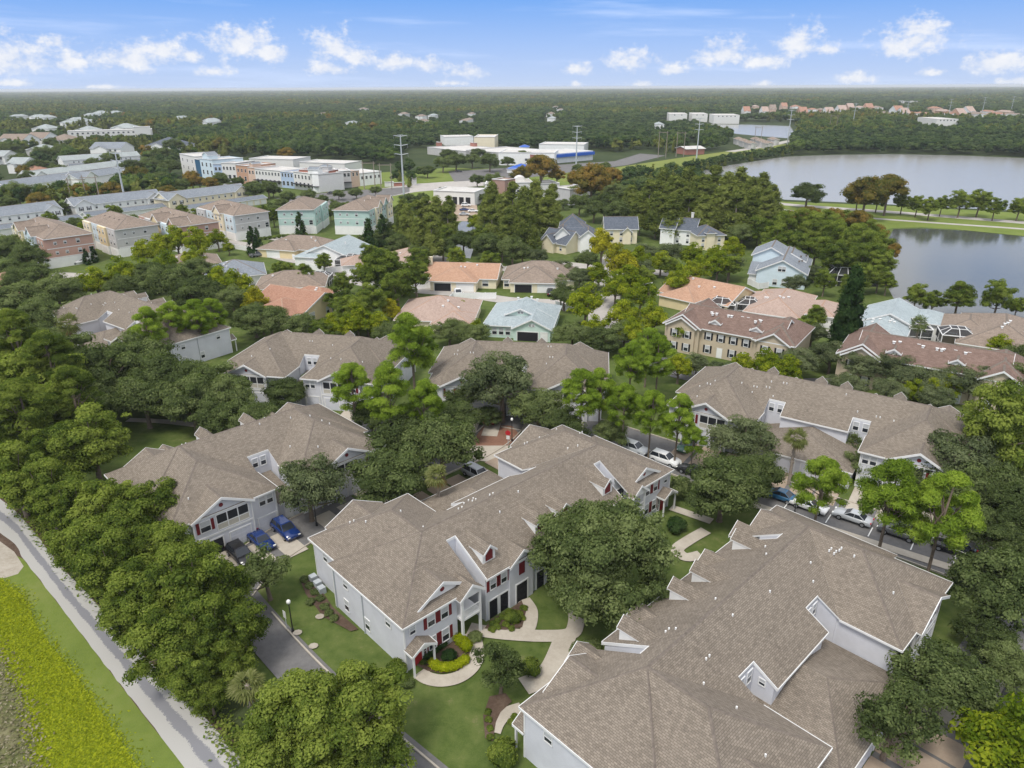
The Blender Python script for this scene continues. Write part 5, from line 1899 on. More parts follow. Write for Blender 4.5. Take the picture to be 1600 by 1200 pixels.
def make_cypress(seed, W=6, H=15, lm='leaf_cypress', n=5200, k=60, size=.26, zlo=.16):
    rng = np.random.default_rng(seed)
    t = rng.random(k)
    z = H * (zlo + (.97 - zlo) * t)
    a = rng.random(k) * 2 * math.pi
    rr_ = W * .36 * (1 - t) ** .5 * np.sqrt(rng.uniform(.2, 1, k))
    P_ = np.stack([rr_ * np.cos(a), rr_ * np.sin(a), z], 1)
    rad = W * (.13 + .10 * (1 - t))
    Rd = np.stack([rad, rad, rad * 1.15], 1)
    cm = crown_mesh('crown', P_, Rd, n, size, rng, .75, .4, .8, .4, droop=.3)
    cm.materials.append(MATS[lm])
    return cm, trunk_mesh('trunk', H * .9, .16, [], 'pale_bark', .1, rng)


kind('cypress', 4.3, 13.5, .52, [make_cypress(80 + i) for i in range(3)])
kind('conifer', 6.5, 13, .48, [make_cypress(85, 6.5, 13, 'leaf_conifer', 5200, 90, .24, .06)])
kind('smallconifer', 3, 6, .5, [make_cypress(87, 3, 6, 'leaf_conifer', 1400, 40, .18, .08)])


def make_palm(seed, H=7.5, lm='leaf_palm', n=34, ln=1.75):
    rng = np.random.default_rng(seed)
    b = MB()
    for i in range(n):
        a = i * 2.399 + rng.uniform(-.2, .2)
        el = math.asin(rng.uniform(-.75, .98))
        d = Vector((math.cos(a) * math.cos(el), math.sin(a) * math.cos(el), math.sin(el)))
        s = Vector((-math.sin(a), math.cos(a), 0))
        o = Vector((0, 0, H))
        u = s.cross(d)
        st = o + d * ln * .45
        b.tube([tuple(o), tuple(st)], [.03, .02], 4, 0, False)
        for j in range(9):             # fan of blades
            g = (j - 4) / 4 * 1.25
            dd = (d * math.cos(g) + s * math.sin(g)).normalized()
            L_ = ln * (.75 - .12 * abs(g))
            m1 = st + dd * L_ * .6 + u * .05
            tip = st + dd * L_ + Vector((0, 0, -.30 * ln * (.5 + abs(g) * .4)))
            w = s * math.cos(g) * .085 - d * math.sin(g) * .085
            b.poly([st, m1 + w, tip, m1 - w], 1 if (el < -.45 and rng.random() < .7) else 0)
    me = b.mesh('crown', [lm, 'leaf_palm_dry'])
    at = me.attributes.new('var', 'FLOAT', 'POINT')
    at.data.foreach_set('value', rng.uniform(.1, .9, len(me.vertices)).astype(np.float32))
    t = MB()
    t.tube([(0, 0, -.1), (.05, .05, H * .5), (0, 0, H + .1)], [.24, .2, .22], 8)
    for i in range(30):
        z = H * (.45 + .5 * i / 30)
        a = i * 2.4
        t.bar((.2 * math.cos(a), .2 * math.sin(a), z), (.34 * math.cos(a), .34 * math.sin(a), z + .3), .08, .05)
    return me, t.mesh('trunk', ['pale_bark'], True)


kind('palm', 4.0, 8.5, .88, [make_palm(90 + i) for i in range(2)])
kind('queenpalm', 4.4, 8.5, .88, [recolour(make_palm(95, 7.5, 'leaf_oak', 30, 2.0), 'leaf_oak')])


def make_bush(seed, W, H, lm, n, size, k=14):
    rng = np.random.default_rng(seed)
    P_ = ell(rng, k, (0, 0, H * .45), (W * .3, W * .3, H * .3), -.3, .4)
    Rd = np.stack([np.full(len(P_), W * .24)] * 2 + [np.full(len(P_), H * .26)], 1)
    cm = crown_mesh('foliage', P_, Rd, n, size, rng, .88, .55, .6, .2)
    cm.materials.append(MATS[lm])
    return cm, None


kind('bush', 2.2, 1.6, .45, [make_bush(100 + i, 2.2, 1.6, 'leaf_wood', 1500, .10) for i in range(2)])
kind('ballbush', 2.4, 1.9, .45, [make_bush(103, 2.4, 1.9, 'leaf_conifer', 2600, .085, 20), make_bush(104, 2.4, 1.9, 'leaf_wood', 2600, .085, 20)])
kind('limebush', 1.6, 1.0, .45, [make_bush(106, 1.6, 1.0, 'leaf_lime', 1200, .08)])
kind('darkbush', 3.2, 2.2, .45, [make_bush(108, 3.2, 2.2, 'leaf_oak', 1500, .16)])
N_TREE = [0]
CATN = dict(bush='bush', ballbush='bush', limebush='bush', darkbush='bush', palm='palm', queenpalm='palm', pine='pine', tallpine='pine', cypress='cypress')
NAMES = dict(bigwood='broadleaf_tree', oak='oak_tree', grayoak='oak_tree', grandoak='oak_tree', wood='broadleaf_tree', medium='broadleaf_tree', bright='street_tree', yellow='street_tree', autumn='autumn_tree', small='small_tree',
             pine='pine_tree', tallpine='pine_tree', cypress='cypress_tree', conifer='conifer', smallconifer='conifer', palm='palm_tree', queenpalm='palm_tree', bush='bush', ballbush='bush', limebush='bush', darkbush='bush', forest_edge='broadleaf_tree')


def plant(k, x, y, sc, label, group=None, sz=1.0, z=0.0):
    """one tree or bush standing at x, y"""
    v, W, H, zc = KINDS[k]
    cm, tm = v[N_TREE[0] % len(v)]
    N_TREE[0] += 1
    t = thing(NAMES[k], label, CATN.get(k, 'tree'), (x, y, z), random.uniform(0, 6.28), group)
    q = random.uniform(.92, 1.08)
    t.scale = (sc, sc * random.uniform(.93, 1.07), sc * sz * q)
    if tm:
        link('trunk', tm, t)
    link('crown' if tm else 'foliage', cm, t)
    return t


def tree(k, px, py, wpx, label, group=None, sz=1.0):
    """a tree whose crown was seen centred at px, py and wpx wide"""
    v, W, H, zc = KINDS[k]
    h = 6.0
    for _ in range(4):
        p = G(px, py, h)
        w = wpx * depth(p) / FPX
        sc = w / W
        h = H * sz * sc * zc
        h = min(h, 40)
    return plant(k, p.x, p.y, sc, label, group, sz)

# the one-off trees, each where it was seen (crown centre and width in photo pixels)
ONE = [
    ('grandoak', 945, 880, 262, 'huge dark live oak filling the court between the two nearest townhouses', 1),
    ('small', 782, 1042, 82, 'loose white-flowering tree on the lawn before the central townhouse', 1.1),
    ('grayoak', 480, 757, 118, 'pale-trunked oak standing before the garages with the blue cars', 1.15),
    ('oak', 606, 745, 128, 'round dark oak at the right end of the left townhouse', .9),
    ('oak', 690, 700, 125, 'broad dark oak in the island between the lanes, right of the two', 1),
    ('oak', 625, 692, 110, 'dark oak behind the round one by the left townhouse', .9),
    ('small', 415, 893, 88, 'small grey-green oak on the lawn corner by the lane', 1),
    ('palm', 683, 742, 46, 'bright cabbage palm in the island beside the silver minivan', 1),
    ('palm', 385, 1066, 66, 'cabbage palm with drooping dry fronds at the edge of the left wood', .8),
    ('palm', 108, 510, 42, 'yellowing palm left of the far left townhouse', 1.0),
    ('palm', 1243, 690, 42, 'small palm before the low garage wing of the right townhouse', 1),
    ('queenpalm', 1437, 506, 34, 'dark feathery palm beside the pale blue pond villa', 1),
    ('queenpalm', 877, 442, 26, 'small palm at the corner of the grey-brown villa', 1),
    ('bigwood', 512, 1122, 250, 'large light green tree at the bottom edge beside the left wood', .85),
    ('wood', 200, 962, 92, 'small fresh green tree leaning over the gravel path', .8),
    ('wood', 140, 690, 132, 'yellowish green tree at the corner of the small dark lawn', .85),
    ('grayoak', 785, 605, 112, 'oak standing before the back centre townhouse above the red truck', 1.1),
    ('oak', 1130, 765, 122, 'dense dark oak right of the central townhouse end', .95),
    ('oak', 1180, 745, 82, 'narrow dark tree beside the blue parked car', 1.1),
    ('pine', 1285, 748, 92, 'bright pine over the white parked car', 1),
    ('pine', 1393, 775, 112, 'bright pine over the silver parked car', 1),
    ('pine', 1475, 802, 112, 'roundest bright green pine, rightmost along the parked cars', .95),
    ('oak', 1475, 1065, 168, 'dark oak over the driveway of the nearest townhouse', .85),
    ('small', 1395, 1128, 132, 'bushy grey-green tree at the low garage roof of the nearest townhouse', 1),
    ('bright', 1575, 1172, 150, 'yellow-green tree in the bottom right corner', 1.0),
    ('oak', 1558, 925, 150, 'large dark oak at the right edge by the nearest townhouse', 1.0),
    ('medium', 1568, 672, 120, 'tall fresh green tree at the right end of the right townhouse', 1.25),
    ('grayoak', 1165, 692, 108, 'spreading oak before the right townhouse, left of its palm', .85),
    ('grayoak', 1490, 725, 130, 'thin grey tree before the right gable of the right townhouse', .95),
    ('conifer', 1327, 497, 58, 'dark pointed conifer between the pink and the pale blue villas', 1.15),
    ('bright', 915, 478, 62, 'yellow-green tree at the left side of the pale street', 1),
    ('bright', 975, 492, 58, 'yellow-green tree at the right side of the pale street', 1),
    ('yellow', 970, 415, 58, 'bright yellow tree where the pale street ends', 1),
    ('yellow', 940, 385, 46, 'yellow tree before the pale house with a plain gable', 1),
    ('yellow', 398, 470, 46, 'golden tree left of the rust-tiled villa', 1),
    ('yellow', 612, 486, 34, 'small golden tree beside the pink-tiled villa', 1),
    ('autumn', 845, 268, 52, 'orange-brown tree left of the blue pavilion', .9),
    ('autumn', 925, 284, 60, 'orange-brown tree right of the white plaza', .9),
    ('oak', 1262, 303, 58, 'round tree standing alone on the lake shore', .8),
    ('autumn', 1355, 300, 60, 'brownish tree on the lake bank, left of the row', 1),
    ('autumn', 1388, 300, 52, 'russet tree on the lake bank, second of the row', .95),
]
for k, x, y, w, lb, sz in ONE:
    tree(k, x, y, w, lb, None, sz)

# trees that come in numbers
MANY = [
    ('wood', 'mid-green broadleaf tree in the wood along the gravel path', 'trees of the wood along the gravel path', 1.0,
     [(15, 585, 105), (62, 590, 120), (30, 660, 130), (95, 645, 105), (20, 735, 115), (95, 715, 110), (70, 765, 105), (118, 800, 95), (165, 795, 105), (135, 850, 105), (200, 838, 115),
      (178, 892, 110), (235, 800, 100), (258, 862, 100), (302, 886, 96), (225, 925, 115), (290, 930, 135), (345, 925, 100), (262, 1000, 120), (325, 990, 125), (378, 985, 90), (305, 1048, 95), (355, 1030, 80), (430, 1172, 120), (585, 1180, 110), (330, 1085, 60)]),
    ('tallpine', 'tall pine rising from the left wood', 'pines of the left wood', .85, [(25, 530, 95), (75, 555, 95), (30, 625, 100), (115, 615, 80)]),
    ('oak', 'dark oak in the grove between the left townhouses', 'dark oaks of the grove between the left townhouses', 1.0,
     [(95, 560, 110), (160, 585, 120), (215, 560, 105), (255, 590, 115), (300, 592, 84), (330, 605, 96), (360, 625, 90), (150, 615, 105), (225, 622, 105), (300, 630, 100), (352, 652, 90), (402, 662, 76), (410, 665, 80), (110, 625, 95)]),
    ('oak', 'dark oak behind the far left townhouse', 'dark oaks behind the far left townhouse', .9,
     [(25, 470, 95), (60, 500, 90), (35, 530, 80), (75, 545, 85), (90, 460, 80), (45, 440, 70), (270, 445, 80), (310, 455, 85), (362, 468, 64), (395, 498, 72), (300, 425, 70), (240, 430, 70), (420, 505, 70), (195, 445, 60), (470, 512, 60)]),
    ('bright', 'yellow-green tree in the belt below the slate-blue villa', 'yellow-green trees below the slate-blue villa', 1.0,
     [(150, 440, 52), (190, 432, 52), (230, 425, 50), (262, 420, 48), (345, 440, 50), (372, 450, 50), (300, 405, 36), (410, 495, 44), (130, 450, 50), (250, 385, 42), (225, 398, 40), (275, 378, 44), (310, 382, 46), (340, 375, 30)]),
    ('pine', 'tall bare-stemmed pine in front of the far left townhouse', 'pines before the far left townhouse', 1.0, [(228, 505, 64), (268, 500, 52), (305, 492, 56), (332, 488, 48)]),
    ('pine', 'bright pine between the back left and back centre townhouses', 'pines between the two back townhouses', 1.0,
     [(548, 600, 74), (606, 613, 82), (664, 632, 66), (645, 528, 84)]),
    ('pine', 'bright pine in the group behind the central townhouse end', 'pines behind the central townhouse', 1.0,
     [(907, 606, 74), (938, 606, 58), (975, 635, 62), (1018, 645, 66), (1060, 655, 64), (985, 560, 66), (1030, 556, 62), (1012, 532, 58), (1085, 690, 44)]),
    ('oak', 'dark oak along the front of the back townhouses', 'dark oaks before the back townhouses', .85,
     [(447, 612, 72), (725, 615, 76), (840, 640, 86), (880, 665, 80), (700, 655, 90), (640, 660, 80), (580, 650, 80), (870, 625, 60), (955, 680, 60), (495, 600, 54), (760, 650, 46)]),
    ('oak', 'dark oak in the hedge-like row behind the back townhouses', 'dark oaks behind the back townhouses', .75,
     [(575, 505, 60), (610, 515, 60), (700, 520, 60), (740, 520, 60), (895, 525, 66), (935, 528, 66), (975, 520, 66), (560, 490, 50), (530, 500, 46)]),
    ('oak', 'dark oak around the right townhouse and its street', 'dark oaks around the right townhouse', .95,
     [(1540, 760, 120), (1590, 800, 110), (1525, 700, 80), (1505, 770, 100), (1575, 740, 90), (1440, 745, 80), (1350, 725, 60), (1590, 600, 90), (1545, 830, 90), (1595, 880, 90), (1600, 560, 60), (1325, 690, 56), (1545, 1000, 90), (1590, 1060, 100)]),
    ('grayoak', 'grey-green oak in the belt between the right townhouse and the yellow terraces', 'oaks before the yellow terraces', .9,
     [(1088, 572, 48), (1125, 582, 56), (1252, 568, 70), (1300, 555, 70), (1345, 570, 76), (1390, 575, 76), (1430, 590, 80), (1475, 590, 76), (1520, 600, 80), (1560, 575, 60), (1270, 520, 56), (1215, 590, 46), (1320, 600, 60), (1385, 610, 60), (1460, 620, 60)]),
    ('bright', 'yellow-green tree beside the yellow terraces', 'yellow-green trees by the yellow terraces', 1.0,
     [(1198, 568, 52), (1228, 580, 50), (1062, 572, 46), (1160, 572, 40), (1455, 615, 44), (1475, 603, 46), (1425, 612, 40), (1075, 520, 46), (1020, 500, 50), (1560, 540, 40)]),
    ('bright', 'yellow-green tree lining the pale street', 'yellow-green street trees', 1.0,
     [(985, 440, 50), (1000, 465, 50), (960, 455, 46), (935, 430, 40), (1000, 408, 44), (1034, 408, 40), (1078, 402, 40), (1112, 406, 42), (925, 515, 46), (985, 525, 46), (1085, 425, 44), (1060, 440, 46), (1120, 415, 44), (1148, 390, 38)]),
    ('grayoak', 'grey-green tree along the pale street', 'grey-green street trees', .9,
     [(905, 430, 46), (925, 455, 44), (1008, 396, 48), (1052, 398, 50), (1000, 420, 50), (1140, 415, 50), (1095, 450, 40), (880, 420, 40), (840, 400, 36), (1240, 445, 44), (1275, 425, 34)]),
    ('medium', 'tree standing between the villas of the middle quarter', 'trees between the middle villas', 1.0,
     [(595, 430, 66), (620, 450, 56), (575, 470, 56), (600, 412, 44), (650, 430, 50), (545, 485, 56), (655, 415, 40), (535, 440, 34), (505, 410, 28), (475, 430, 34), (440, 425, 30), (530, 470, 40), (580, 398, 34), (715, 405, 30), (765, 410, 36), (500, 515, 40)]),
    ('bright', 'yellowish tree in the villa gardens', 'yellowish trees in the villa gardens', 1.0, [(560, 500, 52), (590, 505, 44), (520, 505, 40), (720, 480, 28), (745, 512, 30), (540, 512, 40), (575, 420, 34), (635, 440, 30)]),
    ('cypress', 'olive cypress in the clump by the small pond', 'cypresses by the small pond', .70,
     [(652, 350, 30), (668, 345, 32), (684, 352, 30), (640, 362, 28), (700, 356, 28), (676, 375, 30), (655, 378, 26), (770, 330, 32), (786, 340, 32), (802, 328, 34), (820, 338, 34), (838, 330, 34), (856, 340, 32), (795, 362, 32), (815, 368, 30), (770, 360, 28), (830, 362, 28), (862, 322, 26), (632, 345, 24), (757, 345, 24), (700, 335, 22)]),
    ('cypress', 'olive cypress in the dense stand before the lake', 'cypresses of the dense stand before the lake', .58,
     [(1015, 318, 34), (1035, 308, 36), (1055, 318, 36), (1075, 305, 38), (1095, 315, 38), (1115, 303, 38), (1135, 313, 40), (1155, 303, 38), (1172, 315, 38), (1190, 305, 34), (1025, 338, 36), (1050, 342, 36), (1075, 340, 36), (1100, 340, 38), (1125, 338, 38), (1150, 342, 38), (1175, 340, 36), (1195, 330, 32), (1000, 335, 32), (985, 325, 28), (1205, 318, 28)]),
    ('oak', 'dark tree in the belt behind the dark-roofed houses', 'dark trees behind the dark-roofed houses', 1.0,
     [(760, 385, 50), (800, 390, 50), (815, 396, 38), (725, 375, 44), (930, 328, 40), (965, 330, 46), (945, 320, 44), (980, 310, 44), (905, 318, 40), (1160, 365, 46), (690, 385, 44), (655, 395, 40), (620, 385, 40), (1140, 345, 40)]),
    ('medium', 'mid-green tree in the wood left of the pond', 'trees of the wood left of the pond', 1.0,
     [(1225, 360, 50), (1255, 355, 50), (1285, 360, 54), (1310, 372, 54), (1335, 385, 54), (1355, 370, 44), (1240, 385, 50), (1275, 390, 50), (1305, 405, 50), (1345, 405, 54), (1372, 390, 48), (1375, 415, 46), (1210, 378, 44), (1350, 430, 40), (1190, 360, 44), (1325, 350, 36), (1375, 436, 34), (1200, 392, 34)]),
    ('autumn', 'olive-brown tree in the wood left of the pond', 'olive-brown trees left of the pond', 1.0, [(1262, 340, 40), (1300, 345, 40), (1340, 350, 40), (1365, 362, 34), (1235, 345, 36), (1390, 395, 30)]),
    ('medium', 'slender tree in the row along the lake shore road', 'trees along the lake shore road', 1.0,
     [(1410, 315, 28), (1432, 318, 28), (1452, 322, 30), (1470, 318, 26), (1500, 316, 34), (1530, 314, 36), (1555, 322, 30), (1592, 322, 30), (1340, 308, 30), (1372, 310, 30)]),
    ('medium', 'round garden tree between the right villas and the pond', 'garden trees on the pond shore', 1.0,
     [(1430, 462, 36), (1500, 462, 50), (1560, 468, 50), (1460, 472, 34), (1590, 478, 30), (1290, 438, 36), (1330, 452, 30), (1258, 512, 40), (1275, 495, 34), (1385, 440, 30)]),
    ('oak', 'dark tree in the belt between the white terraces', 'dark trees between the white terraces', .9,
     [(100, 325, 30), (30, 305, 46), (70, 308, 40), (10, 318, 36), (150, 300, 34), (190, 292, 34), (220, 285, 36), (250, 280, 36), (45, 275, 30), (60, 260, 34), (90, 268, 30), (145, 258, 30), (175, 250, 30), (205, 262, 36), (235, 258, 36), (265, 262, 36), (255, 240, 36), (285, 290, 30), (310, 285, 30), (345, 283, 30), (270, 225, 30), (15, 235, 36), (65, 240, 36), (100, 236, 34), (30, 250, 30), (80, 225, 28), (115, 225, 26), (395, 300, 34), (420, 296, 34), (450, 310, 26), (480, 308, 24), (440, 320, 22)]),
    ('autumn', 'brownish tree in the belt between the white terraces', 'brownish trees between the white terraces', .9, [(130, 300, 36), (175, 300, 34), (60, 318, 34), (210, 275, 36), (300, 282, 30), (35, 270, 24), (265, 300, 28), (330, 290, 24)]),
    ('oak', 'oak on the green verges by the boulevard', 'oaks along the boulevard', .85,
     [(667, 268, 26), (712, 252, 36), (738, 250, 32), (765, 255, 36), (690, 255, 32), (700, 240, 28), (770, 285, 36), (745, 282, 26), (960, 300, 40), (985, 290, 36), (1005, 285, 34), (895, 300, 36), (1040, 280, 30), (820, 245, 26), (745, 240, 24), (640, 315, 30), (660, 310, 26), (625, 330, 30), (480, 302, 24), (395, 292, 28), (425, 300, 22), (555, 300, 24), (505, 312, 20), (370, 286, 22), (338, 290, 26), (355, 292, 22), (530, 305, 20), (585, 296, 22), (792, 255, 24), (850, 262, 20), (905, 262, 20), (945, 262, 22), (690, 300, 22), (755, 310, 20), (842, 312, 26), (880, 318, 22)]),
    ('autumn', 'tawny tree around the plaza', 'tawny trees around the plaza', .9, [(815, 270, 30), (955, 278, 36), (870, 275, 26), (900, 282, 34), (345, 225, 24), (448, 238, 26)]),
    ('oak', 'dark tree left of the pastel townhouses', 'dark trees left of the pastel townhouses', .9, [(15, 395, 66), (45, 405, 56), (10, 425, 60), (50, 430, 50), (20, 380, 46)]),
    ('smallconifer', 'small dark upright tree at the foot of the pastel townhouses', 'small dark trees at the pastel townhouses', 1.0, [(107, 400, 15), (132, 400, 13), (147, 396, 13), (394, 357, 14), (470, 352, 18), (541, 352, 14), (555, 350, 14), (402, 372, 14), (395, 378, 22), (575, 366, 26), (600, 360, 24)]),
]
ORD = ['first', 'second', 'third', 'fourth', 'fifth', 'sixth', 'seventh', 'eighth', 'ninth', 'tenth', 'eleventh', 'twelfth', 'thirteenth', 'fourteenth', 'fifteenth', 'sixteenth']
for k, lb, gp, sz, pts in MANY:
    pts = sorted(pts)
    for i, (x, y, w) in enumerate(pts):
        l2 = lb if len(pts) > 16 else lb + ', ' + ORD[i] + ' from left'
        tree(k, x + random.uniform(-2, 2), y + random.uniform(-2, 2), w, l2, gp, sz)

# bushes, hedges
ONEB = [('ballbush', 619, 1046, 40, 'large round dark shrub at the corner of the central townhouse', 1.15), ('darkbush', 636, 1068, 24, 'low dark bush beside the big round shrub', .7),
        ('ballbush', 828, 1044, 36, 'clipped dark ball shrub on the court lawn', 1.0), ('ballbush', 702, 1024, 27, 'green ball shrub inside the yellow hedge', .8),
        ('ballbush', 799, 964, 30, 'ball shrub in the bed before the central entrance', .8), ('ballbush', 1056, 820, 36, 'ball shrub at the far end of the court', .9),
        ('ballbush', 784, 1178, 52, 'big round shrub by the corner of the nearest townhouse', 1.1), ('darkbush', 743, 995, 26, 'dark bush beside the porch of the central townhouse', .7),
        ('darkbush', 1062, 765, 40, 'tall dark shrub at the far corner of the central townhouse', 1.3), ('darkbush', 905, 1015, 34, 'dark hedge bush where two walks meet, left', .7), ('darkbush', 925, 1010, 34, 'dark hedge bush where two walks meet, right', .7),
        ('limebush', 662, 1030, 0, '', 0)]
for k, x, y, w, lb, sz in ONEB:
    if w:
        tree(k, x, y, w, lb, None, sz)
for i, (x, y) in enumerate([(763, 1125), (765, 1138), (766, 1152), (798, 1128), (804, 1120), (762, 1112)]):
    tree('bush', x, y, 14, 'small clipped bush in the bed by the nearest townhouse', 'clipped bushes by the nearest townhouse', .8)
for i, (x, y) in enumerate([(500, 935), (507, 948), (514, 958), (522, 966), (492, 925), (484, 915), (476, 905), (485, 940)]):
    tree('darkbush', x, y, 17, 'dark foundation bush along the end wall of the central townhouse', 'foundation bushes of the central townhouse', .7)
for i, (x, y) in enumerate([(770, 975), (778, 970), (786, 964), (812, 958), (790, 976), (805, 972), (672, 1024), (682, 1016), (692, 1008), (1000, 800), (1012, 796), (1022, 790), (985, 806), (768, 984), (776, 980), (800, 982), (815, 966), (818, 950), (795, 958), (656, 1030), (662, 1034)]):
    tree('bush', x, y, 15, 'low green bush under the front windows of the central townhouse', 'front bed bushes of the central townhouse', .7)


def hedge(label, line, w, h, lm, group=None, step=.35):
    rng = np.random.default_rng(len(label))
    ln = smooth_line(line, 6)
    C = []
    for a, c in zip(ln[:-1], ln[1:]):
        L_ = (c - a).length
        for q in range(max(1, int(L_ / step))):
            p = a.lerp(c, (q + .5) / max(1, int(L_ / step)))
            C.append((p.x, p.y, h * .5))
    C = np.array(C)
    Rd = np.tile([[w * .5, w * .5, h * .52]], (len(C), 1))
    me = crown_mesh('hedge', C, Rd, int(len(C) * 90), .085, rng, .9, .6, .6, .15)
    me.materials.append(MATS[lm])
    return tag(link('hedge', me), label, 'hedge', group)


hedge('bright yellow-green hedge curving round the bed at the red door', pxs((676, 1040), (685, 1046), (700, 1047), (716, 1043), (728, 1034)), 1.1, .8, 'leaf_lime')
hedge('bright yellow-green hedge behind it, beside the porch walk', pxs((716, 1004), (724, 1010), (731, 1018)), 1.3, 1.1, 'leaf_lime')
hedge('dark green hedge under the lower windows of the central townhouse', pxs((664, 1032), (680, 1020), (696, 1008)), .9, .9, 'leaf_conifer')
hedge('dark hedge in front of the pale blue pond house', pxs((1190, 440), (1212, 445), (1235, 447), (1262, 447)), 2.0, 2.0, 'leaf_conifer', step=1.0)
hedge('low hedge beside the aqua townhouses', pxs((590, 366), (612, 360), (632, 352)), 3.0, 1.6, 'leaf_wood', step=1.0)
hedge('low dark hedge beneath the grey-ended townhouse', pxs((400, 376), (440, 372), (480, 368)), 2.0, 1.4, 'leaf_wood', step=1.0)

# ------------------------------------------------------------------ walks, beds and markings of the court
_sheet[0] = 52
WK = 'pale concrete walk across the court lawn'
ribbon('walkway', pxs((655, 1052), (668, 1061), (690, 1065), (715, 1060), (735, 1046), (744, 1028), (743, 1008), (736, 990)), 1.5, 'concrete', 'curved pale walk from the red door to the porch', 'walkway')
ribbon('walkway', pxs((733, 983), (765, 989), (805, 993), (850, 995), (890, 992), (900, 975), (900, 950)), 1.7, 'concrete', WK, 'walkway')
ribbon('walkway', pxs((818, 938), (829, 955), (828, 975), (820, 994)), 1.5, 'concrete', 'short pale walk to the central entrance', 'walkway')
ribbon('walkway', pxs((884, 994), (874, 1020), (862, 1045), (845, 1062), (818, 1074)), 2.2, 'concrete', 'pale walk down to the nearest townhouse', 'walkway')
ribbon('walkway', pxs((1048, 794), (1080, 805), (1112, 816)), 1.4, 'concrete', 'pale walk at the far end of the court', 'walkway')
ribbon('walkway', pxs((1103, 830), (1075, 846), (1058, 860), (1072, 872), (1095, 868)), 1.6, 'concrete', 'winding pale walk at the far end of the court', 'walkway')
ribbon('walkway', pxs((771, 1146), (778, 1130), (792, 1116), (815, 1108)), 1.3, 'concrete', 'curved pale walk at the corner of the nearest townhouse', 'walkway')
ribbon('sidewalk', pxs((1120, 770), (1200, 797), (1300, 829), (1400, 861), (1500, 893)), 1.4, 'concrete', 'pale pavement beside the parked cars', 'pavement')
ribbon('sidewalk', pxs((200, 657), (260, 660), (330, 668), (420, 676)), 1.5, 'concrete', 'pale pavement beyond the small dark lawn', 'pavement')
sheet('planting_bed', pxs((640, 1035), (664, 1018), (700, 992), (728, 1000), (735, 1016), (732, 1036), (716, 1050), (690, 1054), (668, 1050)), 'mulch', 'mulched bed inside the curved yellow hedge', 'bed')
sheet('planting_bed', pxs((757, 984), (766, 970), (795, 955), (815, 940), (822, 957), (816, 982), (790, 986)), 'mulch', 'mulched bed before the central entrance', 'bed')
sheet('planting_bed', pxs((468, 905), (485, 900), (520, 950), (560, 985), (548, 988), (505, 965), (478, 930)), 'mulch', 'mulched strip along the end wall', 'bed')
sheet('planting_bed', pxs((765, 1090), (790, 1085), (800, 1098), (782, 1115), (775, 1130), (770, 1160), (758, 1155), (755, 1120)), 'mulch', 'mulched bed by the nearest townhouse', 'bed')
for c_ in ((490, 1011), (465, 990), (500, 965)):
    p_ = G(*c_)
    sheet('planting_bed', [p_ + Vector((.5 * math.cos(a * .785), .42 * math.sin(a * .785), 0)) for a in range(8)], 'sand', 'bare sandy ring in the lawn', 'bed')
for i in range(7):
    x = 1170 + i * 65
    y = 762 + (x - 1170) * .312
    a_ = G(x, y)
    d_ = Vector((math.cos(R(-128)), math.sin(R(-128)), 0))
    s_ = Vector((-d_.y, d_.x, 0)) * .07
    b0_ = a_ + d_ * .6
    b1_ = a_ + d_ * 3.0
    sheet('parking_line', [b0_ - s_, b0_ + s_, b1_ + s_, b1_ - s_], 'paint_line', 'white line between two parking bays', 'marking')

# ------------------------------------------------------------------ standing weeds and rough grass


def inside(p, poly):
    x, y = p
    c = False
    j = len(poly) - 1
    for i in range(len(poly)):
        if (poly[i][1] > y) != (poly[j][1] > y) and x < (poly[j][0] - poly[i][0]) * (y - poly[i][1]) / (poly[j][1] - poly[i][1]) + poly[i][0]:
            c = not c
        j = i
    return c


def tufts(name, label, poly, n, hgt, wid, lm, cat, seed):
    rng = np.random.default_rng(seed)
    q = [(G(*p).x, G(*p).y) for p in poly]
    x0, x1 = min(a for a, _ in q), max(a for a, _ in q)
    y0, y1 = min(a for _, a in q), max(a for _, a in q)
    C = []
    while len(C) < n:
        x, y = rng.uniform(x0, x1), rng.uniform(y0, y1)
        if inside((x, y), q):
            C.append((x, y, 0))
    C = np.array(C, float)
    C[:, :2] += rng.normal(0, .55, (n, 2))
    a = rng.uniform(0, 6.28, n)
    D = np.stack([np.cos(a), np.sin(a), np.zeros(n)], 1)
    h = (hgt * rng.uniform(.4, 1.3, n))[:, None]
    lean = np.concatenate([rng.normal(0, .35, (n, 2)), np.ones((n, 1))], 1)
    w = wid * rng.uniform(.6, 1.4, (n, 1))
    top = C + np.stack([np.zeros(n), np.zeros(n), (hgt * rng.uniform(.15, 1.0, n))], 1)
    U = np.concatenate([rng.normal(0, .35, (n, 2)), np.ones((n, 1))], 1)
    U /= np.linalg.norm(U, axis=1, keepdims=True)
    A = np.cross(U, D)
    A /= np.linalg.norm(A, axis=1, keepdims=True)
    B = np.cross(U, A)
    v = np.stack([top + A * w * 1.5, top + B * w * .8, top - A * w * 1.5, top - B * w * .8], 1).reshape(-1, 3)
    me = bpy.data.meshes.new(name)
    me.from_pydata(v.tolist(), [], np.arange(len(v)).reshape(-1, 4).tolist())
    at = me.attributes.new('var', 'FLOAT', 'POINT')
    at.data.foreach_set('value', np.repeat(rng.uniform(0.1, .9, n), 4).astype(np.float32))
    me.materials.append(MATS[lm])
    tag(link(name, me), label, cat, None, 'stuff')


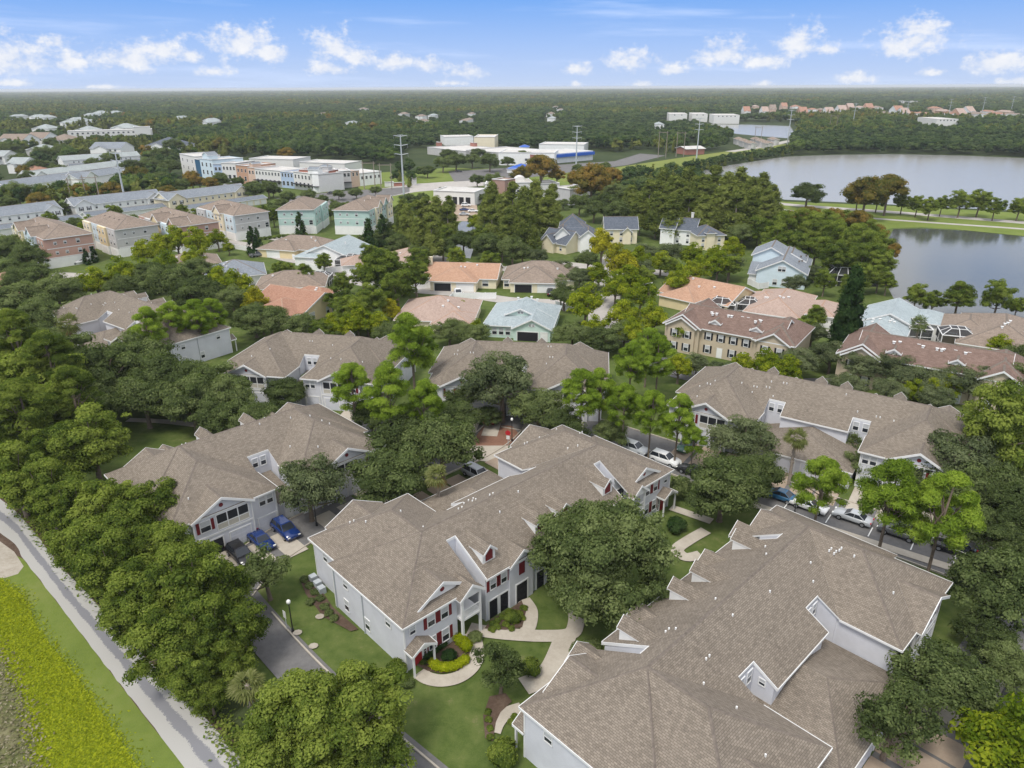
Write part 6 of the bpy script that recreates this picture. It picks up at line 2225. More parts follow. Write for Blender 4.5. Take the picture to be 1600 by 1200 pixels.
leafmat('leaf_weed', [(0.17, 0.22, 0.016), (0.29, 0.33, 0.018), (0.42, 0.44, 0.03)], .3)
leafmat('leaf_dry', [(0.08, 0.09, 0.035), (0.20, 0.175, 0.105), (0.36, 0.32, 0.24)], .2)
leafmat('leaf_rough', [(0.06, 0.10, 0.015), (0.12, 0.17, 0.028), (0.20, 0.23, 0.05)], .3)
tufts('weed_growth', 'knee-high bright yellow weeds left of the mown strip', [(-60, 895), (0, 908), (35, 932), (60, 987), (110, 1047), (145, 1097), (190, 1162), (225, 1217), (300, 1320), (90, 1330), (70, 1240), (45, 1110), (0, 1012), (-120, 1000)], 36000, .09, .085, 'leaf_weed', 'weeds', 1)
tufts('dry_growth', 'tangled dry grass in the bottom left corner', [(-80, 1012), (0, 1010), (30, 1060), (50, 1110), (64, 1170), (80, 1240), (90, 1340), (-200, 1300)], 4500, .35, .09, 'leaf_dry', 'dry grass', 2)
tufts('verge_growth', 'ragged low growth along the edge of the left wood', [(20, 790), (60, 800), (130, 880), (190, 950), (260, 1030), (330, 1100), (420, 1200), (400, 1230), (300, 1090), (215, 1000), (140, 925), (95, 875), (40, 810)], 5000, .4, .12, 'leaf_rough', 'undergrowth', 3)

# ------------------------------------------------------------------ cars


def car_meshes(kind_, col):
    L, Wd, H, hood, roofz = dict(sedan=(4.7, .90, .92, 1.25, 1.45), suv=(4.7, .95, 1.05, 1.1, 1.72), van=(5.0, .97, 1.02, .95, 1.75), pickup=(5.6, .98, 1.08, 1.5, 1.85))[kind_]
    h = L / 2
    body, glass, top = MB(), MB(), MB()
    prof = [(-h, .35), (-h - .02, .68), (-h + .12, H - .06), (-h + .5, H), (h - hood - .2, H + .02), (h - hood * .5, H - .06), (h - .12, H - .22), (h + .02, .62), (h - .03, .32)]
    rings = [(.86, 1.0), (1.0, 1.0), (1.0, 1.0), (.86, 1.0)]
    ys = [-Wd, -Wd * .93, Wd * .93, Wd]
    idx = []
    for j, y in enumerate(ys):
        edge = j in (0, 3)
        for (x, z) in prof:
            zz = z if not edge else (z - .10 if z > .6 else z + .04)
            body.v.append((x * (.985 if edge else 1), y, zz))
    n = len(prof)
    for j in range(3):
        for i in range(n):
            k = (i + 1) % n
            body.f.append([j * n + i, (j + 1) * n + i, (j + 1) * n + k, j * n + k])
            body.m.append(0)
    body.f.append(list(range(n))[::1])
    body.m.append(0)
    body.f.append(list(range(3 * n, 4 * n))[::-1])
    body.m.append(0)
    for sx in (-1, 1):
        for wx in (-h + .95, h - .95):
            pass
    if kind_ == 'pickup':
        c0, c1, t0, t1 = -.55, h - hood - .05, -.35, h - hood - .85
        body.box(-h + .1, -.7, -Wd * .92, -Wd * .80, H - .05, H + .22)
        body.box(-h + .1, -.7, Wd * .80, Wd * .92, H - .05, H + .22)
        body.box(-h + .02, -h + .14, -Wd * .92, Wd * .92, H - .05, H + .22)
    else:
        back = .25 if kind_ != 'sedan' else .75
        c0, c1 = -h + back, h - hood - .05
        t0, t1 = c0 + (.35 if kind_ != 'sedan' else .75), c1 - .8
    w0, w1 = Wd * .88, Wd * .70
    glass.hexa([(c0, -w0, H - .04), (c1, -w0, H - .04), (c1, w0, H - .04), (c0, w0, H - .04), (t0, -w1, roofz - .05), (t1, -w1, roofz - .05), (t1, w1, roofz - .05), (t0, w1, roofz - .05)])
    top.hexa([(t0 - .04, -w1 - .03, roofz - .07), (t1 + .04, -w1 - .03, roofz - .07), (t1 + .04, w1 + .03, roofz - .07), (t0 - .04, w1 + .03, roofz - .07),
              (t0 + .1, -w1 + .1, roofz), (t1 - .1, -w1 + .1, roofz), (t1 - .1, w1 - .1, roofz), (t0 + .1, w1 - .1, roofz)])
    for q in (-1, 1):       # pillars
        for (xa, xb) in ((c0, t0), (c1, t1), ((c0 + c1) / 2, (t0 + t1) / 2)):
            top.bar((xa, q * w0 * 1.005, H - .02), (xb, q * (w1 + .012), roofz - .05), .09, .05)
    hl = MB()
    hl.box(h - .14, h + .035, -.16, .16, .62, .74)
    tl = MB()
    tl.box(-h - .035, -h + .1, -.13, .13, .66, .86)
    return (body.mesh('body', [col], True), glass.mesh('car_window', ['glass_dark']), top.mesh('car_roof', [col]), hl.mesh('headlight', ['lamp_globe']), tl.mesh('taillight', ['sign_red']), (h, Wd))


def wheel_mesh():
    b, r = MB(), MB()
    b.tube([(0, -.11, 0), (0, .11, 0)], .34, 14, 0, True)
    b.f.append(list(range(14))[::-1])
    b.m.append(0)
    r.tube([(0, -.13, 0), (0, .13, 0)], .21, 10)
    r.f.append(list(range(10))[::-1])
    r.m.append(0)
    return b.mesh('wheel', ['tyre']), r.mesh('rim', ['rim'])


def car(kind_, col, px, py, ang, label, z=.11):
    body, glass, top, hl, tl, (h, Wd) = cached(('car', kind_, col), lambda: car_meshes(kind_, col))
    p = G(px, py, .5)
    t = thing('parked_car' if kind_ != 'pickup' else 'pickup_truck', label, 'car' if kind_ not in ('pickup', 'van') else ('truck' if kind_ == 'pickup' else 'minivan'), (p.x, p.y, z), R(ang), 'parked cars')
    bo = link('body', body, t)
    for q in (-1, 1):
        link('headlight', hl, bo, (0, q * (Wd - .25), 0))
        link('taillight', tl, bo, (0, q * (Wd - .2), 0))
    link('car_window', glass, t)
    link('car_roof', top, t)
    wm, rm = cached('wheel', wheel_mesh)
    for sx in (-h + .95, h - .92):
        for sy in (-Wd + .08, Wd - .08):
            w = link('wheel', wm, t, (sx, sy, .34))
            link('rim', rm, w)
    return t


for a in [('sedan', 'car_blue', 408, 846, -46, 'bright blue sedan before the open garage of the left townhouse'),
          ('suv', 'car_blue', 446, 829, -46, 'bright blue hatchback on the next driveway'),
          ('suv', 'car_black', 376, 868, -46, 'black car with pale stripes half hidden by the left wood'),
          ('van', 'car_silver', 745, 742, -46, 'silver minivan on the lane behind the central townhouse'),
          ('pickup', 'car_red', 767, 652, 83, 'dark red pickup under the oak at the back centre townhouse'),
          ('suv', 'car_white', 1038, 719, -40, 'white car at the far corner of the central townhouse'),
          ('suv', 'car_silver', 990, 702, -40, 'pale car just showing over the central roof'),
          ('sedan', 'car_black', 1083, 737, 140, 'black sedan parked left of the dark oak'),
          ('sedan', 'car_green', 1072, 697, -125, 'dark green car on a driveway of the right townhouse'),
          ('sedan', 'car_teal', 1218, 775, 140, 'blue car under the narrow dark tree'),
          ('sedan', 'car_white', 1264, 791, -40, 'white sedan under the first bright pine'),
          ('sedan', 'car_silver', 1332, 809, 140, 'silver sedan between the first two bright pines'),
          ('suv', 'car_gray', 1404, 832, 140, 'dark grey car behind the second bright pine'),
          ('sedan', 'car_black', 1490, 858, 140, 'black car under the roundest bright pine'),
          ('pickup', 'car_white', 716, 459, -80, 'white pickup before the cream double garage'),
          ('pickup', 'car_gray', 403, 399, 20, 'dark pickup in the alley of white fences'),
          ('suv', 'car_white', 728, 321, 0, 'white car right before the white store arches'),
          ('sedan', 'car_blue', 726, 328, 0, 'blue car in the small plaza car park'),
          ('sedan', 'car_white', 739, 330, 0, 'white car in the small plaza car park, right'),
          ('sedan', 'car_silver', 725, 335, 0, 'silver car in the small plaza car park, nearest'),
          ('suv', 'car_white', 124, 410, 40, 'white car at the foot of the pink-ended townhouse'),
          ('sedan', 'car_black', 518, 302, 10, 'black car before the corner building of the main street'),
          ('sedan', 'car_white', 434, 298, 30, 'white car by the wide white shop front'),
          ('sedan', 'car_black', 717, 268, 5, 'black car on the boulevard verge'),
          ('sedan', 'car_gray', 758, 283, 5, 'grey car driving on the boulevard'),
          ('suv', 'car_white', 1090, 236, 15, 'white car before the red-sided shed'),
          ('suv', 'car_black', 860, 458, 90, 'black car inside the open garage of the grey-brown villa'),
          ('sedan', 'car_white', 1006, 443, 20, 'white car under the trees right of the pale street')]:
    car(*a)

# ------------------------------------------------------------------ lamps, signs, power line, fences, pool cages


def lamp(px, py, label, h=4.0):
    p = G(px, py)
    t = thing('street_lamp', label, 'street lamp', (p.x, p.y, 0), 0, 'black globe street lamps')

    def pm():
        b = MB()
        b.tube([(0, 0, 0), (0, 0, .5), (0, 0, .55), (0, 0, h - .4), (0, 0, h - .3)], [.16, .13, .07, .055, .12], 8)
        return b.mesh('pole', ['black_iron'])

    def gm_():
        b = MB()
        b.tube([(0, 0, h - .32), (0, 0, h - .2), (0, 0, h), (0, 0, h + .12), (0, 0, h + .2)], [.1, .2, .22, .14, .03], 10)
        return b.mesh('globe', ['lamp_globe'], True)
    link('pole', cached(('lp', h), pm), t)
    link('globe', cached(('lg', h), gm_), t)


lamp(458, 988, 'black lamp post with a white globe on the lawn left of the central townhouse')
lamp(495, 822, 'black lamp post before the garages of the left townhouse')
lamp(800, 690, 'black lamp post behind the red traffic sign')
lamp(1241, 803, 'short black lamp post beside the white sedan', 3.0)
lamp(1003, 447, 'black lamp post among the yellow trees')


def sign(px, py, label, cat, plates, h=2.6, rz=0.0):
    p = G(px, py)
    t = thing('road_sign', label, cat, (p.x, p.y, 0), rz)
    b = MB()
    b.tube([(0, 0, 0), (0, 0, h)], .045, 6)
    b.build('post', 'metal_pole', t)
    for nm, m, z, w, hh, n in plates:
        b = MB()
        if n == 8:
            q = [(w * math.cos(R(22.5 + 45 * i)), -.06, z + w * math.sin(R(22.5 + 45 * i))) for i in range(8)]
            b.poly(q)
            b.poly([(x, -.05, zz) for x, _, zz in q[::-1]])
        else:
            b.box(-w / 2, w / 2, -.06, -.04, z - hh / 2, z + hh / 2)
        b.build(nm, m, t)
    return t


sign(794, 699, 'red octagonal sign with a white plate below at the brick crossing', 'traffic sign', [('sign_plate', 'sign_red', 2.55, .45, .45, 8), ('lower_plate', 'white_trim', 1.75, .55, .6, 4)], 2.9, -.3)
sign(449, 985, 'small blank white sign on a post beside the lawn lamp', 'sign', [('sign_plate', 'white_trim', 2.1, .5, .9, 4)], 2.4, -.7)
h_ = House('sign_wall', 'low brick and white entrance wall by the boulevard', 'wall', (602, 292), (640, 290), 0)
h_.vol(0, h_.W * .35, 0, 1.2, 2.4, 0, 'flat', 'stucco_white', 'membrane_roof')
h_.vol(h_.W * .35, h_.W * .8, 0, 1.0, 1.8, 0, 'flat', 'brick_red', 'membrane_roof')
h_.vol(h_.W * 1.12, h_.W * 1.3, 0, 2.0, 4.0, 0, 'flat', 'stucco_white', 'membrane_roof')
h_.done()


def pylon(px, py, h, label, group='tall steel power poles', r=.55, arms=3):
    p = G(px, py)
    t = thing('power_pole', label, 'power pole', (p.x, p.y, 0), random.uniform(-.2, .2), group)
    b = MB()
    b.tube([(0, 0, -.2), (0, 0, h)], [r, r * .45], 8)
    b.build('pole', 'metal_pole', t)
    for i in range(arms):
        z = h * (.72 + .26 * i / max(1, arms - 1))
        for s in (-1, 1):
            a = MB()
            a.tube([(0, 0, z), (s * 3.2, 0, z + .5)], [.22, .12], 5)
            o = a.build('arm', 'metal_pole', t)
            a = MB()
            for j in range(5):
                a.tube([(s * 3.1, 0, z + .35 - j * .3), (s * 3.1, 0, z + .2 - j * .3)], [.16, .07], 6)
            a.build('insulator', 'metal_pole', o)
    a = MB()
    a.bar((-1.4, 0, h + .02), (1.4, 0, h + .02), .2, .2)
    a.build('crossbar', 'metal_pole', t)
    return p


pts_ = []
for (x, y, h, lb) in [(198, 325, 25, 'leftmost steel power pole, standing before the white terraces'), (632, 318, 31.5, 'tallest steel power pole beside the aqua townhouse'),
                      (900, 265, 28, 'steel power pole between the plaza and the school'), (1088, 250, 30, 'steel power pole on the near end of the embankment'),
                      (1230, 226, 31, 'steel power pole where the embankment meets the small lake'), (1331, 203, 31, 'steel power pole rising from the wood behind the lake'),
                      (1413, 195, 31, 'steel power pole in the far wood, left of the white shed'), (1480, 190, 32, 'steel power pole in the far wood right of the white shed'),
                      (1533, 183, 32, 'distant steel power pole near the right edge'), (1578, 180, 32, 'last distant steel power pole at the right edge')]:
    pylon(x, y, h, lb)


def hframe(px, py, label, h=17, gap=8):
    p = G(px, py)
    t = thing('utility_poles', label, 'utility poles', (p.x, p.y, 0), 0, 'twin-pole power frames')
    for s in (-1, 1):
        b = MB()
        b.tube([(s * gap / 2, 0, -.2), (s * gap / 2, 0, h)], [.3, .2], 6)
        b.build('pole', 'pale_bark', t)
    b = MB()
    b.bar((-gap / 2 - 1, 0, h - 1), (gap / 2 + 1, 0, h - 1), .25, .3)
    b.build('crossbar', 'pale_bark', t)


for x, y, lb, h, g in [(128, 330, 'twin-pole frame left of the leftmost power pole', 15, 7), (150, 330, 'second twin-pole frame nearest the leftmost power pole', 16, 6), (578, 296, 'twin-pole frame before the right end of the shops', 15, 6),
                    (604, 296, 'twin-pole frame left of the tallest pole', 14, 6), (1034, 247, 'twin-pole frame at the left end of the embankment', 20, 6), (1062, 245, 'twin-pole frame beside the embankment power pole', 19, 6),
                    (1183, 227, 'twin-pole frame before the small lake', 17, 6), (1300, 208, 'twin-pole frame in the wood behind the lake', 20, 8)]:
    hframe(x, y, lb, h, g)


def fence(label, pts, h=1.7, m='vinyl'):
    ln = [G(*p) for p in pts]
    t = thing('fence', label, 'fence', ln[0], 0, 'white vinyl fences')
    k = 0
    for a, c in zip(ln[:-1], ln[1:]):
        L_ = (c - a).length
        n = max(1, round(L_ / 2.6))
        ang = math.atan2(c.y - a.y, c.x - a.x)
        for i in range(n):
            p = a.lerp(c, i / n) - ln[0]
            q = link('fence_panel', cached(('fp', round(L_ / n, 1), h), lambda: _panel(L_ / n, h, m)), t, (p.x, p.y, 0), ang)
            link('fence_post', boxm('fence_post', .16, .16, h + .12, m), t, (p.x, p.y, 0), ang)
    p = ln[-1] - ln[0]
    link('fence_post', boxm('fence_post', .16, .16, h + .12, m), t, (p.x, p.y, 0))


def _panel(w, h, m):
    b = MB()
    n = max(3, int(w / .3))
    for i in range(n):
        b.box(w * i / n + .01, w * (i + 1) / n - .01, -.025, .025, .12, h - .1)
    b.box(.05, w - .05, -.04, .04, h - .1, h)
    b.box(.05, w - .05, -.04, .04, .04, .12)
    return b.mesh('fence_panel', [m])


for lb, p in [('white fence along the left garden of the pale blue-grey villa', [(684, 492), (697, 478), (708, 467), (775, 467)]),
              ('white fence right of the pale blue-grey villa', [(868, 480), (884, 486), (898, 480), (905, 470)]),
              ('white fence left of the orange villa', [(620, 449), (645, 452), (672, 450)]),
              ('curved white fence below the light blue villa', [(470, 412), (490, 422), (510, 427), (535, 424), (550, 432), (575, 444), (583, 449)]),
              ('white fence of the alley by the pale yellow wall', [(410, 396), (425, 402), (455, 404), (470, 410)]),
              ('white fence by the slate-blue villa alley', [(360, 388), (385, 392), (400, 402)]),
              ('white fence between the orange and the pink villas', [(1128, 506), (1145, 492), (1158, 482)]),
              ('white fence right of the large pink villa', [(1318, 470), (1308, 490), (1296, 512)]),
              ('white fence between the pale blue and the brown pond villas', [(1440, 530), (1452, 534), (1470, 538)]),
              ('white fence beside the pale street', [(880, 462), (900, 470), (925, 476)]),
              ('white fence behind the orange villa on the right', [(1168, 444), (1185, 452), (1200, 450)])]:
    fence(lb, p)


def cage(label, px, py, w, d, h, ang, pitch=.35):
    p = G(px, py)
    t = thing('pool_cage', label, 'pool cage', (p.x, p.y, 0), R(ang), 'screened pool cages')
    fr, sc = MB(), MB()
    hr_ = h + min(w, d) / 2 * pitch
    i_ = min(w, d) * .3
    lo = [(0, 0), (w, 0), (w, d), (0, d)]
    hi = [(i_, i_), (w - i_, i_), (w - i_, d - i_), (i_, d - i_)]
    for k in range(4):
        a, c, e, g = lo[k], lo[(k + 1) % 4], hi[k], hi[(k + 1) % 4]
        sc.poly([(*a, .05), (*c, .05), (*c, h), (*a, h)])
        sc.poly([(*a, h), (*c, h), (*g, hr_), (*e, hr_)])
        fr.bar((*a, h), (*c, h), .16, .16)
        fr.bar((*a, h * .45), (*c, h * .45), .1, .1)
        fr.bar((*e, hr_), (*g, hr_), .14, .14)
        n = max(2, int(math.dist(a, c) / 2.4))
        for j in range(n):
            u = j / n
            q = (a[0] + (c[0] - a[0]) * u, a[1] + (c[1] - a[1]) * u)
            r_ = (e[0] + (g[0] - e[0]) * u, e[1] + (g[1] - e[1]) * u)
            fr.bar((*q, 0), (*q, h), .13, .13)
            fr.bar((*q, h), (*r_, hr_), .13, .13)
    sc.poly([(*hi[0], hr_), (*hi[1], hr_), (*hi[2], hr_), (*hi[3], hr_)])
    for j in range(1, max(2, int((w - 2 * i_) / 2.2))):
        x = i_ + (w - 2 * i_) * j / max(2, int((w - 2 * i_) / 2.2))
        fr.bar((x, i_, hr_), (x, d - i_, hr_), .1, .1)
    fr.build('frame', 'white_trim', t)
    sc.build('screen', 'cage_screen', t)


m_ = bpy.data.materials.new('cage_screen')
m_.use_nodes = True
t_ = m_.node_tree
tb_ = nd(t_, 'ShaderNodeBsdfTransparent')
mx_ = nd(t_, 'ShaderNodeMixShader', ins={0: .72})
t_.nodes['Principled BSDF'].inputs['Base Color'].default_value = (.02, .022, .025, 1)
t_.links.new(tb_.outputs[0], mx_.inputs[1])
t_.links.new(t_.nodes['Principled BSDF'].outputs[0], mx_.inputs[2])
t_.links.new(mx_.outputs[0], t_.nodes['Material Output'].inputs[0])
MATS['cage_screen'] = m_
cage('large white-framed pool cage behind the pale blue two-storey house', 1290, 447, 14, 9, 3.2, -5)
cage('white-framed pool cage at the front of the orange villa on the right', 1104, 492, 6.5, 6, 3.0, -20)
cage('small dark pool cage between the orange and the pink villas', 1150, 492, 5.5, 6, 2.8, -20)
cage('dark pool cage at the corner of the pale blue pond villa', 1418, 535, 4.5, 7, 3.2, -15)
cage('tall white-framed pool cage left of the brown pond villa', 1467, 547, 6.5, 6, 3.4, -20)
cage('black pool cage beside the light blue villa', 524, 419, 7, 6, 2.6, 0)
cage('small black pool cage behind the rust-tiled villa', 482, 447, 6, 5, 2.6, 0)
for i, (x, y) in enumerate([(497, 917), (503, 926), (490, 908)]):
    p_ = G(x, y)
    o_ = link('ac_unit', boxm('ac_unit', .75, .75, .8, 'metal_pole'), None, (p_.x, p_.y, 0), .75)
    tag(o_, 'grey air conditioner box at the end wall of the central townhouse', 'air conditioner', 'air conditioners of the central townhouse')

# ------------------------------------------------------------------ the far forest: uncounted crowns
mask_out = [
    [(1040, 290), (1060, 268), (1140, 254), (1225, 244), (1300, 241), (1400, 240), (1500, 242), (1600, 246), (1900, 257), (2300, 330), (1900, 480), (1380, 480), (1380, 360), (1140, 340), (1100, 300)],
    [(1080, 192), (1110, 190), (1240, 192), (1250, 206), (1235, 226), (1180, 222), (1120, 214)],
    [(840, 284), (960, 260), (1060, 244), (1140, 232), (1215, 221), (1240, 222), (1232, 234), (1150, 252), (1070, 268), (980, 280), (880, 290)],
    [(655, 262), (700, 258), (800, 250), (930, 240), (1010, 234), (1040, 244), (960, 262), (830, 276), (700, 280)],
    [(275, 285), (280, 252), (330, 246), (560, 250), (620, 268), (640, 300), (420, 330), (300, 300)],
    [(560, 330), (560, 280), (640, 262), (960, 260), (930, 330), (700, 350)],
    [(1140, 212), (1240, 200), (1240, 222), (1140, 228)],
]


def inside(p, poly):
    x, y = p
    c = False
    j = len(poly) - 1
    for i in range(len(poly)):
        if (poly[i][1] > y) != (poly[j][1] > y) and x < (poly[j][0] - poly[i][0]) * (y - poly[i][1]) / (poly[j][1] - poly[i][1]) + poly[i][0]:
            c = not c
        j = i
    return c


HLIM = [(-900, 335), (0, 335), (268, 330), (272, 262), (620, 258), (640, 232), (960, 238), (1060, 243), (1230, 224), (1240, 244), (1400, 241), (1600, 247), (2500, 272)]


def hlim(x):
    return float(np.interp(x, [a for a, _ in HLIM], [b for _, b in HLIM]))


built = []
for o in list(COL.objects):
    if o.parent is None and o.get('category') in ('house', 'townhouse', 'shop', 'school', 'store', 'apartments', 'hall', 'shed', 'pavilion', 'pier'):
        bpy_w = 10.0
        for c in o.children:
            if c.name.startswith('wall') and c.type == 'MESH':
                vs = [v.co for v in c.data.vertices]
                x0, x1 = min(v.x for v in vs), max(v.x for v in vs)
                y0, y1 = min(v.y for v in vs), max(v.y for v in vs)
                q = Matrix.Rotation(o.rotation_euler.z, 2)
                ca, sa = math.cos(o.rotation_euler.z), math.sin(o.rotation_euler.z)
                built.append((o.location.x, o.location.y, ca, sa, x0 - 5, x1 + 5, y0 - 14, y1 + 5))


def on_house(x, y):
    for (ox, oy, ca, sa, x0, x1, y0, y1) in built:
        dx, dy = x - ox, y - oy
        if abs(dx) + abs(dy) > 160:
            continue
        u, v = dx * ca + dy * sa, -dx * sa + dy * ca
        if x0 < u < x1 and y0 < v < y1:
            return True
    return False


def near_road(u, v):
    for ln, w in STREETS:
        for a, c in zip(ln[:-1], ln[1:]):
            dx, dy = c[0] - a[0], c[1] - a[1]
            t = max(0, min(1, ((u - a[0]) * dx + (v - a[1]) * dy) / (dx * dx + dy * dy)))
            if math.hypot(u - a[0] - dx * t, (v - a[1] - dy * t) * 1.6) < w:
                return True
    return False


STREETS = [([(430, 372), (490, 382), (560, 392), (650, 398), (720, 412), (790, 420), (860, 412), (930, 418), (1010, 424), (1080, 432)], 12),
           ([(962, 398), (955, 425), (946, 460), (945, 500), (955, 535)], 22), ([(-60, 392), (60, 380), (120, 372), (220, 350), (330, 338), (430, 330), (520, 318)], 10),
           ([(712, 346), (728, 400)], 20), ([(655, 330), (748, 330)], 16), ([(480, 318), (780, 283)], 14)]
irng = random.Random(23)
n_in = 0
spots = []
for _ in range(6000):
    X, Y = irng.uniform(-200, 150), irng.uniform(150, 400)
    u, v = P(X, Y, 0)
    if not (60 < u < 1330) or v < 330 or v > 520 or (u > 1200 and v < 400) or on_house(X, Y) or near_road(u, v):
        continue
    if (u < 420 and v > 405) or (820 < u < 1160 and v < 425):
        continue
    if any(math.hypot(X - a, Y - b) < 7.0 for a, b in spots):
        continue
    spots.append((X, Y))
    k = irng.choice(('oak', 'medium', 'medium', 'bright', 'small', 'oak', 'darkbush', 'darkbush'))
    s_ = irng.uniform(.42, .72) if k in ('oak', 'medium') else irng.uniform(.6, .95)
    kb = k == 'darkbush'
    plant(k, X, Y, s_, {'oak': 'dark garden tree in the green between the villas', 'medium': 'mid-green garden tree in the green between the villas', 'bright': 'light green garden tree in the green between the villas',
                        'small': 'little dark garden tree in the green between the villas', 'darkbush': 'garden shrub in the green between the villas'}[k], ('garden shrubs' if kb else k + ' garden trees') + ' of the villa quarter')
    n_in += 1
    if n_in >= 190:
        break


def lowfreq(x, y):
    return 1.25 * (math.sin(x * .0051 + 1.3) * math.sin(y * .0043 + .4) + math.sin(x * .0137 - y * .0101) * .7 + math.sin(x * .0031 + y * .0207 + 2) * .5)


cells = set()
for (ox, oy, ca, sa, x0, x1, y0, y1) in built:
    u = x0 + 1
    while u < x1:
        v = y0 + 8
        while v < y1:
            cells.add((int((ox + u * ca - v * sa) // 6), int((oy + u * sa + v * ca) // 6)))
            v += 4
        u += 4


def before_house(x, y, r_):
    if r_ > 2300:
        return False
    k = .10 if r_ > 420 else .06
    t = 0.0
    while t < k * r_:
        if (int((x + x / r_ * t) // 6), int((y + y / r_ * t) // 6)) in cells:
            return True
        t += 6
    return False


pos, scl, rot, pick = [], [], [], []
frng = random.Random(11)


def strew(d0, d1, step, sx, szz, lim=True):
    y = d0
    while y < d1:
        half = y * .86 + 60
        x = -half
        while x < half:
            X, Y = x + frng.uniform(-.5, .5) * step, y + frng.uniform(-.5, .5) * step
            x += step
            r_ = math.hypot(X, Y)
            u, v = P(X, Y, 0)
            if v > hlim(u):
                continue
            if any(inside((u, v), m) for m in mask_out):
                continue
            if before_house(X, Y, r_):
                continue
            if frng.random() < .05 or lowfreq(X * 2.3 + 900, Y * 2.3) > 2.05:
                continue
            lf = lowfreq(X, Y)
            s = frng.uniform(.55, 1.4)
            pos.append((X, Y, 0))
            scl.append((sx * s, sx * s, szz * frng.uniform(.8, 1.2) * (1 + .15 * lf)))
            rot.append(frng.uniform(0, 6.28))
            q = lf + frng.uniform(-.7, .7)
            pick.append(frng.choice((0, 1, 2)) if q < .35 else (frng.choice((6, 7)) if q < .8 else (frng.choice((3, 4)) if frng.random() < .98 else 5)))
        y += step


strew(230, 900, 8.2, .92, .85)
strew(900, 1900, 11, 1.2, 1.0)
strew(1900, 4200, 19, 2.0, 1.15)
strew(4200, 12000, 64, 6.5, 1.3)
# shrubs on the lake shore under the embankment, trees between plaza and lake
for poly, step, s0 in [([(985, 284), (1060, 266), (1140, 251), (1232, 236), (1240, 243), (1140, 258), (1075, 274), (1010, 296)], 5, .5),
                       ([(885, 305), (960, 288), (1040, 280), (1090, 290), (1120, 306), (1010, 312), (930, 322)], 7.5, .8), ([(620, 268), (655, 262), (660, 286), (640, 296), (605, 292)], 9, .6)]:
    g = [G(*q) for q in poly]
    x0, x1 = min(q.x for q in g), max(q.x for q in g)
    y0, y1 = min(q.y for q in g), max(q.y for q in g)
    yy = y0
    while yy < y1:
        xx = x0
        while xx < x1:
            X, Y = xx + frng.uniform(-2, 2), yy + frng.uniform(-2, 2)
            if inside((X, Y), [(q.x, q.y) for q in g]) and not on_house(X, Y):
                s = frng.uniform(.7, 1.3) * s0
                pos.append((X, Y, 0))
                scl.append((s, s, s * .9))
                rot.append(frng.uniform(0, 6.28))
                pick.append(frng.choice((0, 1, 2, 3)))
            xx += step
        yy += step


def forest_kinds():
    c = bpy.data.collections.new('forest_tree_kinds')
    for i, (lm, cyp) in enumerate((('leaf_forest', 0), ('leaf_forest', 0), ('leaf_forest', 0), ('leaf_olive', 1), ('leaf_olive', 0), ('leaf_autumn', 0), ('leaf_midgreen', 0), ('leaf_midgreen', 0))):
        rng = np.random.default_rng(200 + i)
        W, H = 10, 12
        P_ = ell(rng, 12, (0, 0, H * .56), (W * .36, W * .36, H * .33), -.7, .4)
        rad = rng.uniform(.15, .24, len(P_)) * W
        if cyp:
            P_, rad = np.array([[rng.normal(0, .5), rng.normal(0, .5), H * z] for z in np.linspace(.15, 1.0, 9)]), W * np.linspace(.26, .07, 9)
        Rd = np.stack([rad, rad, rad * .8], 1)
        me = crown_mesh('forest_crown', P_, Rd, 420, .55, rng, .84, .65, .9, .4)
        me.materials.append(MATS[lm])
        o = bpy.data.objects.new('forest_crown', me)
        c.objects.link(o)
    return c


leafmat('leaf_midgreen', [(0.046, 0.086, 0.024), (0.092, 0.148, 0.038), (0.160, 0.215, 0.062)], hue=.8)
leafmat('leaf_olive', [(0.085, 0.111, 0.026), (0.163, 0.189, 0.044), (0.260, 0.273, 0.078)], hue=.8)


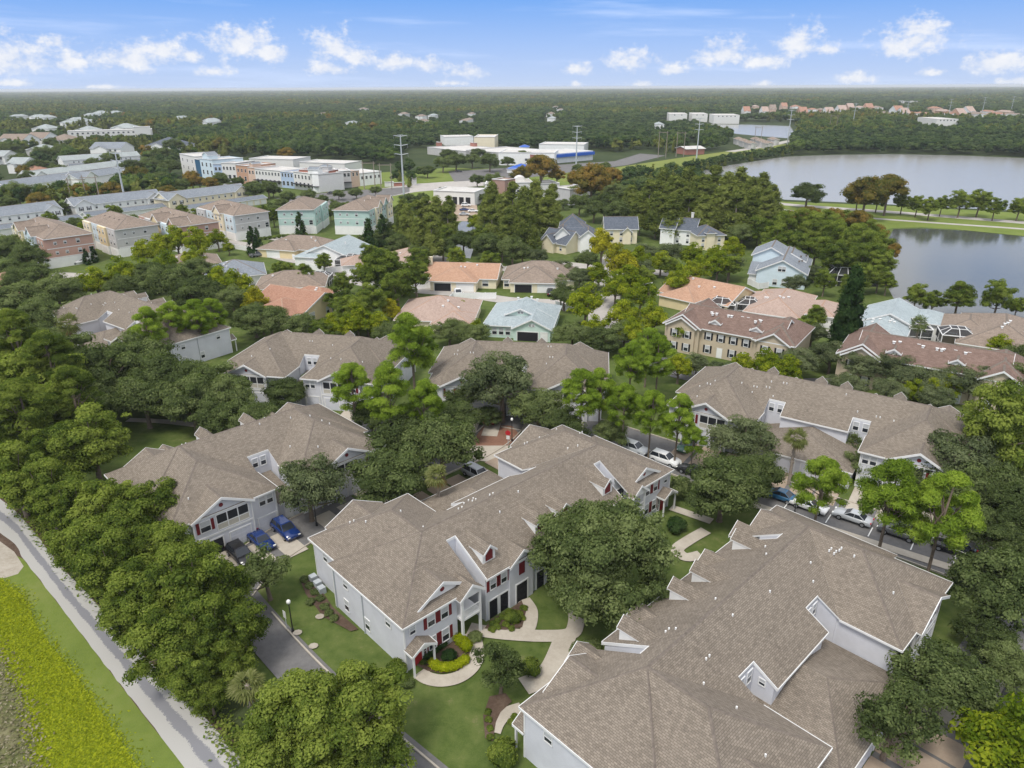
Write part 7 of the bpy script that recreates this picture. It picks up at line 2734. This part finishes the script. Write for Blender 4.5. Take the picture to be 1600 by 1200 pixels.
def build_forest():
    me = bpy.data.meshes.new('forest')
    n = len(pos)
    me.vertices.add(n)
    me.vertices.foreach_set('co', np.array(pos, np.float32).ravel())
    for nm, ty, fld, a in (('scl', 'FLOAT_VECTOR', 'vector', np.array(scl, np.float32)), ('rotz', 'FLOAT', 'value', np.array(rot, np.float32)), ('pick', 'INT', 'value', np.array(pick, np.int32))):
        me.attributes.new(nm, ty, 'POINT').data.foreach_set(fld, a.ravel())
    o = link('forest', me)
    tag(o, 'dense mixed forest spreading from the last houses to the horizon', 'forest', None, 'stuff')
    ng = bpy.data.node_groups.new('forest_scatter', 'GeometryNodeTree')
    ng.interface.new_socket('Geometry', in_out='INPUT', socket_type='NodeSocketGeometry')
    ng.interface.new_socket('Geometry', in_out='OUTPUT', socket_type='NodeSocketGeometry')
    i = ng.nodes.new('NodeGroupInput')
    q = ng.nodes.new('NodeGroupOutput')
    ip = ng.nodes.new('GeometryNodeInstanceOnPoints')
    ci = ng.nodes.new('GeometryNodeCollectionInfo')
    ci.inputs['Collection'].default_value = forest_kinds()
    ci.inputs['Separate Children'].default_value = True
    ci.inputs['Reset Children'].default_value = True
    ip.inputs['Pick Instance'].default_value = True

    def attr(nm, ty):
        a = ng.nodes.new('GeometryNodeInputNamedAttribute')
        a.data_type = ty
        a.inputs['Name'].default_value = nm
        return a.outputs['Attribute']
    cx = ng.nodes.new('ShaderNodeCombineXYZ')
    ng.links.new(attr('rotz', 'FLOAT'), cx.inputs[2])
    er = ng.nodes.new('FunctionNodeEulerToRotation')
    ng.links.new(cx.outputs[0], er.inputs[0])
    m2p = ng.nodes.new('GeometryNodeMeshToPoints')
    ng.links.new(i.outputs[0], m2p.inputs[0])
    ng.links.new(m2p.outputs[0], ip.inputs['Points'])
    ng.links.new(ci.outputs[0], ip.inputs['Instance'])
    ng.links.new(attr('pick', 'INT'), ip.inputs['Instance Index'])
    ng.links.new(er.outputs[0], ip.inputs['Rotation'])
    ng.links.new(attr('scl', 'FLOAT_VECTOR'), ip.inputs['Scale'])
    ng.links.new(ip.outputs[0], q.inputs[0])
    md = o.modifiers.new('scatter', 'NODES')
    md.node_group = ng
    print('forest crowns', n)


build_forest()

# ------------------------------------------------------------------ the air
hb = MB()
hb.box(-30500, 30500, -700, 60500, -1.02, 56)
hz = hb.build('haze', [])
tag(hz, 'pale blue haze over the whole landscape', 'haze', None, 'stuff')
m_ = bpy.data.materials.new('haze')
m_.use_nodes = True
t_ = m_.node_tree
t_.nodes.remove(t_.nodes['Principled BSDF'])
pv_ = nd(t_, 'ShaderNodeVolumePrincipled')
pv_.inputs['Color'].default_value = (0.92, 0.965, 1.0, 1)
pv_.inputs['Density'].default_value = 0.000085
pv_.inputs['Anisotropy'].default_value = 0.0
t_.links.new(pv_.outputs[0], t_.nodes['Material Output'].inputs['Volume'])
hz.data.materials.append(m_)
